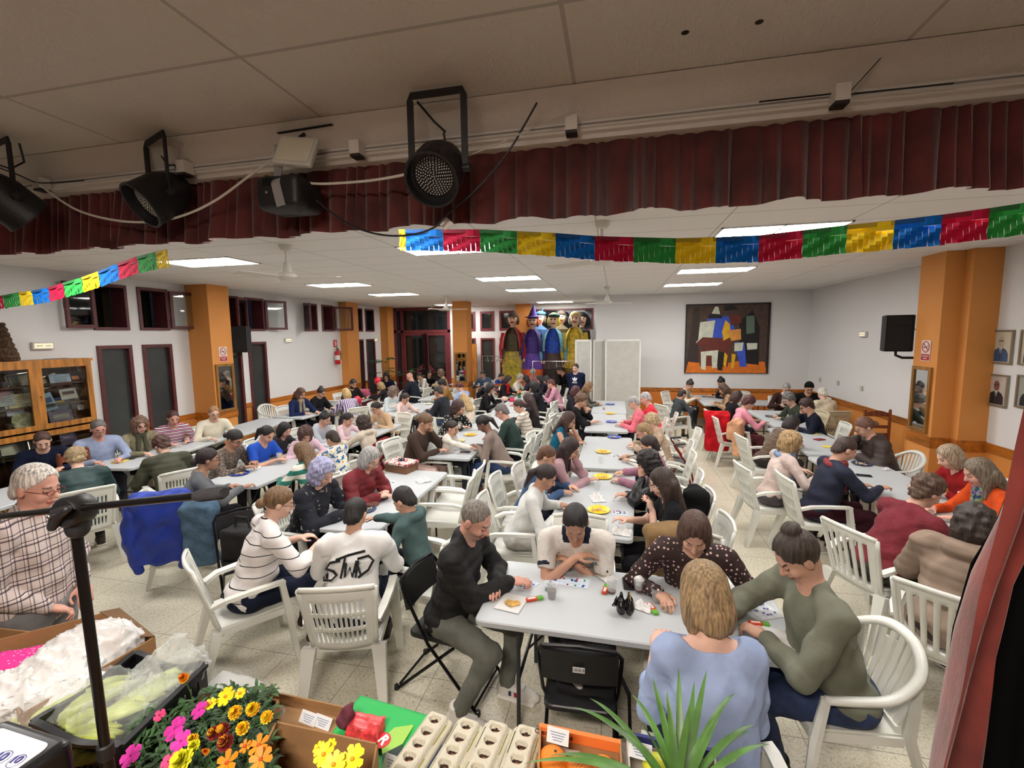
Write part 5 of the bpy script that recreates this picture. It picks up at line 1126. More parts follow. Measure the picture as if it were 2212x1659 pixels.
# ------------------------------------------------------------ wall and pillar fittings
GOLD = wood((150, 104, 44), 'Z', 4)
def mirror(lab, axis, c, sgn, u0, u1, z0, z1, wf=.05):
    t = thing('framed_mirror', lab, 'mirror', (0, 0, 0)); mb = MB(); th = .03*sgn
    frame_box(mb, axis, c, th, u0, u1, z0, z1, wf); mb.build('mirror_frame', GOLD, t); mb = MB()
    if axis == 'X': mb.span((c, u0+.03, z0+.03), (c+.012*sgn, u1-.03, z1-.03))
    else: mb.span((u0+.03, c, z0+.03), (u1-.03, c+.012*sgn, z1-.03))
    mb.build('mirror_glass', mat((200, 204, 204), .03, metal=1), t)
a, b_ = Px(462, 785, -7.92), Px(512, 884, -7.92)
mirror('tall wood framed mirror on the first orange pillar at left', 'X', -7.918, 1, 7.72, 8.16, .93, 1.92)
mirror('tall wood framed mirror on the central orange column', 'Y', 13.998, -1, -5.06, -4.64, .93, 1.9)
mirror('tall wood framed mirror on the orange pillar at right', 'X', 4.388, -1, 7.93, 7.6 if False else 8.06, .96, 1.92) if False else mirror('tall wood framed mirror on the orange pillar at right', 'X', 4.388, -1, 7.62, 8.04, .96, 1.92)
def no_smoking(p, axis_x, lab):
    """sign in the plane spanned by axis_x and Z"""
    t = thing('no_smoking_sign', lab, 'sign', p); ax = Vector(axis_x); up = Vector((0, 0, 1)); n = ax.cross(up)
    def rect(u0, u1, z0, z1, d, m, nm): MB().poly([ax*u0+up*z0, ax*u1+up*z0, ax*u1+up*z1, ax*u0+up*z1], .002, n, 0).build(nm, m, t).location = n*d
    rect(-.1, .1, -.16, .14, 0, mat((226, 208, 200), .6), 'sign_plate'); rect(-.09, .09, -.15, -.06, .002, mat((170, 36, 44), .6), 'red_panel')
    red = mat((178, 34, 42), .6); mb = MB(); mb.tube([ax*(.075*cos(a*pi/16))+up*(.045+.075*sin(a*pi/16)) for a in range(32)], .006, 4, closed=True)
    mb.tube([ax*-.053+up*(.098), ax*.053+up*(-.008)], .006, 4); mb.build('ban_ring', red, t).location = n*.004
    MB().tube([ax*-.05+up*.04, ax*.03+up*.04], .006, 4).tube([ax*.03+up*.045, ax*.05+up*.075], .003, 4).build('cigarette', mat((30, 30, 34), .6), t).location = n*.003
    for k, (s_, w_) in enumerate((('PROHIBIDO', .028), ('FUMAR', .026))):
        text_mesh(s_, w_, 'lettering', mat((235, 225, 222), .6), t, frameM(n*.006+up*(-.09-.032*k), ax, up))
no_smoking(Px(482, 764, -7.915), (0, 1, 0), 'no smoking sign above the mirror on the left orange pillar')
no_smoking(Px(2000, 756, 4.385), (0, -1, 0), 'no smoking sign above the mirror on the right orange pillar')
def emergency(p, axis_x, lab, w=.27):
    t = thing('emergency_light', lab, 'emergency light', p); ax = Vector(axis_x); rz = atan2(ax.y, ax.x)
    MB().rbox((0, 0, 0), (w, .05, .11), .01, rz).build('casing', mat((214, 212, 206), .5), t); n = ax.cross(Vector((0, 0, 1)))
    MB().box(n*.026, (w*.84, .004, .07), rz=rz).build('lens', mat((190, 182, 160), .15, emit=(255, 240, 200), es=.25), t)
    for s in (-1, 1): MB().tube([n*.03+ax*(s*.02), n*.03+ax*(s*.09)], .009, 6).build('tube_lamp', mat((235, 230, 215), .3), t)
emergency(Px(92, 747, -8.42), (0, 1, 0), 'white emergency light above the display cabinet'); emergency(Px(622, 735, -8.42), (0, 1, 0), 'white emergency light in the middle of the left wall', .24)
emergency(Px(1865, 722, 4.92), (0, -1, 0), 'small white emergency light on the right wall, left of the speaker', .24); emergency(Px(811, 734, -8.42), (0, 1, 0), 'faint emergency light near the double door', .2)
def speaker(p, rz, lab, arm):
    t = thing('wall_speaker', lab, 'speaker', p, rz); bm_ = mat((16, 16, 18), .8, bmp=.3, bs=200)
    MB().rbox((0, 0, 0), (.36, .34, .56), .03).build('cabinet', mat((20, 20, 22), .6), t); MB().rbox((0, -.172, 0), (.33, .012, .53), .02).build('grille', bm_, t)
    MB().box((0, -.182, .12), (.1, .006, .02)).build('badge', mat((4, 4, 4), .3), t)
    MB().tube([Vector((0, 0, -.28)), Vector((0, 0, -.34)), Vector((arm*.08, 0, -.38)), Vector((arm*.38, .02, -.38))], .02, 8).build('mount_arm', BLK, t, True)
    MB().tube([Vector((0, .17, .1)), Vector((arm*.2, .2, .16)), Vector((arm*.3, .2, -.05)), Vector((arm*.34, .1, -.2))], .005, 5).build('cable', BLK, t)
speaker(Px(519, 733, -7.95), radians(-62)+pi/2, 'black loudspeaker on the left wall beside the first orange pillar', -1)
q_ = Py(1938, 720, 8.35); speaker(q_, radians(-18), 'tilted black loudspeaker on a bent arm beside the right orange pillar', 1)
t = thing('fire_extinguisher', 'red fire extinguisher on the left wall by the second orange pillar', 'fire extinguisher', Px(729, 771, -8.32)); RED = mat((190, 24, 30), .35)
MB().lathe((0, 0, 0), [(.0, -.23), (.075, -.22), (.08, -.2), (.08, .12), (.06, .17), (.025, .2), (.025, .22), (0, .22)], 20).build('cylinder_body', RED, t, True)
MB().box((0, 0, .24), (.03, .12, .03)).tube([(0, .05, .26), (0, -.06, .3)], .01).build('valve_handle', BLK, t); MB().tube([(0, .04, .23), (.04, .12, .15), (.04, .11, -.1)], .011, 6).build('hose', BLK, t, True); MB().lathe((0, 0, -.02), [(.081, -.07), (.081, .07)], 20).build('paper_label', mat((225, 220, 210), .6), t)
t = thing('extinguisher_sign', 'small red sign with a white extinguisher above the fire extinguisher', 'sign', Px(724, 742, -8.44)); MB().span((0, -.085, -.11), (.01, .085, .11)).build('sign_plate', mat((200, 30, 36), .5), t)
MB().box((.012, .02, -.02), (.004, .045, .12)).box((.012, -.04, -.01), (.004, .012, .14)).box((.012, 0, .065), (.004, .07, .02)).build('symbol', mat((235, 230, 228), .5), t)
# potted palms at the left rear
def leafblade(mb, base, tip, w, sag=.2, n=8, fold=.3, mi=0):
    base, tip = Vector(base), Vector(tip); d = tip-base; side = d.cross(Vector((0, 0, 1))); side = side.normalized() if side.length > 1e-5 else Vector((1, 0, 0)); vs = []; fs = []
    for i in range(n+1):
        u = i/n; c = base+d*u+Vector((0, 0, sag*d.length*(4*u*(1-u))*.5)); ww = w*(.45+1.1*u if u < .35 else .84*(1-((u-.35)/.65)**2.2)+.0)
        up = Vector((0, 0, 1)); vs += [c-side*ww+up*ww*fold, c, c+side*ww+up*ww*fold]
    for i in range(n):
        a = i*3; fs += [(a, a+1, a+4, a+3), (a+1, a+2, a+5, a+4)]
    return mb.add(vs, fs, mi)
def palm(x, y, h, n, spread, lab, seed):
    t = thing('potted_palm', lab, 'plant', (x, y, 0)); MB().lathe((0, 0, 0), [(.13, 0), (.18, .3), (.2, .32), (.17, .32), (.16, .28), (0, .28)], 20).build('pot', mat((110, 60, 40), .7), t, True); rg = random.Random(seed)
    mb = MB(); mb2 = MB()
    for i in range(n):
        a = rg.uniform(0, 6.3); hh = rg.uniform(.5, 1)*h; c = Vector((.03*cos(a), .03*sin(a), .3)); e = Vector((cos(a)*spread*rg.uniform(.5, 1), sin(a)*spread*rg.uniform(.5, 1), hh)); k = Vector((e.x*.4, e.y*.4, hh*1.02)); mb2.tube([c, k*.5+c*.5, k, e], .006, 5)
        for j in range(9):
            u = j/9; p = (k.lerp(e, u)); d = Vector((cos(a+1.1*(-1)**j), sin(a+1.1*(-1)**j), -.3))*.2; leafblade(mb, p, p+d+Vector((cos(a), sin(a), 0))*.1, .024, .1, 4)
    mb.build('fronds', mat((44, 78, 40), .6, var=.3), t); mb2.build('stems', mat((70, 92, 50), .6), t, True)
palm(-7.7, 14.5, 1.7, 16, .65, 'tall potted palm beside the second orange pillar', 3); palm(-6.9, 14.9, 1.3, 12, .5, 'smaller potted palm before the double door', 5)
# framed portraits on the right wall
def portrait(px0, py0, px1, py1, lab, suit, head, bg):
    a, b_ = Px(px0, py0, 4.93), Px(px1, py1, 4.93); cy = (a.y+b_.y)/2; cz = (a.z+b_.z)/2; w_ = abs(a.y-b_.y); h_ = abs(a.z-b_.z)
    t = thing('framed_portrait', lab, 'picture', (4.948, cy, cz)); mb = MB(); frame_box(mb, 'X', 0, -.025, -w_/2, w_/2, -h_/2, h_/2, .022); mb.build('picture_frame', mat((150, 140, 120), .4, metal=.5), t)
    MB().span((-.003, -w_/2+.015, -h_/2+.015), (-.008, w_/2-.015, h_/2-.015)).build('print', mat(bg, .5), t)
    X = -.0085; W = w_*.5; f = lambda P: [Vector((X, -u*W*.9, v*h_)) for u, v in P]; n = (-1, 0, 0)
    MB().poly(f([(-.72, -.43), (-.7, -.2), (-.5, -.08), (-.15, -.02), (.15, -.02), (.5, -.08), (.7, -.2), (.72, -.43)][::-1]), .001, n).build('suit', mat(suit, .6), t)
    MB().poly([v+Vector((-.0012, 0, 0)) for v in f([(-.13, -.02), (0, -.3), (.13, -.02)][::-1])], .0008, n).build('shirt', mat((220, 220, 222), .6), t)
    MB().poly([v+Vector((-.0022, 0, 0)) for v in f([(-.035, -.06), (-.05, -.36), (.05, -.36), (.035, -.06)][::-1])], .0008, n).build('tie', mat((50, 52, 76), .6), t)
    MB().poly([Vector((X-.0015, .27*W*cos(k*pi/8)*.9, h_*(.15+.155*sin(k*pi/8)))) for k in range(16)][::-1], .001, n).build('face', mat(head, .6), t)
    MB().box((X-.003, -.1*W, h_*.18), (.001, .16*W, h_*.03)).box((X-.003, .1*W, h_*.18), (.001, .16*W, h_*.03)).build('glasses', mat((40, 34, 34), .5), t)
portrait(2139, 713, 2183, 788, 'framed portrait of a person in a blue suit and dark glasses, upper row', (60, 84, 120), (190, 180, 160), (206, 196, 172)); portrait(2130, 806, 2172, 882, 'framed portrait of a person in a black suit and tie, lower row', (34, 28, 32), (132, 82, 66), (188, 178, 168))
portrait(2206, 712, 2250, 792, 'framed picture cut by the right edge, upper row', (60, 60, 80), (170, 130, 110), (200, 190, 170)); portrait(2198, 809, 2240, 888, 'framed picture cut by the right edge, lower row', (30, 30, 30), (170, 130, 110), (160, 160, 150))
for x, y, w_, lab in ((1770, 820, 4.93, 'blank wall socket plate nearest the room corner'), (1809, 827, 4.93, 'blank wall socket plate, middle one on the right wall'), (1860, 839, 4.93, 'blank wall socket plate, nearest the right pillar')):
    p = Px(x, y, w_); o = MB().rbox((0, 0, 0), (.01, .09, .1), .004).build('wall_socket', mat((206, 200, 186), .5), None, loc=p); tag(o, lab, 'wall socket')
# abstract painting
t = thing('abstract_painting', 'large abstract painting of angular coloured shapes on the white wall', 'painting', (2.91, YP-.03, 2.27)); n = Vector((0, -1, 0))
MB().box((0, 0, 0), (2.06, .04, 1.86)).build('canvas', mat((80, 62, 54), .7, var=.1), t); mb = MB(); mb.span((-1.03, -.03, .9), (1.03, .02, .94)).span((-1.05, -.03, -.93), (-1.02, .02, .94)).span((1.0, -.03, -.93), (1.05, .02, .94)); mb.build('dark_border', mat((30, 22, 22), .6), t)
PC = {'o': (222, 118, 30), 'k': (24, 22, 24), 'b': (58, 88, 200), 'w': (212, 216, 196), 'm': (106, 44, 32), 'y': (228, 178, 30), 'g': (96, 118, 100), 't': (222, 150, 70), 'n': (54, 40, 36)}
shp = [('n', [(-1, -.7), (-.85, .85), (-.7, .85), (-.7, -.7)]), ('o', [(-1.02, -.92), (-.95, -.62), (-.2, -.7), (.3, -.6), (.96, -.62), (1.02, -.92)]), ('k', [(.35, -.65), (.3, .45), (.62, .75), (.8, .3), (.82, -.7)]), ('b', [(-.55, .0), (-.5, .55), (.1, .62), (.2, .2), (-.1, -.1)]),
       ('w', [(-.72, -.05), (-.68, .45), (-.3, .5), (-.36, .0)]), ('w', [(-.78, -.1), (-.62, .1), (-.4, .0), (-.5, -.2)]), ('m', [(-.78, -.12), (-.5, -.3), (.1, -.3), (.15, .0), (-.6, .05)]), ('m', [(-.7, -.3), (.1, -.3), (.05, -.75), (-.66, -.72)]), ('w', [(-.64, -.35), (-.2, -.3), (-.22, -.78), (-.34, -.8), (-.36, -.45), (-.5, -.45), (-.5, -.84), (-.62, -.82)]),
       ('k', [(-.2, -.35), (-.05, -.35), (-.08, -.85), (-.2, -.85)]), ('y', [(-.05, .5), (.06, .4), (.1, .05), (-.08, -.05), (-.12, .2)]), ('t', [(.0, .22), (.34, .26), (.36, -.02), (.12, -.06)]), ('b', [(.2, -.1), (.44, -.1), (.52, -.75), (.36, -.75)]), ('w', [(.2, -.12), (.42, -.1), (.4, -.32), (.2, -.34)]), ('w', [(.5, -.12), (.76, -.12), (.76, -.28), (.52, -.3)]),
       ('g', [(.48, .12), (.46, .6), (.66, .6), (.68, .15)]), ('w', [(-.42, .62), (-.32, .86), (-.24, .86), (-.18, .62)]), ('k', [(-.5, .55), (-.12, .55), (-.2, .66), (-.45, .68)]), ('y', [(-.04, -.36), (.04, -.45), (.0, -.78), (-.06, -.7)]), ('y', [(.14, -.4), (.24, -.42), (.2, -.8), (.14, -.78)]), ('m', [(.02, .62), (.32, .64), (.36, .42), (.1, .36)]), ('k', [(-.1, .86), (.12, .9), (.26, .78), (-.08, .74)])]
mb = MB(); keys = list(PC)
for i, (c, P) in enumerate(shp): mb.poly([Vector((x, -.022-.0009*i, z)) for x, z in P], .0012, n, keys.index(c))
mb.build('painted_shapes', [mat(PC[k], .6, var=.06) for k in keys], t)
# folding partition
t = thing('folding_screen', 'grey folding partition with white frames before the painting wall', 'partition', (0, 12.6, 0)); PG = mat((190, 188, 180), .7, var=.03)
for (x0, y0, x1, y1) in ((-1.08, .2, -.62, .0), (-.6, .0, -.3, .22), (-.27, .1, .66, .02)):
    a = Vector((x0, y0, 0)); b_ = Vector((x1, y1, 0)); d = (b_-a).normalized(); mb = MB(); th = .02; nn = Vector((-d.y, d.x, 0))
    mb.poly([a+nn*th, a-nn*th, b_-nn*th, b_+nn*th], 2.2).build('panel', PG, t).location.z = .05
    mb = MB()
    for p, q in ((a, a+d*.04), (b_-d*.04, b_)): mb.poly([p+nn*.026, p-nn*.026, q-nn*.026, q+nn*.026], 2.28)
    mb.poly([Vector((v.x, v.y, 2.24)) for v in (a+nn*.026, a-nn*.026, b_-nn*.026, b_+nn*.026)], .05); mb.build('panel_frame', mat((228, 226, 220), .5), t)
# ------------------------------------------------------------ giant festival figures at the back
def giant(px, py, Y, lab, cape, torso, skirt, hat, hairc, skinc=(222, 178, 150), low=None, behind=False, mouth=True):
    H = Py(px, py, Y); t = thing('giant_puppet', lab, 'puppet', (H.x, Y, 0)); z = H.z; m_sk = mat(skinc, .45)
    f = SDF((-.3, -.3, z-.5), (.3, .3, z+.35), .02); f.ell((0, 0, z), (.17, .16, .21), k=0).ell((0, -.04, z-.11), (.1, .1, .1), k=.05).cap((0, -.14, z+.02), (0, -.19, z-.04), .025, .03, k=.03).cap((0, 0, z-.15), (0, 0, z-.4), .08, k=.03)
    for s in (-1, 1): f.ell((s*.07, -.12, z-.05), (.04, .035, .035), k=.03).ell((s*.15, 0, z-.02), (.02, .035, .05), k=.01)
    def pk(c): m = np.zeros(len(c), int); m[(c[:, 1] < -.07) & (np.abs(c[:, 0]) < .07-.0) & (np.abs(c[:, 2]-(z-.105)) < .022)] = 1; m[(c[:, 1] < -.06) & (np.abs(np.abs(c[:, 0])-.06) < .028) & (np.abs(c[:, 2]-(z+.03)) < .014)] = 2; return m
    f.build('head', [m_sk, mat((120, 20, 24), .4), mat((30, 30, 40), .4)], t, pk)
    f = SDF((-.35, -.3, z-.35), (.35, .3, z+.6), .02); f.ell((0, .05, z+.06), (.18, .16, .2), k=0)
    if hairc:
        for s in (-1, 1): f.ell((s*.16, .02, z-.05), (.06, .1, .14), k=.04)
    f.ell((0, -.15, z-.05), (.13, .12, .17), sub=True); f.ripple(.01, 60); f.build('hair', mat(hairc or (110, 100, 92), .8, var=.2), t)
    f = SDF((-.4, -.4, z), (.4, .4, z+.8), .02)
    if hat[0] == 'witch': f.ell((0, 0, z+.14), (.27, .25, .025), k=0).cap((0, 0, z+.14), (.03, .02, z+.55), .16, .02, k=.03)
    elif hat[0] == 'helmet': f.ell((0, .01, z+.12), (.18, .18, .14), k=0).cap((0, 0, z+.22), (0, .0, z+.3), .04, .02, k=.03)
    elif hat[0] == 'hat': f.ell((.02, 0, z+.15), (.2, .19, .09), k=0).cap((.05, .0, z+.2), (.14, 0, z+.34), .03, .02, k=.02)
    else: f.ell((0, .02, z+.1), (.175, .18, .15), k=0); f.ell((0, -.2, z-.02), (.2, .15, .12), sub=True)
    f.build('hat', mat(hat[1], .8, var=.15), t)
    if behind: MB().lathe((0, 0, 0), [(.3, 0), (.32, z-1.2), (.28, z-.4), (.1, z-.26)], 16).build('robe', cloth(torso), t, True); return
    def skirtf(r0, z0, r1, z1, col, nm, nf=18, squash=.7):
        MB().sheet(lambda u, v: ((r0+(r1-r0)*v)*cos(2*pi*u)*(1+.05*sin(2*pi*u*nf)*v), squash*(r0+(r1-r0)*v)*sin(2*pi*u)*(1+.05*sin(2*pi*u*nf)*v), z0+(z1-z0)*v), 96, 6).build(nm, mat(col, .5, var=.2, vs=10, sheen=.3), t, 'all')
    skirtf(.12, z-.27, .3, z-.52, torso, 'bodice', 10); skirtf(.3, z-.52, .26, z-1.1, torso, 'waist', 12); skirtf(.27, z-1.08, .4, z-1.6, skirt, 'skirt'); skirtf(.38, z-1.6, .42, .05, low or skirt, 'underskirt')
    for s in (-1, 1):
        MB().sheet(lambda u, v: (s*(.07+.36*sin(v*1.5)*(.55+.45*sin(pi*u))+.02*sin(u*20)*v), -.30+.55*u, z-.26-.75*v**1.4), 20, 8, th=.012).build('cape', mat(cape, .55, var=.2, sheen=.3), t, 'all')
        MB().tube([(s*.33, -.05, z-.45), (s*.42, -.08, z-.95), (s*.4, -.1, z-1.3)], [.08, .07, .05], 10).build('sleeve', mat(cape, .6), t, True); MB().ball((s*.4, -.1, z-1.38), (.045, .04, .07)).build('hand', m_sk, t, True)
giant(1108, 690, 15.3, 'giant puppet with a grey brown helmet, red cape and mustard skirt', (168, 24, 34), (70, 60, 30), (170, 150, 30), ('helmet', (96, 84, 72)), (90, 60, 40))
giant(1151, 694, 15.3, 'giant puppet in a purple witch hat with orange hair and skirt', (56, 34, 110), (66, 40, 128), (84, 44, 150), ('witch', (60, 36, 110)), (206, 90, 40), low=(240, 92, 34))
giant(1196, 692, 15.3, 'giant puppet with yellow hair and pale blue cape over bright blue', (110, 176, 200), (28, 74, 180), (64, 36, 24), ('hat', (34, 70, 54)), (226, 196, 60), (236, 196, 170), low=(40, 24, 20))
giant(1242, 689, 15.3, 'laughing giant puppet with a beige cap and shiny yellow clothes', (206, 176, 50), (214, 182, 56), (206, 170, 40), ('cap', (190, 166, 110)), (150, 150, 152), low=(120, 96, 30))
giant(1166, 687, 15.9, 'giant puppet head in a blue hat behind the purple witch hat', (60, 90, 130), (70, 100, 140), (60, 60, 60), ('hat', (60, 110, 150)), (90, 80, 70), behind=True)
giant(1212, 686, 15.9, 'pale giant puppet head behind the yellow-haired puppet', (90, 80, 60), (90, 80, 60), (60, 60, 60), ('cap', (60, 50, 44)), (60, 50, 44), behind=True)
giant(1257, 690, 15.9, 'dark-haired giant puppet head behind the laughing puppet', (60, 60, 60), (50, 46, 46), (60, 60, 60), ('cap', (24, 20, 20)), (24, 20, 20), behind=True)
# clothes racks
def rack(x, y, w_, h_, lab, seed):
    t = thing('clothes_rack', lab, 'clothes rack', (x, y, 0)); CH_ = mat((190, 190, 192), .25, metal=.9)
    MB().tube([(-w_/2, 0, .05), (-w_/2, 0, h_), (w_/2, 0, h_), (w_/2, 0, .05)], .016, 8).tube([(-w_/2, -.22, .05), (-w_/2, .22, .05)], .014).tube([(w_/2, -.22, .05), (w_/2, .22, .05)], .014).build('rack_frame', CH_, t, True); rg = random.Random(seed)
    for k in range(9):
        u = rg.uniform(-.45, .45)*w_; a = rg.uniform(-.5, .5); c, s_ = sin(a)*.2, cos(a)*.2
        MB().tube([(u, 0, h_+.02), (u, 0, h_-.06), (u+c, s_, h_-.16), (u-c, -s_, h_-.16), (u, 0, h_-.06)], .007, 5).build('hanger', mat(rg.choice([(30, 30, 32), (170, 60, 70), (70, 60, 60), (160, 160, 150)]), .5), t)
rack(-3.65, 14.6, 1.3, 1.75, 'chrome clothes rack with pink hangers before the red-caped puppet', 1); rack(-1.75, 14.3, 1.6, 1.6, 'chrome clothes rack with dark hangers before the yellow puppet', 2)
for x, y, z in ((-.9, 16.1, 2.2),):
    t = thing('wooden_shelf', 'wooden shelf with rolled papers right of the laughing puppet', 'shelf', (x, y, 0)); MB().span((-.5, -.2, 2.12), (.5, .3, 2.17)).build('shelf_board', wood((150, 92, 50), 'X'), t); MB().span((-.5, -.15, 0), (-.46, .2, 2.12)).span((.46, -.15, 0), (.5, .2, 2.12)).build('upright', wood((150, 92, 50)), t)
    o = MB().tube([(-1.3, 16.0, 2.22), (-.7, 16.05, 2.22)], .04, 12).build('paper_roll', mat((190, 160, 120), .8), None, True); tag(o, 'rolled paper lying on the wooden shelf right of the puppets', 'paper roll')
def wooden_chair(x, y, rz, lab, c=(132, 74, 38), hgt=.98):
    t = thing('wooden_chair', lab, 'chair', (x, y, 0), rz); w_ = wood(c)
    MB().box((0, 0, .44), (.42, .42, .03)).build('seat', w_, t)
    for a in (-.19, .19): MB().box((a, .19, .22), (.035, .035, .44)).build('leg', w_, t); MB().box((a, -.2, hgt/2), (.035, .035, hgt)).ball((a, -.2, hgt+.01), .022).build('leg', w_, t)
    mb = MB(); 
    for z in (.62, .76, hgt-.08): mb.sheet(lambda u, v: ((u-.5)*.38, -.2, z-.02+.055*v+(.05*v*sin(pi*u) if z > .8 else 0)), 8, 1, th=.018)
    mb.build('backrest', w_, t)
p = Px(1880, 905, 4.5); wooden_chair(4.5, 9.35, radians(0), 'carved wooden chair against the right wall behind the dark brown padded coat', (128, 66, 34), 1.05)
wooden_chair(-7.3, 4.55, radians(100), 'reddish wooden chair at the far left before the display cabinet', (120, 58, 30), .95); wooden_chair(-3.5, 13.4, radians(180), 'orange brown wooden chair in the far middle of the hall', (170, 96, 40), .95)
# ------------------------------------------------------------ display cabinet
CW = wood((186, 122, 50)); t = thing('display_cabinet', 'large glazed wooden display cabinet against the left wall', 'cabinet', (-8.0, 4.45, 0))
Y0, Y1 = -1.15, 1.07
MB().span((-.44, Y0, 0), (-.42, Y1, 2.13)).build('back_panel', wood((96, 62, 34)), t); MB().span((-.44, Y0-.03, 2.13), (.03, Y1+.03, 2.17)).build('top_board', CW, t); MB().span((-.44, Y0, 0), (0, Y0+.03, 2.13)).build('side_panel', CW, t); MB().span((-.44, Y1-.03, 0), (0, Y1, 2.13)).build('side_panel', CW, t); MB().span((-.42, Y0, 0), (0, Y1, .1)).build('plinth', CW, t)
for z in (.45, .82, 1.16, 1.5, 1.8): MB().span((-.42, Y0+.03, z), (-.04, Y1-.03, z+.018)).build('shelf', mat((92, 64, 40), .5), t)
for ya, yb in ((Y0, .355-1.15+.0), (-.795, -.0+.0) if False else (-.795, .355), (.355, Y1)):
    for za, zb in ((.12, 1.15), (1.18, 2.13)):
        if yb-ya < .2: continue
        mb = MB(); frame_box(mb, 'X', 0, .03, ya, yb, za, zb, .075); d = mb.build('door', CW, t); MB().span((.008, ya+.06, za+.06), (.014, yb-.06, zb-.06)).build('pane', glassmat(), d); MB().ball((.045, ya+.035, (za+zb)/2), .014).build('knob', mat((180, 150, 80), .3, metal=.8), d)
rg = random.Random(4); CX = -8.22
def ctray(y, z, w_, h_, tilt, lab):
    q = thing('silver_tray', lab, 'tray', (CX+.05, y, z), 0, 'silver trays in the cabinet'); M_ = Matrix.Rotation(-.25, 3, 'Y') @ Matrix.Rotation(tilt, 3, 'X')
    mb = MB().box(M_ @ Vector((0, 0, h_/2)), (.006, w_*.8, h_*.75), M=M_); mb.build('plate_face', mat((150, 148, 130), .25, metal=.8), q)
    mb = MB(); P_2 = [M_ @ Vector((.01, w_/2*sx*(1 if k else .86), h_/2+h_/2*sz*(.86 if k else 1))) for sx, sz, k in ((-1, -1, 0), (1, -1, 0), (1, -1, 1), (1, 1, 1), (1, 1, 0), (-1, 1, 0), (-1, 1, 1), (-1, -1, 1))]; mb.tube(P_2, .012, 6, closed=True); mb.build('rim', mat((220, 216, 196), .2, metal=.9), q)
for y, px, py, w_, h_, tl, lab in ((0, 48, 827, .34, .24, .1, 'silver tray standing in the left half of the cabinet, upper shelf'), (0, 105, 826, .3, .2, .25, 'small silver tray behind the right door, upper shelf'), (0, 25, 970, .34, .2, -.05, 'silver tray low in the cabinet beside the headband')):
    p = Px(px, py, CX); ctray(p.y, p.z-.1, w_, h_, tl, lab)
def ccard(px, py, w_, h_, col, lab, nm='booklet', cat='booklet', tilt=0, stripe=None):
    p = Px(px, py, CX+.08); q = thing(nm, lab, cat, (p.x, p.y, p.z-h_/2)); M_ = Matrix.Rotation(-.2, 3, 'Y') @ Matrix.Rotation(tilt, 3, 'X')
    MB().box(M_ @ Vector((0, 0, h_/2)), (.008, w_, h_), M=M_).build('cover', mat(col, .4, var=.08), q)
    if stripe: MB().box(M_ @ Vector((.006, 0, h_*.6)), (.003, w_*.7, h_*.3), M=M_).build('picture', mat(stripe, .4), q)
    else:
        mb = MB(); [mb.box(M_ @ Vector((.006, 0, h_*(.3+.15*k))), (.002, w_*.6, .006), M=M_) for k in range(4)]; mb.build('text_lines', mat((90, 90, 96), .6), q)
for a in ((132, 820, .27, .17, (176, 196, 216), 'pale blue certificate plaque behind the right cabinet door'), (108, 868, .2, .26, (150, 180, 206), 'blue and white booklet leaning behind the right cabinet door', 'booklet', 'booklet', .2, (60, 80, 120)), (132, 872, .2, .2, (40, 56, 110), 'navy booklet with a golden picture behind the right cabinet door', 'booklet', 'booklet', .1, (190, 160, 70)),
          (34, 883, .2, .18, (206, 212, 220), 'white card standing in front behind the left cabinet door'), (52, 865, .34, .2, (222, 212, 160), 'cream paper sheet behind the left cabinet door'), (14, 862, .2, .2, (170, 176, 170), 'grey printed sheet at the far left of the cabinet'), (150, 850, .22, .16, (196, 190, 176), 'white paper with a roof drawing in the right half of the cabinet', 'paper_sheet', 'paper', .05, (90, 80, 80)),
          (165, 818, .14, .18, (60, 40, 50), 'dark picture with an orange glow in the upper right of the cabinet', 'small_picture', 'picture', 0, (214, 130, 60)), (150, 945, .22, .22, (96, 80, 120), 'lilac picture low in the right half of the cabinet', 'small_picture', 'picture', 0, (130, 110, 150)), (172, 793, .06, .12, (222, 222, 220), 'small white paper at the top right of the cabinet'), (175, 880, .08, .07, (222, 222, 220), 'small white paper low at the right edge of the cabinet'),
          (135, 902, .3, .22, (104, 84, 120), 'purple framed picture on the lower right shelf of the cabinet', 'small_picture', 'picture', 0, (160, 150, 130)), (125, 785, .3, .16, (120, 112, 100), 'faded framed photograph on the top shelf of the cabinet', 'small_picture', 'picture', 0, (150, 146, 130))): ccard(*a)
p = Px(52, 913, CX+.1); o = MB().lathe(p, [(0, .0), (.13, .01), (.15, .03)], 20, M=Matrix.Rotation(1.2, 3, 'Y')).build('painted_plate', mat((196, 198, 140), .3, var=.3, vs=12), None, True); tag(o, 'painted yellow plate standing low behind the left cabinet door', 'plate')
for k, (px, py, c, lab) in enumerate(((10, 835, (90, 90, 100), 'small dark figurine at the far left of the cabinet'), (90, 920, (120, 110, 90), 'bronze coloured cup at the bottom of the right cabinet door'), (140, 915, (200, 196, 200), 'small white cup under the purple framed picture'), (20, 925, (130, 120, 100), 'brown bowl low at the left of the cabinet'))):
    p = Px(px, py, CX+.1); o = MB().lathe((p.x, p.y, p.z-.06), [(.0, 0), (.035, 0), (.015, .03), (.045, .08), (.05, .12), (.04, .12), (0, .06)], 16).build(('figurine', 'trophy_cup', 'cup', 'bowl')[k], mat(c, .3, metal=.4), None, True); tag(o, lab, ('figurine', 'cup', 'cup', 'bowl')[k])
p = Px(10, 745, -8.2); f = SDF((-.2, -.2, -.35), (.2, .2, .3), .012); f.cap((0, 0, -.25), (0, 0, .2), .13, .03, k=0); f.ripple(.012, 150); f.cut((0, 0, -1), .3); o = f.build('dried_cone_ornament', mat((70, 52, 36), .95, var=.4, vs=40)); o.location = (p.x, p.y, 2.475); tag(o, 'brown shaggy cone ornament standing on top of the display cabinet', 'ornament')
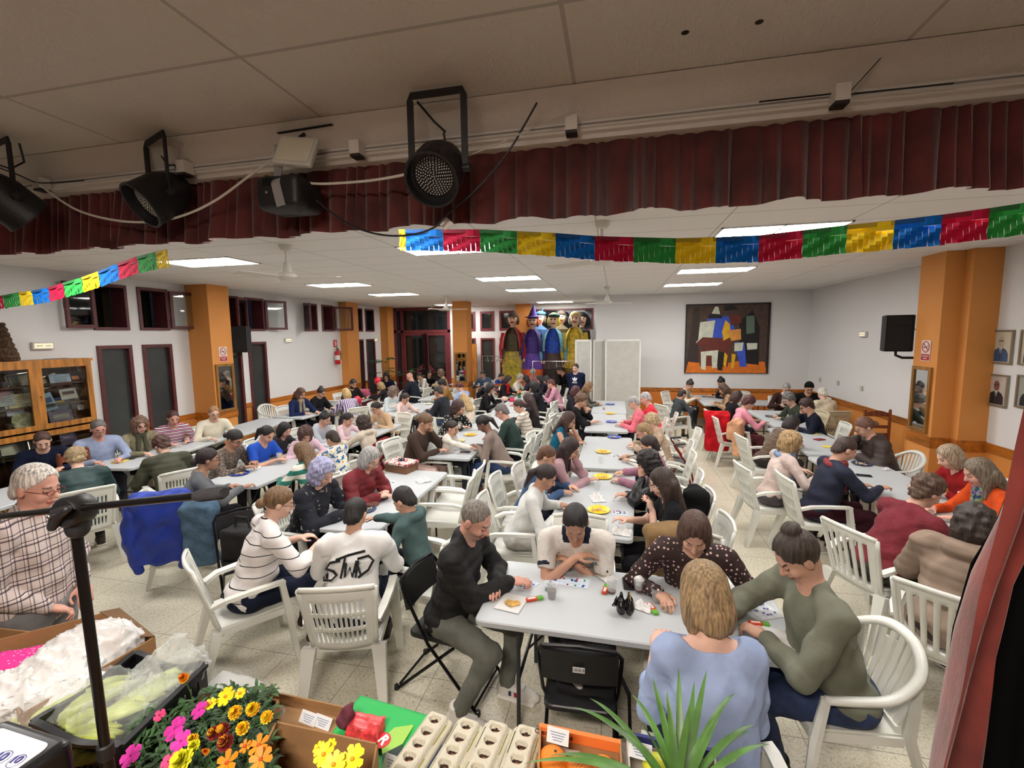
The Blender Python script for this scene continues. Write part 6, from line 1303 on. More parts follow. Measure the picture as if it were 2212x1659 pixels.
# ------------------------------------------------------------ stage lamps
BL = mat((24, 24, 26), .5, bmp=.2, bs=80)
def par(px, py, Y, aim, lab, bw=.24, bh=.3, tilt_lbl=0):
    c = Py(px, py, Y); t = thing('stage_lamp', lab, 'stage lamp', (c.x, c.y, 3.482)); ax = Vector(aim).normalized(); M_ = ax.to_track_quat('Z', 'Y').to_matrix(); o_ = Vector((0, 0, c.z-3.482)); r = .112
    MB().lathe(o_-ax*.13, [(0, -.02), (.05, -.02), (.085, .02), (.1, .06), (r, .1), (r, .22), (r+.004, .225), (r+.004, .24), (r-.006, .24), (r-.008, .2), (.088, .2), (.088, .19), (0, .19)], 28, M=M_).build('lamp_housing', BL, t, True)
    lz = o_-ax*.13+ax*.192; mb = MB()
    for k in range(9):
        nn = max(1, int(6.28*k/1.35)); rr = .0095*k
        for j in range(nn):
            a = 2*pi*j/nn; mb.ball(lz+M_ @ Vector((rr*cos(a), rr*sin(a), .004)), .0034, 6, 4)
    mb.build('led_cluster', mat((190, 188, 180), .2), t, True); MB().lathe(lz, [(.088, -.003), (0, -.003)], 24, M=M_).build('lens_plate', mat((60, 58, 56), .4), t)
    sd = ax.cross(Vector((0, 0, 1))).normalized()*bw/2; top = Vector((0, 0, -.012)); 
    MB().tube([o_+sd, o_+sd*1.0+Vector((0, 0, -o_.z-.03)), Vector((0, 0, -.01))+sd*.96, Vector((0, 0, -.01))-sd*.96, o_-sd+Vector((0, 0, -o_.z-.03)), o_-sd], 0, 4, flat=(.028, .008)).build('bracket', BL, t)
    for s in (-1, 1): MB().tube([o_+sd*s*.9, o_+sd*s*1.2], .016, 10).build('side_knob', BL, t, True)
    MB().tube([o_-ax*.13+Vector((0, 0, .02)), o_-ax*.1+Vector((0, 0, .12)), o_+Vector((.03, .02, .16)), Vector((.04, .05, -.1))+sd*.6, Vector((0, .05, -.01))+sd*.9], .005, 6).build('power_cable', BL, t, True)
par(947, 368, 1.93, (.0, -.62, -.5), 'round black stage lamp in the centre, its LED face towards the camera')
par(345, 425, 2.0, (-.3, -.75, -.6), 'black stage lamp tilted down to the left, second from the left edge'); par(12, 432, 1.85, (.15, .6, -.5), 'black stage lamp cut by the left edge of the photo')
# floodlight and projector
c = Py(640, 328, 1.95); t = thing('floodlight', 'square white LED floodlight hanging beside the slipped ceiling tile', 'floodlight', c); M_ = frameM((0, 0, 0), (1, .05, -.02), (.15, .35, 1)).to_3x3() @ Matrix.Rotation(-.12, 3, 'Z')
MB().rbox((0, 0, 0), (.19, .155, .025), .012).build('casing', mat((190, 190, 182), .4), t); MB().box((0, 0, .014), (.16, .125, .003)).build('lens', mat((206, 200, 180), .12), t); MB().tube([(-.04, .08, -.02), (-.04, .16, -.06)], .008).build('hook', BL, t)
t.rotation_euler = frameM((0, 0, 0), (1, .1, -.12), (.2, .42, .9)).to_euler()
c = Py(627, 425, 2.0); t = thing('dark_projector', 'dark box-shaped projector taped up with silver tape in front of the valance', 'projector', c); f = SDF((-.16, -.14, -.12), (.16, .14, .12), .007); f.box((0, 0, 0), (.085, .07, .045), r=.03, k=0); f.cap((-.07, -.03, -.03), (.07, -.03, -.05), .04, k=.03); f.build('casing', BL, t)
MB().tube([(-.005, -.05, .22), (0, -.07, .1), (.01, -.108, .03), (.03, -.105, -.07)], 0, 4, flat=(.045, .004)).build('silver_tape', mat((176, 176, 178), .25, metal=.6), t); MB().ball((-.03, -.12, -.01), .007).build('screw', mat((200, 200, 200), .2, metal=1), t); mb = MB(); [mb.box((-.06+.012*k, -.1, .04), (.003, .01, .035)) for k in range(5)]; mb.build('vent', mat((8, 8, 8), .6), t)
def cable(pts, r, col, lab, nm='hanging_cable'):
    P = [Py(x, y, Y) for x, y, Y in pts]; Q = []
    for i in range(len(P)-1):
        p = [P[max(i-1, 0)], P[i], P[i+1], P[min(i+2, len(P)-1)]]
        for k in range(6):
            f_ = k/6; Q.append(.5*((2*p[1])+(p[2]-p[0])*f_+(2*p[0]-5*p[1]+4*p[2]-p[3])*f_*f_+(3*p[1]-3*p[2]-p[0]+p[3])*f_**3))
    Q.append(P[-1]); o = MB().tube(Q, r, 7).build(nm, mat(col, .5), None, True); tag(o, lab, 'cable')
cable([(80, 392, 2.0), (110, 418, 2.02), (170, 455, 2.03), (250, 476, 2.03), (330, 479, 2.03), (400, 464, 2.03), (470, 430, 2.02), (545, 375, 2.02), (590, 345, 1.98)], .006, (206, 200, 190), 'white cable sagging across the left part of the valance')
cable([(662, 395, 2.0), (700, 397, 2.02), (780, 392, 2.02), (840, 384, 2.0), (897, 372, 2.0)], .006, (206, 200, 190), 'white cable from the projector to the round stage lamp')
cable([(683, 432, 2.0), (720, 462, 2.02), (770, 492, 2.02), (830, 508, 2.02), (890, 507, 2.02), (940, 490, 2.02), (975, 455, 2.02), (1030, 408, 2.02), (1095, 332, 2.0), (1130, 275, 2.0), (1160, 222, 2.0)], .0045, (22, 22, 24), 'black cable looping below the valance and up to the ceiling')
cable([(1005, 338, 2.0), (1090, 305, 2.0), (1160, 272, 1.99), (1240, 240, 2.02)], .003, (190, 184, 176), 'thin pale wire right of the round stage lamp')
cable([(0, 363, 1.95), (40, 378, 2.0), (75, 393, 2.0), (110, 395, 2.0), (180, 390, 2.0)], .004, (24, 24, 26), 'thin black cable at the upper left edge'); 
o = MB().poly([Py(947, 483, 2.06), Py(962, 497, 2.06), Py(981, 484, 2.06), Py(965, 469, 2.06)], .002, (0, -1, 0)).build('paper_tag', mat((222, 214, 208), .8), None); tag(o, 'small white paper diamond pinned to the bottom of the valance', 'paper')
# ------------------------------------------------------------ things on the tables
TZ = .742
def plate(x, y, col, lab, food=(206, 176, 120), s=1, k=28, grp=None, z=TZ):
    p = Pz(x, y, z); t = thing('paper_plate', lab, 'plate', p, 0, grp)
    MB().lathe((0, 0, 0), [(0, .001), (.075*s, .001), (.085*s, .004), (.11*s, .016), (.112*s, .014), (.086*s, .0), (0, -.001)], 24).build('plate_dish', mat(col, .35), t, True)
    rg = random.Random(int(x)); mb = MB()
    for i in range(k):
        a = rg.uniform(0, 6.3); r = rg.uniform(0, .07)*s; mb.ball((r*cos(a), r*sin(a), .006+rg.uniform(0, .01)), (.009, .007, .005), 7, 4)
    o = mb.build('corn_kernels', mat(food, .6, var=.2, vs=30), t, True); o['kind'] = 'stuff'
for x, y, c, l, *r in ((1303, 977, (232, 190, 70), 'yellow plate alone in the middle of the central table'), (1302, 1031, (236, 196, 50), 'yellow plate of kernels beside the dusty pink hoodie'), (1293, 1103, (238, 206, 50), 'yellow plate partly behind the white polo shirt', (214, 170, 130)), (1327, 945, (40, 80, 190), 'blue plate under the hand of the beige padded jacket'),
                       (1321, 912, (40, 84, 200), 'blue plate before the bright pink shirt'), (1318, 894, (226, 190, 70), 'yellow plate between the black loose top and pink shirt'), (1318, 874, (40, 84, 196), 'blue plate on the farthest central table'), (990, 953, (216, 206, 150), 'pale yellow plate before the dark brown sweatshirt'), (1016, 940, (232, 186, 60), 'yellow plate the toddler reaches for'),
                       (435, 948, (228, 200, 90), 'yellow plate before the pink striped sweater'), (518, 1024, (40, 76, 180), 'blue plate before the plain grey sweater'), (820, 1076, (52, 70, 110), 'navy plate full of kernels before the maroon jacket', (222, 196, 150)), (788, 1102, (70, 90, 120), 'blue plate of kernels beside the gift box table edge', (222, 196, 150)),
                       (668, 890, (214, 216, 196), 'pale plate before the navy coat by the left wall'), (896, 884, (226, 226, 220), 'white plate before the light blue cardigan'), (1110, 836+40, (222, 120, 120), 'pale red plate near the cream striped sweater'), (925, 873, (220, 224, 214), 'white plate before the charcoal sweater'), (780, 864, (230, 204, 110), 'yellow plate before the blond fringe child'),
                       (1665, 893+7, (80, 86, 100), 'dark plate before the green sweater'), (1861, 1003, (52, 62, 92), 'navy plate of kernels right of the red checked scarf', (222, 190, 150)), (768, 928, (226, 222, 212), 'white plate before the curly haired child'), (1525, 857, (70, 76, 90), 'dark plate on the table under the painting')):
    plate(x, y, c, l, *(r or ((206, 176, 120),)))
_cm = {}
def cmesh(c):
    if c not in _cm: _cm[c] = MB().lathe((0, 0, 0), [(.0, .003), (.0075, .003), (.0078, 0)], 8).mesh('counter', mat(c, .3))
    return _cm[c]
def card(x, y, rz, lab, w_=.19, h_=.10, col=(206, 218, 228), dots_=((40, 60, 150), (170, 40, 50), (40, 110, 70)), z=TZ, nd=16):
    p = Pz(x, y, z); t = thing('bingo_card', lab, 'bingo card', p, rz, None); MB().box((0, 0, .001), (w_, h_, .0015)).build('card_sheet', mat(col, .6), t); rg = random.Random(int(x+y)); g = MB(); cm = [cmesh(c) for c in dots_]
    for k in range(1, 9): g.box((-w_/2+w_*k/9, 0, .002), (.001, h_*.9, .0006))
    for k in range(1, 3): g.box((0, -h_/2+h_*k/3, .002), (w_*.96, .001, .0006))
    g.build('printed_grid', mat((130, 150, 190), .7), t)
    for i in range(nd):
        o = bpy.data.objects.new('counter', cm[rg.randrange(len(cm))]); COL.objects.link(o); o.parent = t; o.location = (rg.uniform(-.45, .45)*w_, rg.uniform(-.4, .4)*h_, .002)
card(1225, 1256, radians(-4), 'long bingo card with coloured counters before the white polo shirt', .30, .11, nd=22)
card(1140, 1263, radians(55), 'small bingo card held down by the man in black', .13, .1); card(1626, 1302, radians(-66), 'long bingo card with blue counters before the sage cardigan', .34, .15, (216, 218, 222), ((40, 50, 140), (40, 50, 140), (90, 90, 150)), nd=26)
card(1340, 1108, radians(-6), 'pale blue bingo card before the long-haired woman in black', .14, .1); card(1250, 1050, radians(4), 'pale blue card with brown counters beside the yellow plate', .16, .08, nd=14); card(1335, 985, radians(0), 'bingo card covered in dark counters beside the dark phone', .16, .14, (222, 224, 224), ((60, 60, 70),), nd=20)
card(720, 1127, radians(30), 'bingo card before the white sweater with thin stripes', .2, .1); card(825, 1122, radians(40), 'bingo card with dark counters before the small teal boy', .16, .1, (222, 226, 230), ((50, 60, 80),)); card(835, 1043, radians(40), 'bingo card under the elbow of the maroon jacket', .2, .08, (224, 226, 228), ((60, 60, 70),))
card(1023, 968, radians(12), 'pink printed bingo card before the taupe blazer', .2, .16, (226, 208, 214), ((170, 50, 80),)); card(1258, 955, 0, 'few dark counters on a pale card beside the dusty pink hoodie', .1, .06, (214, 218, 220), ((70, 70, 70),), nd=8); card(1345, 1130, .2, 'pale ticket beside the white napkin heap', .1, .05, nd=4)
def napkin(x, y, w_, h_, seed, lab, z=TZ, crumple=.03, col=(224, 222, 220), nm='paper_napkin'):
    p = Pz(x, y, z); rg = np.random.default_rng(int(seed*10)); a, b_, c, d = rg.uniform(0, 6, 4)
    o = MB().sheet(lambda u, v: ((u-.5)*w_, (v-.5)*h_, .004+crumple*(abs(sin(u*7+a+v*3))*abs(cos(v*6+b_-u*2)))*(1-(2*u-1)**4)*(1-(2*v-1)**4)+.0), 22, 18, th=.0012).build(nm, mat(col, .9), None, 'all', loc=p); o.rotation_euler.z = seed; tag(o, lab, 'napkin')
napkin(1342, 1150, .17, .15, 3, 'crumpled white napkin at the near corner of the central row', crumple=.05); napkin(1290, 1078, .2, .14, 5, 'crumpled white napkins behind the yellow plate by the polo shirt', crumple=.06); napkin(1105, 1303, .19, .17, 1.4, 'flat white napkin under the heart biscuit', crumple=.004); napkin(1310, 1248, .1, .12, 7, 'folded white napkin beside the black phone', crumple=.01)
napkin(1390, 1312, .12, .1, 9, 'crumpled white napkin beside the black pouch', crumple=.04); napkin(1675, 1375, .24, .16, 2.8, 'flat white napkin before the sage cardigan', crumple=.012); napkin(915, 1040, .16, .12, 4, 'heap of white tissues on the gift box table', crumple=.05); napkin(555, 1012, .12, .08, 8, 'crumpled white tissue before the leopard cardigan'); napkin(800, 1085, .1, .08, 12, 'small white tissue beside the navy plate')
napkin(1760, 938, .12, .08, 6, 'yellow napkin on the table of the right row', col=(232, 206, 70), crumple=.006); napkin(1786, 965, .14, .1, 7, 'yellow napkin nearer the red checked scarf', col=(232, 206, 70), crumple=.008); napkin(2070, 1062, .12, .1, 11, 'crumpled tissue on the table beside the orange sweater', crumple=.05); napkin(1915, 1015, .1, .05, 13, 'folded white tissue with a green wrapper on the right row')
def cup(x, y, lab, liquid=None, h_=.095, tissue=False, z=TZ, r=.034):
    p = Pz(x, y, z); t = thing('plastic_cup', lab, 'cup', p); MB().lathe((0, 0, 0), [(0, .001), (r*.72, .001), (r, h_), (r+.003, h_), (r+.001, h_-.004), (r*.7, .003)], 20).build('cup_wall', film((225, 228, 228), .28), t, True)
    if liquid: MB().lathe((0, 0, 0), [(0, .003), (r*.7, .003), (r*.86, h_*liquid[1]), (0, h_*liquid[1])], 20).build('drink', mat(liquid[0], .3), t, True)
    if tissue:
        f = SDF((-.05, -.05, .02), (.05, .05, .14), .004); f.ell((0, 0, .085), (.027, .025, .035), k=0); f.ripple(.006, 220); f.build('tissue', mat((226, 224, 222), .9), t)
CHO = (92, 62, 52); cup(1192, 1292, 'clear cup of chocolate drink near the left end of the nearest table', (CHO, .62)); cup(1418, 1300, 'clear cup of chocolate drink with a red rim beside the black pouch', ((70, 44, 38), .75)); cup(1321, 1281, 'nearly empty clear cup beside the folded napkin', (CHO, .2), .1); cup(1380, 1280, 'clear cup stuffed with a white tissue beside the black phone', (CHO, .3), tissue=True)
cup(1297, 1000, 'empty clear cup on the central table by the pink hoodie'); cup(604, 1000, 'tall clear cup before the girl in blue', None, .14); cup(1593, 1325, 'clear cup behind the blond woman, holding a tissue', None, .09, True); cup(2075, 1085, 'clear cup with tissue on the right table', None, .08, True); cup(1304, 885, 'red and clear cup on the far central table', ((190, 60, 70), .5)); cup(1290, 1058, 'faint clear cup beside the crumpled napkins')
def bar(x, y, rz, lab, z=TZ):
    p = Pz(x, y, z); t = thing('snack_bar', lab, 'snack bar', (p.x, p.y, p.z+.009), rz, 'red and green snack bars'); MB().rbox((-.02, 0, 0), (.075, .034, .016), .006).build('red_wrapper', mat((206, 64, 30), .35), t); MB().rbox((.036, 0, 0), (.04, .034, .016), .006).build('green_wrapper', mat((96, 170, 50), .35), t); MB().box((-.02, 0, .0085), (.05, .016, .001)).build('printed_band', mat((232, 225, 210), .4), t)
bar(1155, 1296, radians(28), 'red and green snack bar beside the heart biscuit'); bar(1308, 1275, radians(80), 'red and green snack bar left of the nearly empty cup'); bar(1400, 1276, radians(-5), 'red and green snack bar behind the chocolate cup'); bar(1410, 1318, radians(-70), 'red and green snack bar beside the blond woman'); bar(1640, 1350, radians(3), 'red and green snack bar beside the long bingo card')
# biscuit, phones, pouch
p = Pz(1107, 1305, TZ+.008); t = thing('heart_biscuit', 'golden heart shaped biscuit on a napkin before the man in black', 'biscuit', p)
f = SDF((-.07, -.06, -.01), (.07, .06, .025), .004); f.ell((-.022, .008, .006), (.03, .026, .008), k=0); f.ell((.022, .008, .006), (.03, .026, .008), k=.006); f.ell((0, -.012, .006), (.028, .022, .008), k=.01); f.ripple(.0015, 300); f.build('biscuit_body', mat((206, 160, 84), .7, var=.2, vs=30), t)
def phone(x, y, rz, lab, col=(24, 24, 28), w_=.075, h_=.155, th=.011):
    p = Pz(x, y, TZ); t = thing('phone', lab, 'phone', (p.x, p.y, p.z+th/2), rz); MB().rbox((0, 0, 0), (w_, h_, th), .01).build('phone_case', mat(col, .4), t); MB().rbox((0, 0, th/2+.0004), (w_*.9, h_*.93, .001), .008).build('screen', mat((10, 10, 14), .08), t)
phone(1358, 1262, radians(3), 'black phone lying on the nearest table'); phone(1350, 993, radians(88), 'dark blue phone case on the central table', (40, 48, 76)); phone(1005, 977, radians(85), 'phone in a maroon case before the dark brown sweatshirt', (90, 50, 60)); phone(973, 945, radians(80), 'dark phone beside the toddler'); phone(397, 953, radians(70), 'navy phone before the pink striped sweater', (34, 40, 66)); phone(1866, 1028, radians(80), 'dark phone right of the navy jacket', (36, 40, 56))
p = Pz(1350, 1325, TZ); t = thing('black_pouch', 'shiny black pouch with gold zip and tassel standing on the nearest table', 'pouch', p, .1)
f = SDF((-.09, -.08, -.01), (.09, .08, .17), .004)
for s in (-1, 1): f.ell((s*.026, 0, .05), (.03, .05, .055), k=.004); f.cap((s*.026, 0, .09), (s*.022, .01, .13), .018, .006, k=.01)
f.ripple(.003, 170); f.cut((0, 0, -1), 0); f.build('pouch_body', mat((18, 17, 18), .25), t); MB().tube([(.03, -.03, .1), (.028, .0, .135), (.024, .03, .11)], .002, 5).build('gold_zip', mat((190, 160, 80), .3, metal=.9), t)
mb = MB(); [mb.tube([(-.05, .0, .11), (-.06-.004*cos(k), .0+.01*sin(k), .08), (-.068+.012*cos(k), -.005+.012*sin(k), .05)], .0022, 4) for k in range(14)]; mb.build('tassel', BLK, t)
p = Pz(1185, 1275, TZ); t = thing('counter_pot', 'small clear pot of coloured counters beside the chocolate cup', 'pot', p); MB().lathe((0, 0, 0), [(0, .001), (.026, .001), (.03, .04), (.032, .04)], 18).build('pot_wall', film((225, 228, 228), .3), t, True); mb = MB(); rg = random.Random(2)
for i in range(26): mb.lathe((rg.uniform(-.016, .016), rg.uniform(-.016, .016), .004+i*.0011), [(0, .004), (.008, .004), (.008, 0)], 8, i % 3)
mb.build('counters', [mat((40, 60, 150), .3), mat((40, 140, 90), .3), mat((60, 90, 170), .3)], t).__setitem__('kind', 'stuff')
# gift box on table C
p = Pz(868, 1016, TZ); t = thing('gift_box', 'brown wooden gift box with a red and white patterned lid and dark bow', 'gift box', p, radians(-14)); MB().span((-.17, -.12, 0), (.17, .12, .1)).build('box_body', wood((116, 78, 52), 'X'), t); MB().span((-.18, -.13, .1), (.18, .13, .125)).build('lid', blotch([(0, (170, 60, 66)), (.46, (226, 214, 206)), (.55, (214, 190, 180))], 26), t)
mb = MB(); [mb.tube([(0, 0, .128), (.035*cos(a), .035*sin(a), .16), (.05*cos(a+.4), .05*sin(a+.4), .13), (0, 0, .128)], .006, 5) for a in (0, 1, 2, 3, 4, 5)]; mb.build('bow', mat((30, 26, 60), .3), t)
# wallet, pink bag, flowers on table D, cloths
p = Pz(802, 1092, TZ); o = SDF((-.1, -.08, -.01), (.1, .08, .05), .005).box((0, 0, .012), (.065, .04, .006), r=.006, k=0).box((0, .01, .026), (.06, .03, .003), r=.004, k=.004).ripple(.002, 120).build('wallet', mat((104, 62, 56), .5), None, loc=p); tag(o, 'open brown wallet beside the navy plate of kernels', 'wallet')
p = Pz(1090, 866, TZ); o = SDF((-.14, -.1, -.01), (.14, .1, .16), .009).ell((0, 0, .05), (.1, .06, .06), k=0).ripple(.01, 90).cut((0, 0, -1), 0).build('plastic_bag', mat((226, 184, 170), .5), None, loc=p); tag(o, 'pale pink crumpled bag on the table of the black turtleneck', 'bag')
p = Pz(1106, 868, TZ); o = SDF((-.1, -.08, -.01), (.1, .08, .14), .009).ell((0, 0, .04), (.07, .05, .06), k=0).ripple(.01, 100).cut((0, 0, -1), 0).build('plastic_bag', mat((206, 30, 70), .5), None, loc=p); tag(o, 'bright red crumpled bag beside the pale pink bag', 'bag')
p = Pz(1122, 860, TZ); t = thing('flower_posy', 'small pot of yellow and orange flowers on the far table', 'flowers', p); MB().lathe((0, 0, 0), [(.04, 0), (.05, .07), (.045, .07), (0, .06)], 14).build('pot', mat((60, 110, 60), .6), t, True); mb = MB(); rg = random.Random(8)
for i in range(22): a = rg.uniform(0, 6.3); leafblade(mb, (0, 0, .06), (.09*cos(a), .09*sin(a), rg.uniform(.1, .18)), .012, .2, 4)
mb.build('leaves', mat((50, 96, 44), .6), t); mb = MB(); [mb.ball((rg.uniform(-.06, .06), rg.uniform(-.05, .05), rg.uniform(.15, .2)), (.022, .022, .015), 8, 5, i % 2) for i in range(8)]; mb.build('blooms', [mat((236, 190, 40), .6), mat((222, 110, 30), .6)], t)
for x, y, w_, h_, c, lab in ((262, 996, .16, .22, (216, 190, 90), 'yellow booklet before the light blue shirt'), (275, 990, .2, .12, (40, 34, 34), 'dark wallet lying on the yellow booklet'), (302, 975, .22, .1, (120, 36, 48), 'maroon case before the khaki jacket'), (1770, 950, .16, .1, (130, 24, 36), 'red and black pouch on the right row')):
    p = Pz(x, y, TZ+(.012 if c == (40, 34, 34) else 0)); o = MB().rbox((0, 0, .006), (w_, h_, .012), .01).build('booklet' if 'booklet' in lab else 'wallet', mat(c, .5), None, loc=p); o.rotation_euler.z = .5; tag(o, lab, 'booklet' if 'booklet' in lab else 'wallet')
# ------------------------------------------------------------ coats and bags hung on chairs
def coat(name, x, y, rz, col, lab, hgt=.62, w_=.26, top=.92, cat='coat', sleeve=True, amp=.012, mt=None, h=.012, dx=0):
    t = thing(name, lab, cat, (x, y, 0), rz); f = SDF((-.42, -.28, top-hgt-.2), (.42, .28, top+.12), h)
    f.cap((-w_*.75, 0, top-.03), (w_*.75, 0, top-.03), .055, k=0); f.box((0, -.06, top-hgt*.5), (w_*.72, .03, hgt*.42), r=.04, k=.06); f.box((0, .06, top-hgt*.3), (w_*.6, .02, hgt*.2), r=.03, k=.06)
    f.ripple(amp, 32, seed=int(abs(x*10)), dirs=5); m_ = mt or cloth(col); f.build('coat_body', m_, t)
    if sleeve:
        for s in (-1, 1):
            f = SDF((-.5, -.25, top-hgt-.3), (.5, .25, top), h); f.cap((s*w_*.85, -.06, top-.1), (s*w_*.9+dx, -.1, top-hgt*.62), .06, .055, k=0); f.cap((s*w_*.9+dx, -.1, top-hgt*.62), (s*w_*.7+dx, -.1, top-hgt*1.02), .055, .04, k=.02); f.ripple(amp*.7, 50, seed=3); f.build('sleeve', m_, t)
    return t
BLU = mat((30, 58, 158), .55, var=.12, vs=6, bmp=.4, bs=14)
q = Pz(360, 1085, .85); coat('puffer_coat', q.x+.0, q.y-.06, radians(30), (30, 58, 158), 'royal blue puffer coat hung over a chair back, one sleeve hanging low', .7, .27, .97, mt=BLU, amp=.016)
q = Pz(432, 1100, .85); coat('denim_jacket', q.x+.02, q.y, radians(20), (76, 100, 122), 'faded denim jacket hung beside the blue puffer coat', .6, .14, .93, 'jacket', False)
q = Pz(520, 1290, .2); place_chair('fold', q.x-.1, q.y+.2, -40, 'black folding chair with a black bag, left of the thin striped sweater'); f = SDF((-.22, -.2, .4), (.22, .2, .85), .01); f.box((0, 0, .6), (.12, .08, .11), r=.04, k=0).ripple(.01, 50); t = thing('black_bag', 'slouchy black bag on the folding chair beside the denim jacket', 'bag', (q.x-.12, q.y+.2, 0)); f.build('bag_body', mat((16, 16, 18), .8), t); MB().tube([(-.08, 0, .72), (-.06, 0, .84), (.06, 0, .84), (.08, 0, .72)], .01, 6).build('strap', mat((30, 30, 32), .8), t, True)
q = Pz(1255, 1432, .55); place_chair('fold', q.x, q.y-.04, 92, 'black folding chair with a barcode label at the nearest table'); t = thing('black_backpack', 'black backpack on the folding chair with barcode label', 'backpack', (q.x+.03, q.y+.0, -.07))
f = SDF((-.25, -.22, .4), (.25, .22, .9), .009); f.box((0, 0, .57), (.13, .09, .1), r=.035, k=0).cap((.05, .08, .7), (.12, .08, .72), .05, k=.03).ripple(.008, 60); f.build('bag_body', mat((15, 15, 17), .75, bmp=.3), t); MB().tube([(.16, -.05, .68), (.24, -.1, .55), (.25, -.1, .3), (.18, -.08, .26), (.16, -.06, .5)], 0, 4, flat=(.03, .004)).build('strap', BLK, t)
f = SDF((-.2, -.2, .5), (.1, .1, .75), .007); f.ell((-.08, -.08, .66), (.06, .03, .03), k=0).cap((-.11, -.1, .66), (-.03, -.12, .57), .025, .02, k=.02).ripple(.006, 100); o = f.build('folded_shirt', mat((206, 204, 200), .9), None, loc=(q.x+.03, q.y+.0, -.07)); tag(o, 'crumpled white garment tucked on the black backpack', 'garment')
pfc = [o for o in bpy.data.objects if o.get('label', '').startswith('black folding chair with a barcode')][0]; MB().box((0, -.252, .73), (.062, .002, .03)).build('barcode_label', mat((220, 218, 214), .6), pfc)
mb = MB(); [mb.box((-.026+.0065*k, -.2535, .73), (.002+.001*(k % 3), .001, .018)) for k in range(9)]; mb.build('barcode', mat((20, 20, 20), .6), pfc)
q = Pz(1545, 905, .82); coat('red_coat', q.x+.02, q.y-.02, radians(5), (188, 24, 34), 'long bright red coat hung over a chair in the right aisle', .75, .24, .95, sleeve=False, amp=.02)
q = Pz(1563, 915, .82); coat('peach_jacket', q.x+.15, q.y-.18, radians(65), (214, 160, 126), 'peach jacket hung beside the long red coat', .62, .16, .92, 'jacket', False)
q = Pz(1432, 1165, .9); coat('tan_coat', q.x+.1, q.y+.05, radians(6), (134, 104, 66), 'tan brown coat on the chair of the woman in dots', .55, .27, .99, sleeve=False, mt=mat((126, 98, 62), .9, var=.08)); q = Pz(830, 965, .75); coat('maroon_jacket', q.x, q.y, radians(-80), (120, 20, 34), 'folded maroon jacket on a white chair in the middle aisle', .42, .2, .84, 'jacket', False)
q = Pz(1170, 1012, .8); coat('black_coat', Pz(1500, 1075, .85).x, Pz(1500, 1075, .85).y, radians(85), (18, 18, 20), 'black jacket on the chair of the long-haired woman in black', .4, .1, .93, 'jacket', False)
q = Pz(783, 850, .85); coat('pink_coat', q.x, q.y, radians(20), (170, 84, 104), 'dusty rose coat on a chair behind the bearded man', .5, .2, .95)
q = Pz(1158, 960, .45); o = SDF((-.16, -.16, -.2), (.16, .16, .2), .012).box((0, 0, 0), (.08, .05, .09), r=.03, k=0).ripple(.008, 50).build('handbag', mat((14, 14, 16), .5), None, loc=q); tag(o, 'black handbag hanging from a white chair in the middle aisle', 'handbag')
q = Pz(812, 1500-1, 0); 
# balloons near the left rear
for x, y, c, lab in ((816, 823, (206, 30, 60), 'red balloon beside the blond fringe child'), (772, 866, (196, 30, 60), 'red balloon low behind the purple striped shirt')):
    p = Pz(x, y, 1.15 if y < 850 else .9); t = thing('balloon', lab, 'balloon', p); MB().ball((0, 0, 0), (.1, .1, .12), 14, 10).build('balloon_skin', mat(c, .3), t, True); MB().lathe((0, 0, -.13), [(.014, 0), (.004, .02)], 8).build('knot', mat(c, .4), t)
# rollator handles
q = Pz(1455, 955, .85); t = thing('rollator', 'rollator with black handles and red brake cables behind the beige padded jacket', 'rollator', (q.x, q.y, 0))
for s in (-.22, .22):
    MB().tube([(.3, s, .08), (.22, s, .5), (.0, s, .82), (-.02, s, .86)], .013).tube([(-.2, s, .08), (.05, s, .6)], .013).build('side_frame', mat((120, 20, 30), .4, metal=.5), t, True); MB().tube([(-.02, s, .86), (.13, s, .88)], .018, 8).build('handle', BLK, t, True); MB().tube([(.02, s, .84), (.12, s, .83)], .008, 6).build('brake_lever', BLK, t, True)
    for x in (.3, -.2): MB().lathe((x, s, .08), [(.0, -.015), (.08, -.015), (.08, .015), (0, .015)], 16, M=Matrix.Rotation(pi/2, 3, 'X')).build('wheel', mat((50, 50, 52), .6), t)
    MB().tube([(.08, s, .85), (.12, s*1.05, .78), (.05, s, .66)], .005, 5).build('brake_cable', mat((190, 30, 40), .5), t)
MB().rbox((.02, 0, .58), (.28, .38, .03), .03).build('seat', BLK, t)
# ------------------------------------------------------------ empty chairs, by the pixel of the seat centre
for k, x, y, a, lab in (('round', 594, 912, -10, 'empty white round-backed chair at the left end of the wall table'), ('slot', 735, 900, 100, 'empty white chair behind the dark-haired bun girl in grey'), ('slot', 985, 1080, 185, 'empty white armchair in the aisle, right of the gift box table'), ('slot', 960, 1110, 190, 'empty white armchair nearest the aisle behind the small teal boy'),
                       ('slot', 970, 868, 170, 'empty white chair behind the mustard jacket'), ('slot', 1155, 925, 180, 'empty white armchair with the black handbag'), ('slot', 1180, 880, 180, 'empty white chair behind the cream striped sweater'),
                       ('slot', 1462, 985, 180, 'empty white armchair behind the navy striped cream sweater'), ('beige', 1650, 870, -60, 'empty beige slotted chair beside the pink sweater'), ('slot', 1560, 845+10, 260, 'empty white chair at the painting table'), ('slot', 1752, 900, 170, 'empty white slotted chair behind the navy sweater')):
    q = Pz(x, y, .44); place_chair(k, q.x, q.y, a, lab)
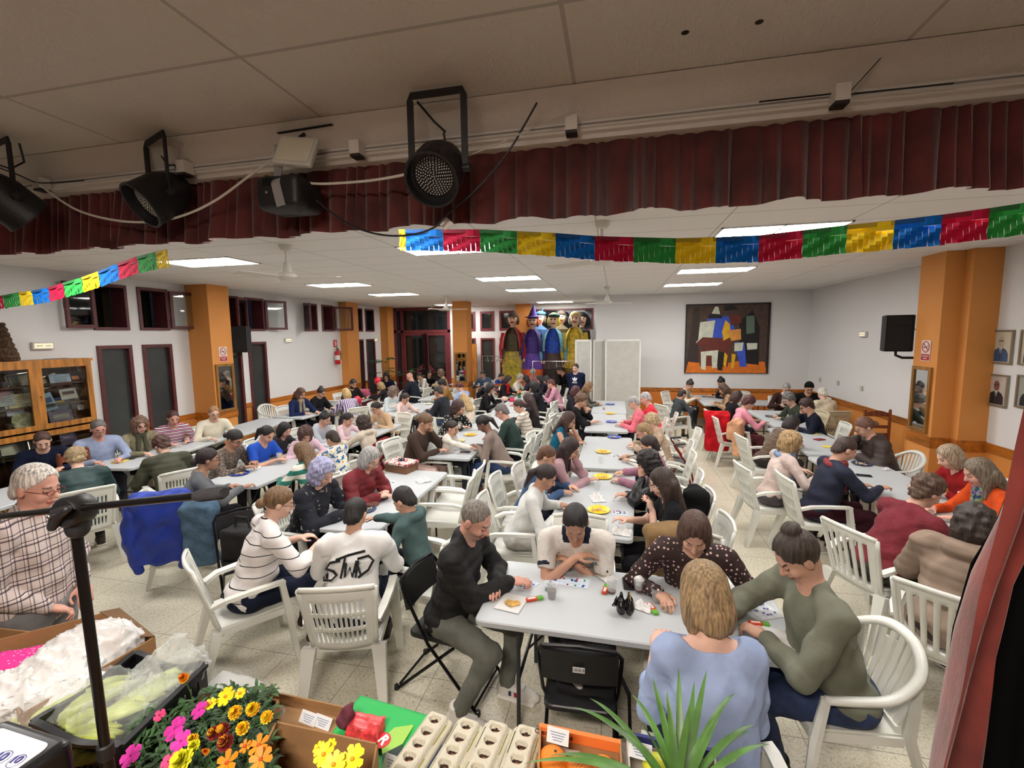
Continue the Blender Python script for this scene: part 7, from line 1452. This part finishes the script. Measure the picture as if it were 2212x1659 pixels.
# ------------------------------------------------------------ stage floor and the produce table on its edge
struct('floor_stage', MB().span((XL, -1.5, 0), (XR, 1.12, .72)), wood((96, 66, 44), 'X', 2))
ZT = 1.0
t = thing('trestle_table', 'brown trestle table carrying the produce at the stage edge', 'table', (-1.05, .95, 0)); MB().span((-1.7, -.62, ZT-.03), (1.55, .47, ZT)).build('tabletop', wood((150, 112, 74), 'X', 2), t)
for x in (-1.5, 1.4): MB().tube([(x, -.5, .72), (x, -.5, ZT-.03)], .02).tube([(x, .1, .72), (x, .1, ZT-.03)], .02).build('leg', TLEG, t)
KR = mat((150, 112, 72), .85, var=.06, vs=6, bmp=.15, bs=40); KRD = mat((112, 82, 52), .85, var=.06)
def Q(x, y, z=ZT): return Pz(x, y, z)
def kbox(name, lab, P, hgt, z=ZT, th=.006, m=KR, flaps=(), cat='box'):
    """open carton over the ground quadrilateral P, walls inward"""
    c = sum(P, Vector())/4; t = thing(name, lab, cat, (c.x, c.y, z)); L = [Vector((p.x-c.x, p.y-c.y, 0)) for p in P]; MB().poly(L, th).build('bottom', m, t)
    for i in range(4):
        a, b_ = L[i], L[(i+1) % 4]; d = (b_-a).normalized(); nn = Vector((-d.y, d.x, 0)); nn = nn if nn.dot(-(a+b_)/2) > 0 else -nn
        MB().poly([a, b_, b_+nn*th, a+nn*th], hgt if not isinstance(hgt, (list, tuple)) else hgt[i]).build('side_wall', m, t)
    return t, L, c
# cardboard tray with price cards behind the flowers
P = [Q(478, 1486), Q(752, 1545), Q(790, 1640), Q(500, 1600)]; t, L, c = kbox('cardboard_tray', 'shallow cardboard tray with white price cards behind the flowers', P, .035)
o = SDF((-.2, -.12, -.02), (.2, .12, .08), .008).box((0, 0, .02), (.1, .05, .012), r=.01, k=0).ripple(.008, 80).build('plastic_bag', film((225, 228, 230), .35), None, loc=Q(505, 1500, ZT+.04)); tag(o, 'clear plastic bag lying in the shallow cardboard tray', 'bag')
def pricecard(x, y, lab, z=ZT+.03, w_=.075, h_=.04, rz=-.15, tl=.9):
    p = Q(x, y, z); t = thing('price_card', lab, 'price card', p, rz); t.rotation_euler = (tl, 0, rz); MB().box((0, 0, 0), (w_, h_, .0012)).build('card_sheet', mat((224, 228, 232), .6), t)
    mb = MB(); [mb.box((0, h_*(.2-.16*k), .0009), (w_*(.72-.1*k), h_*.05, .0004)) for k in range(4)]; mb.build('printed_lines', mat((110, 130, 165), .6), t)
pricecard(571, 1524, 'price card at the upper left of the flower tray'); pricecard(596, 1538, 'price card touching the marigold, flower tray'); pricecard(666, 1551, 'price card in the middle of the flower tray'); pricecard(697, 1560, 'price card at the right of the flower tray'); pricecard(1205, 1590, 'handwritten card on the rim of the orange crate', ZT+.2, .07, .045, -.1, 1.2); pricecard(1383, 1622, 'handwritten card on the rim of the blue box', ZT+.16, .07, .045, -.1, 1.2)
pricecard(850, 1653, 'white card below the green bag', ZT+.03, .08, .05)
# green shopping bag
zz = ZT+.012; t = thing('green_bag', 'bright green shopping bag with a lime and black emblem lying on the table', 'bag', (0, 0, 0)); A, B, C_, D = Q(779, 1503, zz), Q(930, 1548, zz), Q(838, 1720, zz), Q(640, 1680, zz); lp = lambda u, v: (A.lerp(B, u)).lerp(D.lerp(C_, u), v)
MB().sheet(lambda u, v: lp(u, v)+Vector((0, 0, .006*sin(u*9+v*3)*sin(v*8))), 24, 24, th=.006).build('bag_cloth', mat((40, 172, 84), .7, bmp=.3, bs=40), t, 'all')
iv = lambda x, y: Q(x, y, zz+.011)
MB().poly([iv(852, 1572), iv(893, 1566), iv(893, 1569), iv(870, 1607), iv(826, 1630), iv(822, 1600)][::-1], .0012).build('lime_shape', mat((150, 196, 84), .7), t); MB().poly([iv(870, 1608), iv(866, 1630), iv(826, 1650), iv(826, 1630)][::-1], .0014).build('black_shape', mat((34, 52, 46), .7), t)
c = iv(824, 1600); MB().lathe(c, [(0, .003), (.033, .003), (.033, 0)], 24).build('red_disc', mat((206, 36, 48), .6), t); text_mesh('R', .05, 'lettering', mat((235, 230, 225), .6), t, frameM(c+Vector((.008, .0, .0045)), (.85, -.5, 0), (.5, .85, 0)), bold=.002)
o = SDF((-.2, -.15, -.05), (.2, .15, .12), .006).box((0, 0, .02), (.05, .03, .012), r=.012, k=0).ripple(.005, 140).build('red_net_bag', mat((206, 62, 66), .35, var=.25, vs=60), None, loc=Q(792, 1580, ZT+.02)); tag(o, 'red plastic wrapped pack behind the empty carton', 'bag')
o = SDF((-.1, -.1, -.05), (.1, .1, .1), .006).ell((0, 0, .03), (.035, .03, .035), k=0).cap((0, 0, .05), (.02, .02, .075), .012, .005, k=.02).ripple(.006, 120).build('beetroot', mat((92, 40, 56), .8, var=.3, vs=40), None, loc=Q(748, 1566, ZT+.03)); tag(o, 'purple beetroot beside the red wrapped pack', 'vegetable')
# egg cartons
PULP = mat((196, 190, 172), .95, bmp=.5, bs=120, var=.04)
def carton(x, y, rz, lab):
    t = thing('egg_carton', lab, 'egg carton', Q(x, y, ZT+.02), rz, 'grey pulp egg cartons with brown eggs'); W_, L_ = .108, .29; t.rotation_euler = (-.0, 0, rz); f = SDF((-.075, -.17, -.01), (.075, .17, .1), .0045)
    f.box((0, 0, .028), (W_/2-.012, L_/2-.012, .02), r=.012, k=0).box((0, 0, .055), (W_/2-.03, L_/2-.02, .012), r=.014, k=.012)
    for i in range(5):
        yy = (i-2)*.052; f.ell((.0, yy, .084), (.019, .017, .030), sub=True); f.ell((-.012, yy+.004, .082), (.01, .012, .02), sub=True); f.ell((.012, yy+.004, .082), (.01, .012, .02), sub=True)
    def pk(c): return ((np.abs(c[:, 0]) < .024) & (c[:, 2] < .066) & (c[:, 2] > .045) & (np.abs(c[:, 1]) < .13)).astype(int)
    f.build('carton_shell', [PULP, mat((54, 34, 26), .9)], t, pk)
    for i in range(5): MB().ball((0, (i-2)*.052, .052), (.014, .014, .010), 12, 8).build('egg', mat((166, 112, 82), .4), t, True)
    for s, c in ((-1, (110, 120, 70)), (1, (134, 128, 40))):
        for j in range(2): MB().box((s*.037, -.07+.14*j, .0655), (.013, .085, .0015), M=Matrix.Rotation(s*.35, 3, 'Y')).build('printed_band', mat(c, .8), t)
        text_mesh('HUEVOS FRESCOS', .0105, 'lettering', mat((236, 232, 214), .8) if s > 0 else mat((40, 46, 36), .8), t, Matrix.Translation((s*.0375, .07, .0672)) @ (Matrix.Rotation(s*.35, 4, 'Y') @ Matrix.Rotation(pi/2, 4, 'Z')))
    MB().box((.052, -.0, .045), (.002, .12, .02), M=Matrix.Rotation(-.25, 3, 'Y')).build('blue_stamp', mat((60, 86, 130), .8), t)
for x, y, rz, lab in ((905, 1652, -.17, 'leftmost of the four egg cartons, on the green bag'), (978, 1668, -.15, 'second egg carton from the left'), (1046, 1676, -.12, 'third egg carton from the left'), (1117, 1688, -.09, 'rightmost egg carton, beside the orange crate')): carton(x, y, rz, lab)
# orange crate with fruit
P = [Q(1166, 1640), Q(1340, 1680), Q(1350, 1830), Q(1160, 1790)]
t, L, c = kbox('fruit_crate', 'orange rimmed cardboard crate holding large oranges', P, .13, m=mat((170, 122, 78), .8, var=.06), cat='crate')
a, b_ = L[0], L[1]; d = (b_-a).normalized(); MB().poly([a+Vector((0, .004, .1)), b_+Vector((0, .004, .1)), b_+Vector((0, -.012, .1)), a+Vector((0, -.012, .1))][::-1], .035).build('orange_rim', mat((232, 122, 54), .6), t)
text_mesh('Clementinas', .026, 'lettering', mat((60, 30, 20), .7), t, frameM(a+d*.05+Vector((0, -.014, .118)), d, (0, 0, 1)))
MB().poly([a+d*.07+Vector((0, -.0135, .055)), a+d*.14+Vector((0, -.0135, .055)), a+d*.14+Vector((0, -.0135, .075)), a+d*.07+Vector((0, -.0135, .075))], .003, (0, 1, 0)).build('hand_hole', mat((216, 210, 196), .7), t)
for x, y, r, lab in ((1193, 1650, .05, 'left and largest orange in the crate'), (1252, 1670, .045, 'middle orange in the crate'), (1303, 1668, .045, 'right orange in the crate')):
    p = Q(x, y, ZT+.09); t = thing('orange', lab, 'orange', p, 0); MB().ball((0, 0, 0), (r, r, r*.97), 28, 18).build('peel', mat((236, 132, 26), .5, var=.05, bmp=.5, bs=260), t, True); MB().ball((.01, .0, r*.95), (.005, .005, .003)).build('stem_scar', mat((70, 60, 30), .8), t)
P = [Q(1352, 1640), Q(1545, 1682), Q(1545, 1800), Q(1360, 1780)]; t, L, c = kbox('fruit_crate', 'low crate with a dark blue printed rim holding yellow fruit', P, .10, m=mat((180, 172, 160), .8), cat='crate')
a, b_ = L[0], L[1]; MB().poly([a+Vector((0, .003, .075)), b_+Vector((0, .003, .075)), b_+Vector((0, -.01, .075)), a+Vector((0, -.01, .075))][::-1], .03).build('blue_rim', mat((40, 44, 110), .6), t)
p = Q(1418, 1655, ZT+.06); o = MB().ball((0, 0, 0), (.045, .04, .036), 20, 14).build('melon', mat((206, 206, 60), .4, var=.1), None, True, loc=p); tag(o, 'yellow fruit in the blue rimmed crate', 'fruit')
# spiky plant
base = Q(1468, 1735, ZT+.12); t = thing('spiky_plant', 'potted spiky green plant in front of the blond woman', 'plant', (base.x, base.y, ZT)); MB().lathe((0, 0, 0), [(.05, 0), (.065, .11), (.07, .115), (.06, .115), (0, .1)], 22).build('pot', mat((116, 66, 44), .7), t, True); rg = random.Random(2); LFm = mat((76, 116, 50), .42, var=.22, vs=9)
tips = [(1237, 1527, .1), (1273, 1508, .1), (1364, 1498, .14), (1409, 1462, .3), (1466, 1440, .34), (1527, 1446, .3), (1588, 1497, .1), (1632, 1565, .12), (1664, 1608, .1), (1560, 1530, .3), (1490, 1520, .34), (1440, 1490, .3), (1540, 1565, .16), (1622, 1580, .02), (1130, 1650, .06), (1185, 1632, .03), (1310, 1560, .16), (1600, 1640, .1), (1500, 1470, .2), (1385, 1560, .3)]
for i, (x, y, k) in enumerate(tips):
    q = Pz(x, y, ZT+.16+k*.6)-Vector((base.x, base.y, ZT)); mb = MB(); leafblade(mb, (rg.uniform(-.015, .015), rg.uniform(-.01, .01), .12), q, .0135, .28 if k < .2 else .1, 16, .35); mb.build('leaf', LFm, t, 'all')
# flowers: marigold, impatiens, cosmos heads over foliage in a carton
P = [Q(452, 1545), Q(608, 1575), Q(520, 1800), Q(262, 1700)]; t, L, c = kbox('flower_carton', 'cardboard carton packed with potted flowers', P, .12, m=KR)
GR = mat((48, 78, 40), .6, var=.35, vs=16)
t = thing('flower_foliage', 'dense dark green foliage under the marigolds and pink flowers', 'foliage', (0, 0, 0)); t['kind'] = 'stuff'; mb = MB(); rg = random.Random(12)
for i in range(2300):
    px, py = rg.uniform(285, 590), rg.uniform(1485, 1730); 
    if py < 1500+abs(px-470)*.25 and px < 440: py += 60
    z = ZT+.11+rg.uniform(0, .07); p = Q(px, py, z); a = rg.uniform(0, 6.3); l_ = rg.uniform(.02, .05); leafblade(mb, p, p+Vector((cos(a)*l_, sin(a)*l_, rg.uniform(-.015, .02))), rg.uniform(.004, .010), .25, 4)
mb.build('leaves', GR, t)
def fl_petals(mb, c, n, r, w_, up, rg, mi=0, cup_=.2):
    M_ = Vector(up).to_track_quat('Z', 'Y').to_matrix()
    for k in range(n):
        a = 2*pi*k/n+rg.uniform(-.1, .1); d = M_ @ Vector((cos(a), sin(a), cup_)); s_ = M_ @ Vector((-sin(a), cos(a), 0)); c0 = Vector(c)
        vs = [c0, c0+d*r*.45+s_*w_*.42, c0+d*r*.85+s_*w_*.5, c0+d*r, c0+d*r*.85-s_*w_*.5, c0+d*r*.45-s_*w_*.42]; mb.add(vs, [(0, 1, 2, 3), (0, 3, 4, 5)], mi)
def flower(x, y, kind, lab, z=ZT+.24, sc=1):
    c = Q(x, y, z); t = thing({'m': 'marigold', 'i': 'impatiens_flower', 'c': 'cosmos_flower', 'z': 'zinnia'}[kind[0]], lab, 'flower', c); rg = random.Random(int(x*y)); up = Vector((rg.uniform(-.25, .25), -.65, 1)).normalized(); M_ = up.to_track_quat('Z', 'Y').to_matrix(); mb = MB()
    if kind[0] in 'mz':
        col = {'my': [(244, 206, 30), (232, 150, 20)], 'mo': [(246, 160, 20), (232, 120, 16)], 'mr': [(120, 26, 22), (226, 170, 30)], 'zy': [(240, 236, 50), (220, 216, 40)]}[kind]
        for ring in range(8):
            for sub_ in range(2): fl_petals(mb, c*0+up*(.0022*ring+.001*sub_), int(11-ring*.8), .023*sc*(1-.1*ring)*(.9+.1*sub_), .0085*sc, (up+Vector((rg.uniform(-.12, .12), rg.uniform(-.12, .12), 0))).normalized(), rg, (1 if rg.random() < .3 else 0) if kind != 'mr' else (0 if ring < 4 or rg.random() < .3 else 1), .1+.24*ring+rg.uniform(-.1, .15))
        mb.build('petals', [mat(c_, .6) for c_ in col], t)
    elif kind[0] == 'i':
        fl_petals(mb, Vector(), 5, .031*sc, .0255*sc, up, rg, 0, .06); fl_petals(mb, up*.001, 5, .026*sc, .016*sc, up, rg, 0, .12); mb.build('petals', mat((222, 60, 170) if kind == 'i' else (226, 70, 130), .5, var=.1, vs=60), t); MB().ball(up*.003, .003, 6, 4).build('eye', mat((170, 30, 110), .5), t)
    else:
        col = {'cy': (250, 216, 30), 'co': (246, 138, 24)}[kind]; fl_petals(mb, Vector(), 8 if kind == 'cy' else 6, .032*sc, .017*sc, up, rg, 0, .12); mb.build('petals', mat(col, .5, var=.08), t); MB().ball(up*.004, (.006, .006, .005), 8, 6).build('eye', mat((226, 150, 20) if kind == 'cy' else (190, 80, 20), .7), t)
    b_ = Vector((rg.uniform(-.02, .02), rg.uniform(0, .03), -.11)); MB().tube([Vector(), b_*.5+Vector((.006, 0, 0)), b_], .0015, 5).build('stem', mat((70, 110, 50), .6), t)
for x, y, k, lab, *s_ in ((399, 1466, 'mo', 'small orange marigold above the black crate corner', .8), (488, 1505, 'cy', 'yellow daisy at the top of the flower carton'), (519, 1498, 'cy', 'small yellow daisy right of the topmost daisy', .6), (455, 1520, 'cy', 'small yellow daisy beside the upper pink flower', .6), (431, 1534, 'i', 'upper pink flower of the carton', .9), (548, 1533, 'my', 'yellow marigold touching the price card'), (509, 1540, 'my', 'yellow marigold left of the price card'), (577, 1550, 'my', 'rightmost yellow marigold of the carton', .9),
                       (378, 1574, 'i', 'large magenta flower at the left of the carton', 1.15), (391, 1601, 'i', 'magenta flower below the large magenta one'), (481, 1578, 'mr', 'dark red and yellow marigold in the middle', 1.0), (525, 1574, 'my', 'yellow marigold right of the dark red one', .9), (463, 1585, 'mr', 'darkest red marigold with yellow petals', .9), (488, 1605, 'mr', 'red edged marigold above the orange flowers', 1.1), (420, 1598, 'my', 'small golden marigold in the left half', .7), (423, 1613, 'zy', 'small lime yellow zinnia', .8),
                       (397, 1645, 'zy', 'large bright yellow zinnia at the bottom edge', 1.5), (283, 1632, 'i', 'magenta flower nearest the microphone stand', 1.0), (364, 1645, 'ir', 'half hidden pink flower at the bottom edge', .7), (345, 1545, 'ir', 'drooping dark pink flower beside the black crate', .6), (560, 1610, 'co', 'orange star flower leaning on the empty carton'), (564, 1640, 'co', 'lower orange star flower with six petals', 1.1), (491, 1648, 'co', 'orange star flower at the bottom edge', 1.1), (530, 1612, 'co', 'small orange star flower seen from the side', .6), (448, 1625, 'mo', 'small orange bud among dark leaves', .4)):
    flower(x, y, k, lab, sc=(s_[0] if s_ else 1)*1.0)
# empty carton with yellow daisies before it
P = [Q(604, 1668, ZT), Q(822, 1722, ZT), Q(800, 1880, ZT), Q(540, 1820, ZT)]; t, L, c = kbox('empty_carton', 'open empty brown cardboard carton in the middle foreground', P, .19, m=KR)
for x, y, s_, lab in ((700, 1630, .9, 'yellow daisy at the left of the front daisy bunch'), (714, 1612, .6, 'upright yellow daisy bud above the bunch'), (762, 1640, 1.1, 'largest yellow daisy at the right of the bunch'), (721, 1652, 1, 'yellow daisy at the bottom of the bunch'), (690, 1618, .6, 'small yellow daisy leaning left')): flower(x, y, 'cy', lab, ZT+.36, s_)
# black crate with bagged plantains
ZC2 = ZT+.20
TR, TL_, BR, BL_ = Pz(444, 1437, ZC2), Pz(292, 1410, ZC2), Pz(262, 1612, ZC2), Pz(70, 1560, ZC2)
cr = thing('plastic_crate', 'black perforated plastic crate of bagged plantains', 'crate', (0, 0, 0)); BLP = mat((17, 17, 19), .45)
def slat_wall(a, b_, nm, dip):
    L_ = (b_-a).length; nu = max(12, int(L_/.014)); d = (b_-a)
    mb = MB().sheet(lambda u, v: a+d*u+Vector((0, 0, -.2*(1-v)*(1)-(dip*(sin(pi*u)**2)*v if dip else 0))), nu, 12, skip=lambda i, j: i % 2 == 1 and j in (2, 3, 5, 6, 8, 9) and 2 < i < nu-3, th=.006); mb.tube([a+d*(k/20)+Vector((0, 0, -(dip*sin(pi*k/20)**2) if dip else 0)) for k in range(21)], 0, 4, flat=(.022, .012)); mb.build(nm, BLP, cr)
slat_wall(BL_, TL_, 'side_wall', .02); slat_wall(TL_, TR, 'side_wall', .035); slat_wall(TR, BR, 'side_wall', .0); slat_wall(BR, BL_, 'side_wall', .03)
MB().poly([Vector((p.x, p.y, ZT+.002)) for p in (BL_, BR, TR, TL_)], .006).build('crate_floor', BLP, cr)
GP = mat((156, 166, 66), .45, var=.25, vs=14); GP2 = mat((178, 190, 120), .45, var=.2, vs=10)
def plantain(p, d, l_, r, m_, lab, nm='plantain', bend=.25):
    p = Vector(p); d = Vector(d).normalized(); s_ = d.cross(Vector((0, 0, 1))).normalized(); pts = [p+d*l_*(u-.5)+Vector((0, 0, 1))*bend*l_*(.25-(u-.5)**2)+s_*.0 for u in [k/9 for k in range(10)]]
    o = MB().tube(pts, [r*x for x in (.25, .6, .85, 1, 1.02, 1, .95, .8, .5, .22)], 6).build(nm, m_, None, 'all'); return tag(o, lab, 'plantain' if nm == 'plantain' else 'vegetable', 'green plantains in the black crate')
rg = random.Random(3)
for i in range(9):
    x0, y0 = 170+rg.uniform(-28, 55), 1560+i*11; p = Q(175+i*7 % 30, 1545+i*12, ZT+.13); plantain(p, (1, .35+.1*rg.random(), .05), .19, .019, GP, 'green plantain low in the black crate, one of the loose hand beside the microphone pole')
for i in range(11):
    p = Q(95+i*12, 1515+(i % 3)*14-i*2, ZT+.15); plantain(p, (.8, .9, .15), .23, .024, GP2, 'pale green plantain inside the clear bag at the left of the crate')
for i in range(10):
    p = Q(245+i*11, 1552-i*8, ZT+.15); plantain(p, (.9, .6-.1*(i % 3), .1), .17, .02, GP2, 'pale green plantain inside the clear bag in the middle of the crate')
def filmbag(c, rx, ry, rz_, rot, lab, seed, a=.4, col=(232, 238, 236), knot=None, h=.009, amp=.012):
    f = SDF((-rx-.08, -ry-.08, -rz_-.05), (rx+.08, ry+.08, rz_+.12), h); f.ell((0, 0, 0), (rx, ry, rz_), k=0)
    if knot: f.cap((knot[0]*.6, knot[1]*.6, rz_*.6), (knot[0], knot[1], rz_+.03), .03, .015, k=.04)
    f.ripple(amp*.6, 22, seed=seed, dirs=6); f.crease(amp*2.6, 30, seed); f.crease(amp*1.3, 75, seed+3, 9); o = f.build('plastic_bag', film(col, a), None, loc=c); o.rotation_euler.z = rot; return tag(o, lab, 'bag')
filmbag(Q(150, 1520, ZT+.15), .20, .10, .07, .8, 'clear bag of pale plantains at the left of the black crate', 1, .16); filmbag(Q(285, 1530, ZT+.15), .15, .09, .07, .7, 'clear bag of yellow green plantains in the middle of the black crate', 2, .18); filmbag(Q(365, 1462, ZT+.17), .12, .08, .09, .75, 'knotted clear bag at the far end of the black crate', 3, .3, knot=(.04, .03))
for i in range(4): plantain(Q(345+i*12, 1470-i*5, ZT+.15), (.7, .7, .2), .13, .018, GP2, 'pale green vegetable inside the knotted bag of the black crate', 'green_vegetable')
# carton with white bags at the left
P = [Q(20, 1520), Q(300, 1372), Q(345, 1440), Q(80, 1640)]; P = [Q(-40, 1490), Q(268, 1400), Q(345, 1470), Q(60, 1660)]; t, L, c = kbox('vegetable_carton', 'brown carton filled with white plastic bags left of the black crate', P, .2, m=KR)
a, b_ = L[1], L[2]; MB().poly([a+Vector((0, 0, .2)), b_+Vector((0, 0, .2)), b_+Vector((-.06, -.02, .205)), a+Vector((-.05, -.05, .205))], .004).build('flap', KRD, t)
WB = (240, 240, 240); filmbag(Q(196, 1408, ZT+.19), .15, .10, .09, .7, 'white plastic bag with orange vegetables, topmost in the carton', 5, .72, WB, amp=.014); filmbag(Q(70, 1498, ZT+.16), .2, .11, .07, .55, 'long white plastic bag spilling over the carton edge at left', 6, .85, WB, amp=.016); filmbag(Q(130, 1455, ZT+.18), .13, .10, .08, .6, 'crumpled white bag in the middle of the carton', 8, .8, WB, amp=.014)
for i in range(6):
    p = Q(165+i*16, 1432-i*8, ZT+.17); o = MB().ball((0, 0, 0), (.045, .035, .035), 14, 10).build('sweet_potato', mat((214, 130, 84), .6, var=.15), None, True, loc=p); o.rotation_euler.z = i; tag(o, 'orange root vegetable inside the topmost white bag', 'vegetable', 'orange vegetables inside the white bag')
P = [Q(-60, 1400), Q(110, 1420), Q(60, 1500), Q(-120, 1480)]; t, L, c = kbox('gift_carton', 'brown carton holding pink gift bags at the left edge', P, .12, m=KR)
PK = dots((222, 40, 140), (240, 190, 220), 60, .22)
for k, (x, y, w_, h_, rz, lab) in enumerate(((45, 1432, .2, .13, .5, 'pink gift bag with white dots, upper one at the left edge'), (20, 1462, .22, .1, .35, 'pink gift bag with white dots, lower one at the left edge'))):
    o = SDF((-.2, -.15, -.05), (.2, .15, .08), .007).box((0, 0, 0), (w_/2, h_/2, .012), r=.01, k=0).ripple(.006, 60).build('gift_bag', PK, None, loc=Q(x, y, ZT+.14-.03*k)); o.rotation_euler.z = rz; tag(o, lab, 'bag')
o = SDF((-.12, -.12, -.05), (.12, .12, .08), .007).ell((0, 0, 0), (.07, .04, .03), k=0).ripple(.012, 90).build('purple_wrap', mat((150, 40, 140), .35), None, loc=Q(98, 1428, ZT+.13)); tag(o, 'shiny purple wrapping beside the pink gift bags', 'wrapping'); 
# ball dispenser
zb = 1.42; t = thing('ball_dispenser', 'black case with a white top and balls printed 10, lower left corner', 'ball dispenser', (0, 0, 0)); A, B, C_, D = Pz(-60, 1533, zb), Pz(142, 1598, zb), Pz(166, 1760, zb), Pz(-90, 1760, zb); cc = (A+B+C_+D)/4
f = SDF((-.16, -.14, -.3), (.16, .14, .03), .006); rz = atan2(B.y-A.y, B.x-A.x); f.box((0, 0, -.12), (.115, .09, .12), r=.018, k=0); o = f.build('case', mat((20, 20, 22), .3), t); o.location = B+Vector((-.13*cos(rz)+.0, -.13*sin(rz)-.095, -.022)); o.rotation_euler.z = rz
o_ = Vector(o.location)+Vector((0, 0, .019)); M_ = Matrix.Rotation(rz, 3, 'Z'); MB().rbox((0, 0, 0), (.205, .155, .003), .02).build('white_top', mat((226, 226, 234), .35), t).location = o_
t.children[-1].rotation_euler.z = rz
for k, (u, v, r, ft) in enumerate(((.03, .015, .026, '10'), (.078, .02, .022, '10'), (.072, -.024, .026, '10'), (.02, -.036, .024, '10'))):
    p = o_+M_ @ Vector((u, v, -.002)); b_ = thing('bingo_ball', 'white ball printed 10, ' + ('upper left of the four in the case', 'upper right of the four in the case', 'lower right of the four in the case', 'lower left of the four in the case')[k], 'ball', p); MB().ball((0, 0, 0), (r, r, .008), 22, 10).build('ball_surface', mat((216, 216, 222), .3), b_, True)
    MB().tube([(r*.8*cos(a*pi/12), r*.8*sin(a*pi/12), .0056) for a in range(24)], .0007, 4, closed=True).build('printed_ring', mat((60, 60, 130), .4), b_); text_mesh(ft, r*1.2, 'number', mat((48, 48, 130), .4), b_, Matrix.Translation((0, 0, .0088)) @ Matrix.Rotation(rz+.2, 4, 'Z'), bold=.0006)
MB().box((-.05, .02, 0), (.06, .026, .004)).build('dark_slot', mat((90, 80, 96), .5), t).location = o_+Vector((0, 0, .0005))
# microphone stand
ms = thing('microphone_stand', 'black microphone stand with a horizontal boom, left foreground', 'microphone stand', (0, 0, 0)); T0 = Py(163, 1130, .80); T1 = Py(236, 1680, .80+.05); d = (T1-T0); foot = T0+d*((T0.z-.74)/(T0.z-T1.z))
BM = mat((14, 14, 16), .35, metal=.3, spec=.5)
MB().tube([T0, T0+d*.89], .0118, 14).build('upper_tube', BM, ms, True); MB().tube([T0+d*.88, foot], .0155, 14).build('lower_tube', BM, ms, True); MB().lathe(T0+d*.885, [(.0165, -.02), (.019, -.015), (.019, .02), (.015, .024)], 16).build('height_collar', mat((24, 24, 26), .6), ms, True)
for k in range(3): a = 2*pi*k/3+.5; MB().tube([foot+Vector((0, 0, .1)), foot+Vector((cos(a)*.3, sin(a)*.3, .0))], .009).build('tripod_leg', BM, ms, True)
J0 = Py(163, 1098, .80); Bl, Br = Py(-60, 1122, .88), Py(430, 1071, .72)
MB().tube([Bl, J0, Br], .0085, 12).build('boom_tube', BM, ms, True); dd = (Py(485, 1064, .69)-Br); MB().tube([Br-dd*.15, Br, Br+dd*.1, Br+dd*.9, Br+dd], [.009, .0115, .0125, .012, .009], 14).build('foam_grip', mat((34, 34, 37), .9, bmp=.3, bs=200), ms, True)
M_ = Vector((.15, -1, .1)).to_track_quat('Z', 'Y').to_matrix(); MB().lathe(J0+Vector((0, -.002, -.004)), [(0, -.03), (.031, -.03), (.036, -.024), (.036, .022), (.031, .028), (0, .028)], 24, M=M_).build('clutch_disc', mat((26, 26, 28), .4), ms, True)
f = SDF((-.08, -.06, -.09), (.08, .06, .06), .004); f.cap((0, 0, -.05), (0, 0, -.02), .024, .026, k=0); f.cap((.0, -.035, .0), (.045, -.045, .018), .013, .009, k=.01); f.cap((.0, -.035, .0), (-.012, -.042, -.03), .014, .01, k=.01); f.build('wing_knob', mat((30, 30, 33), .5), ms, loc=J0); MB().ball(J0+Vector((.0, -.052, .0)), .005).build('pin', mat((150, 150, 150), .3, metal=1), ms)
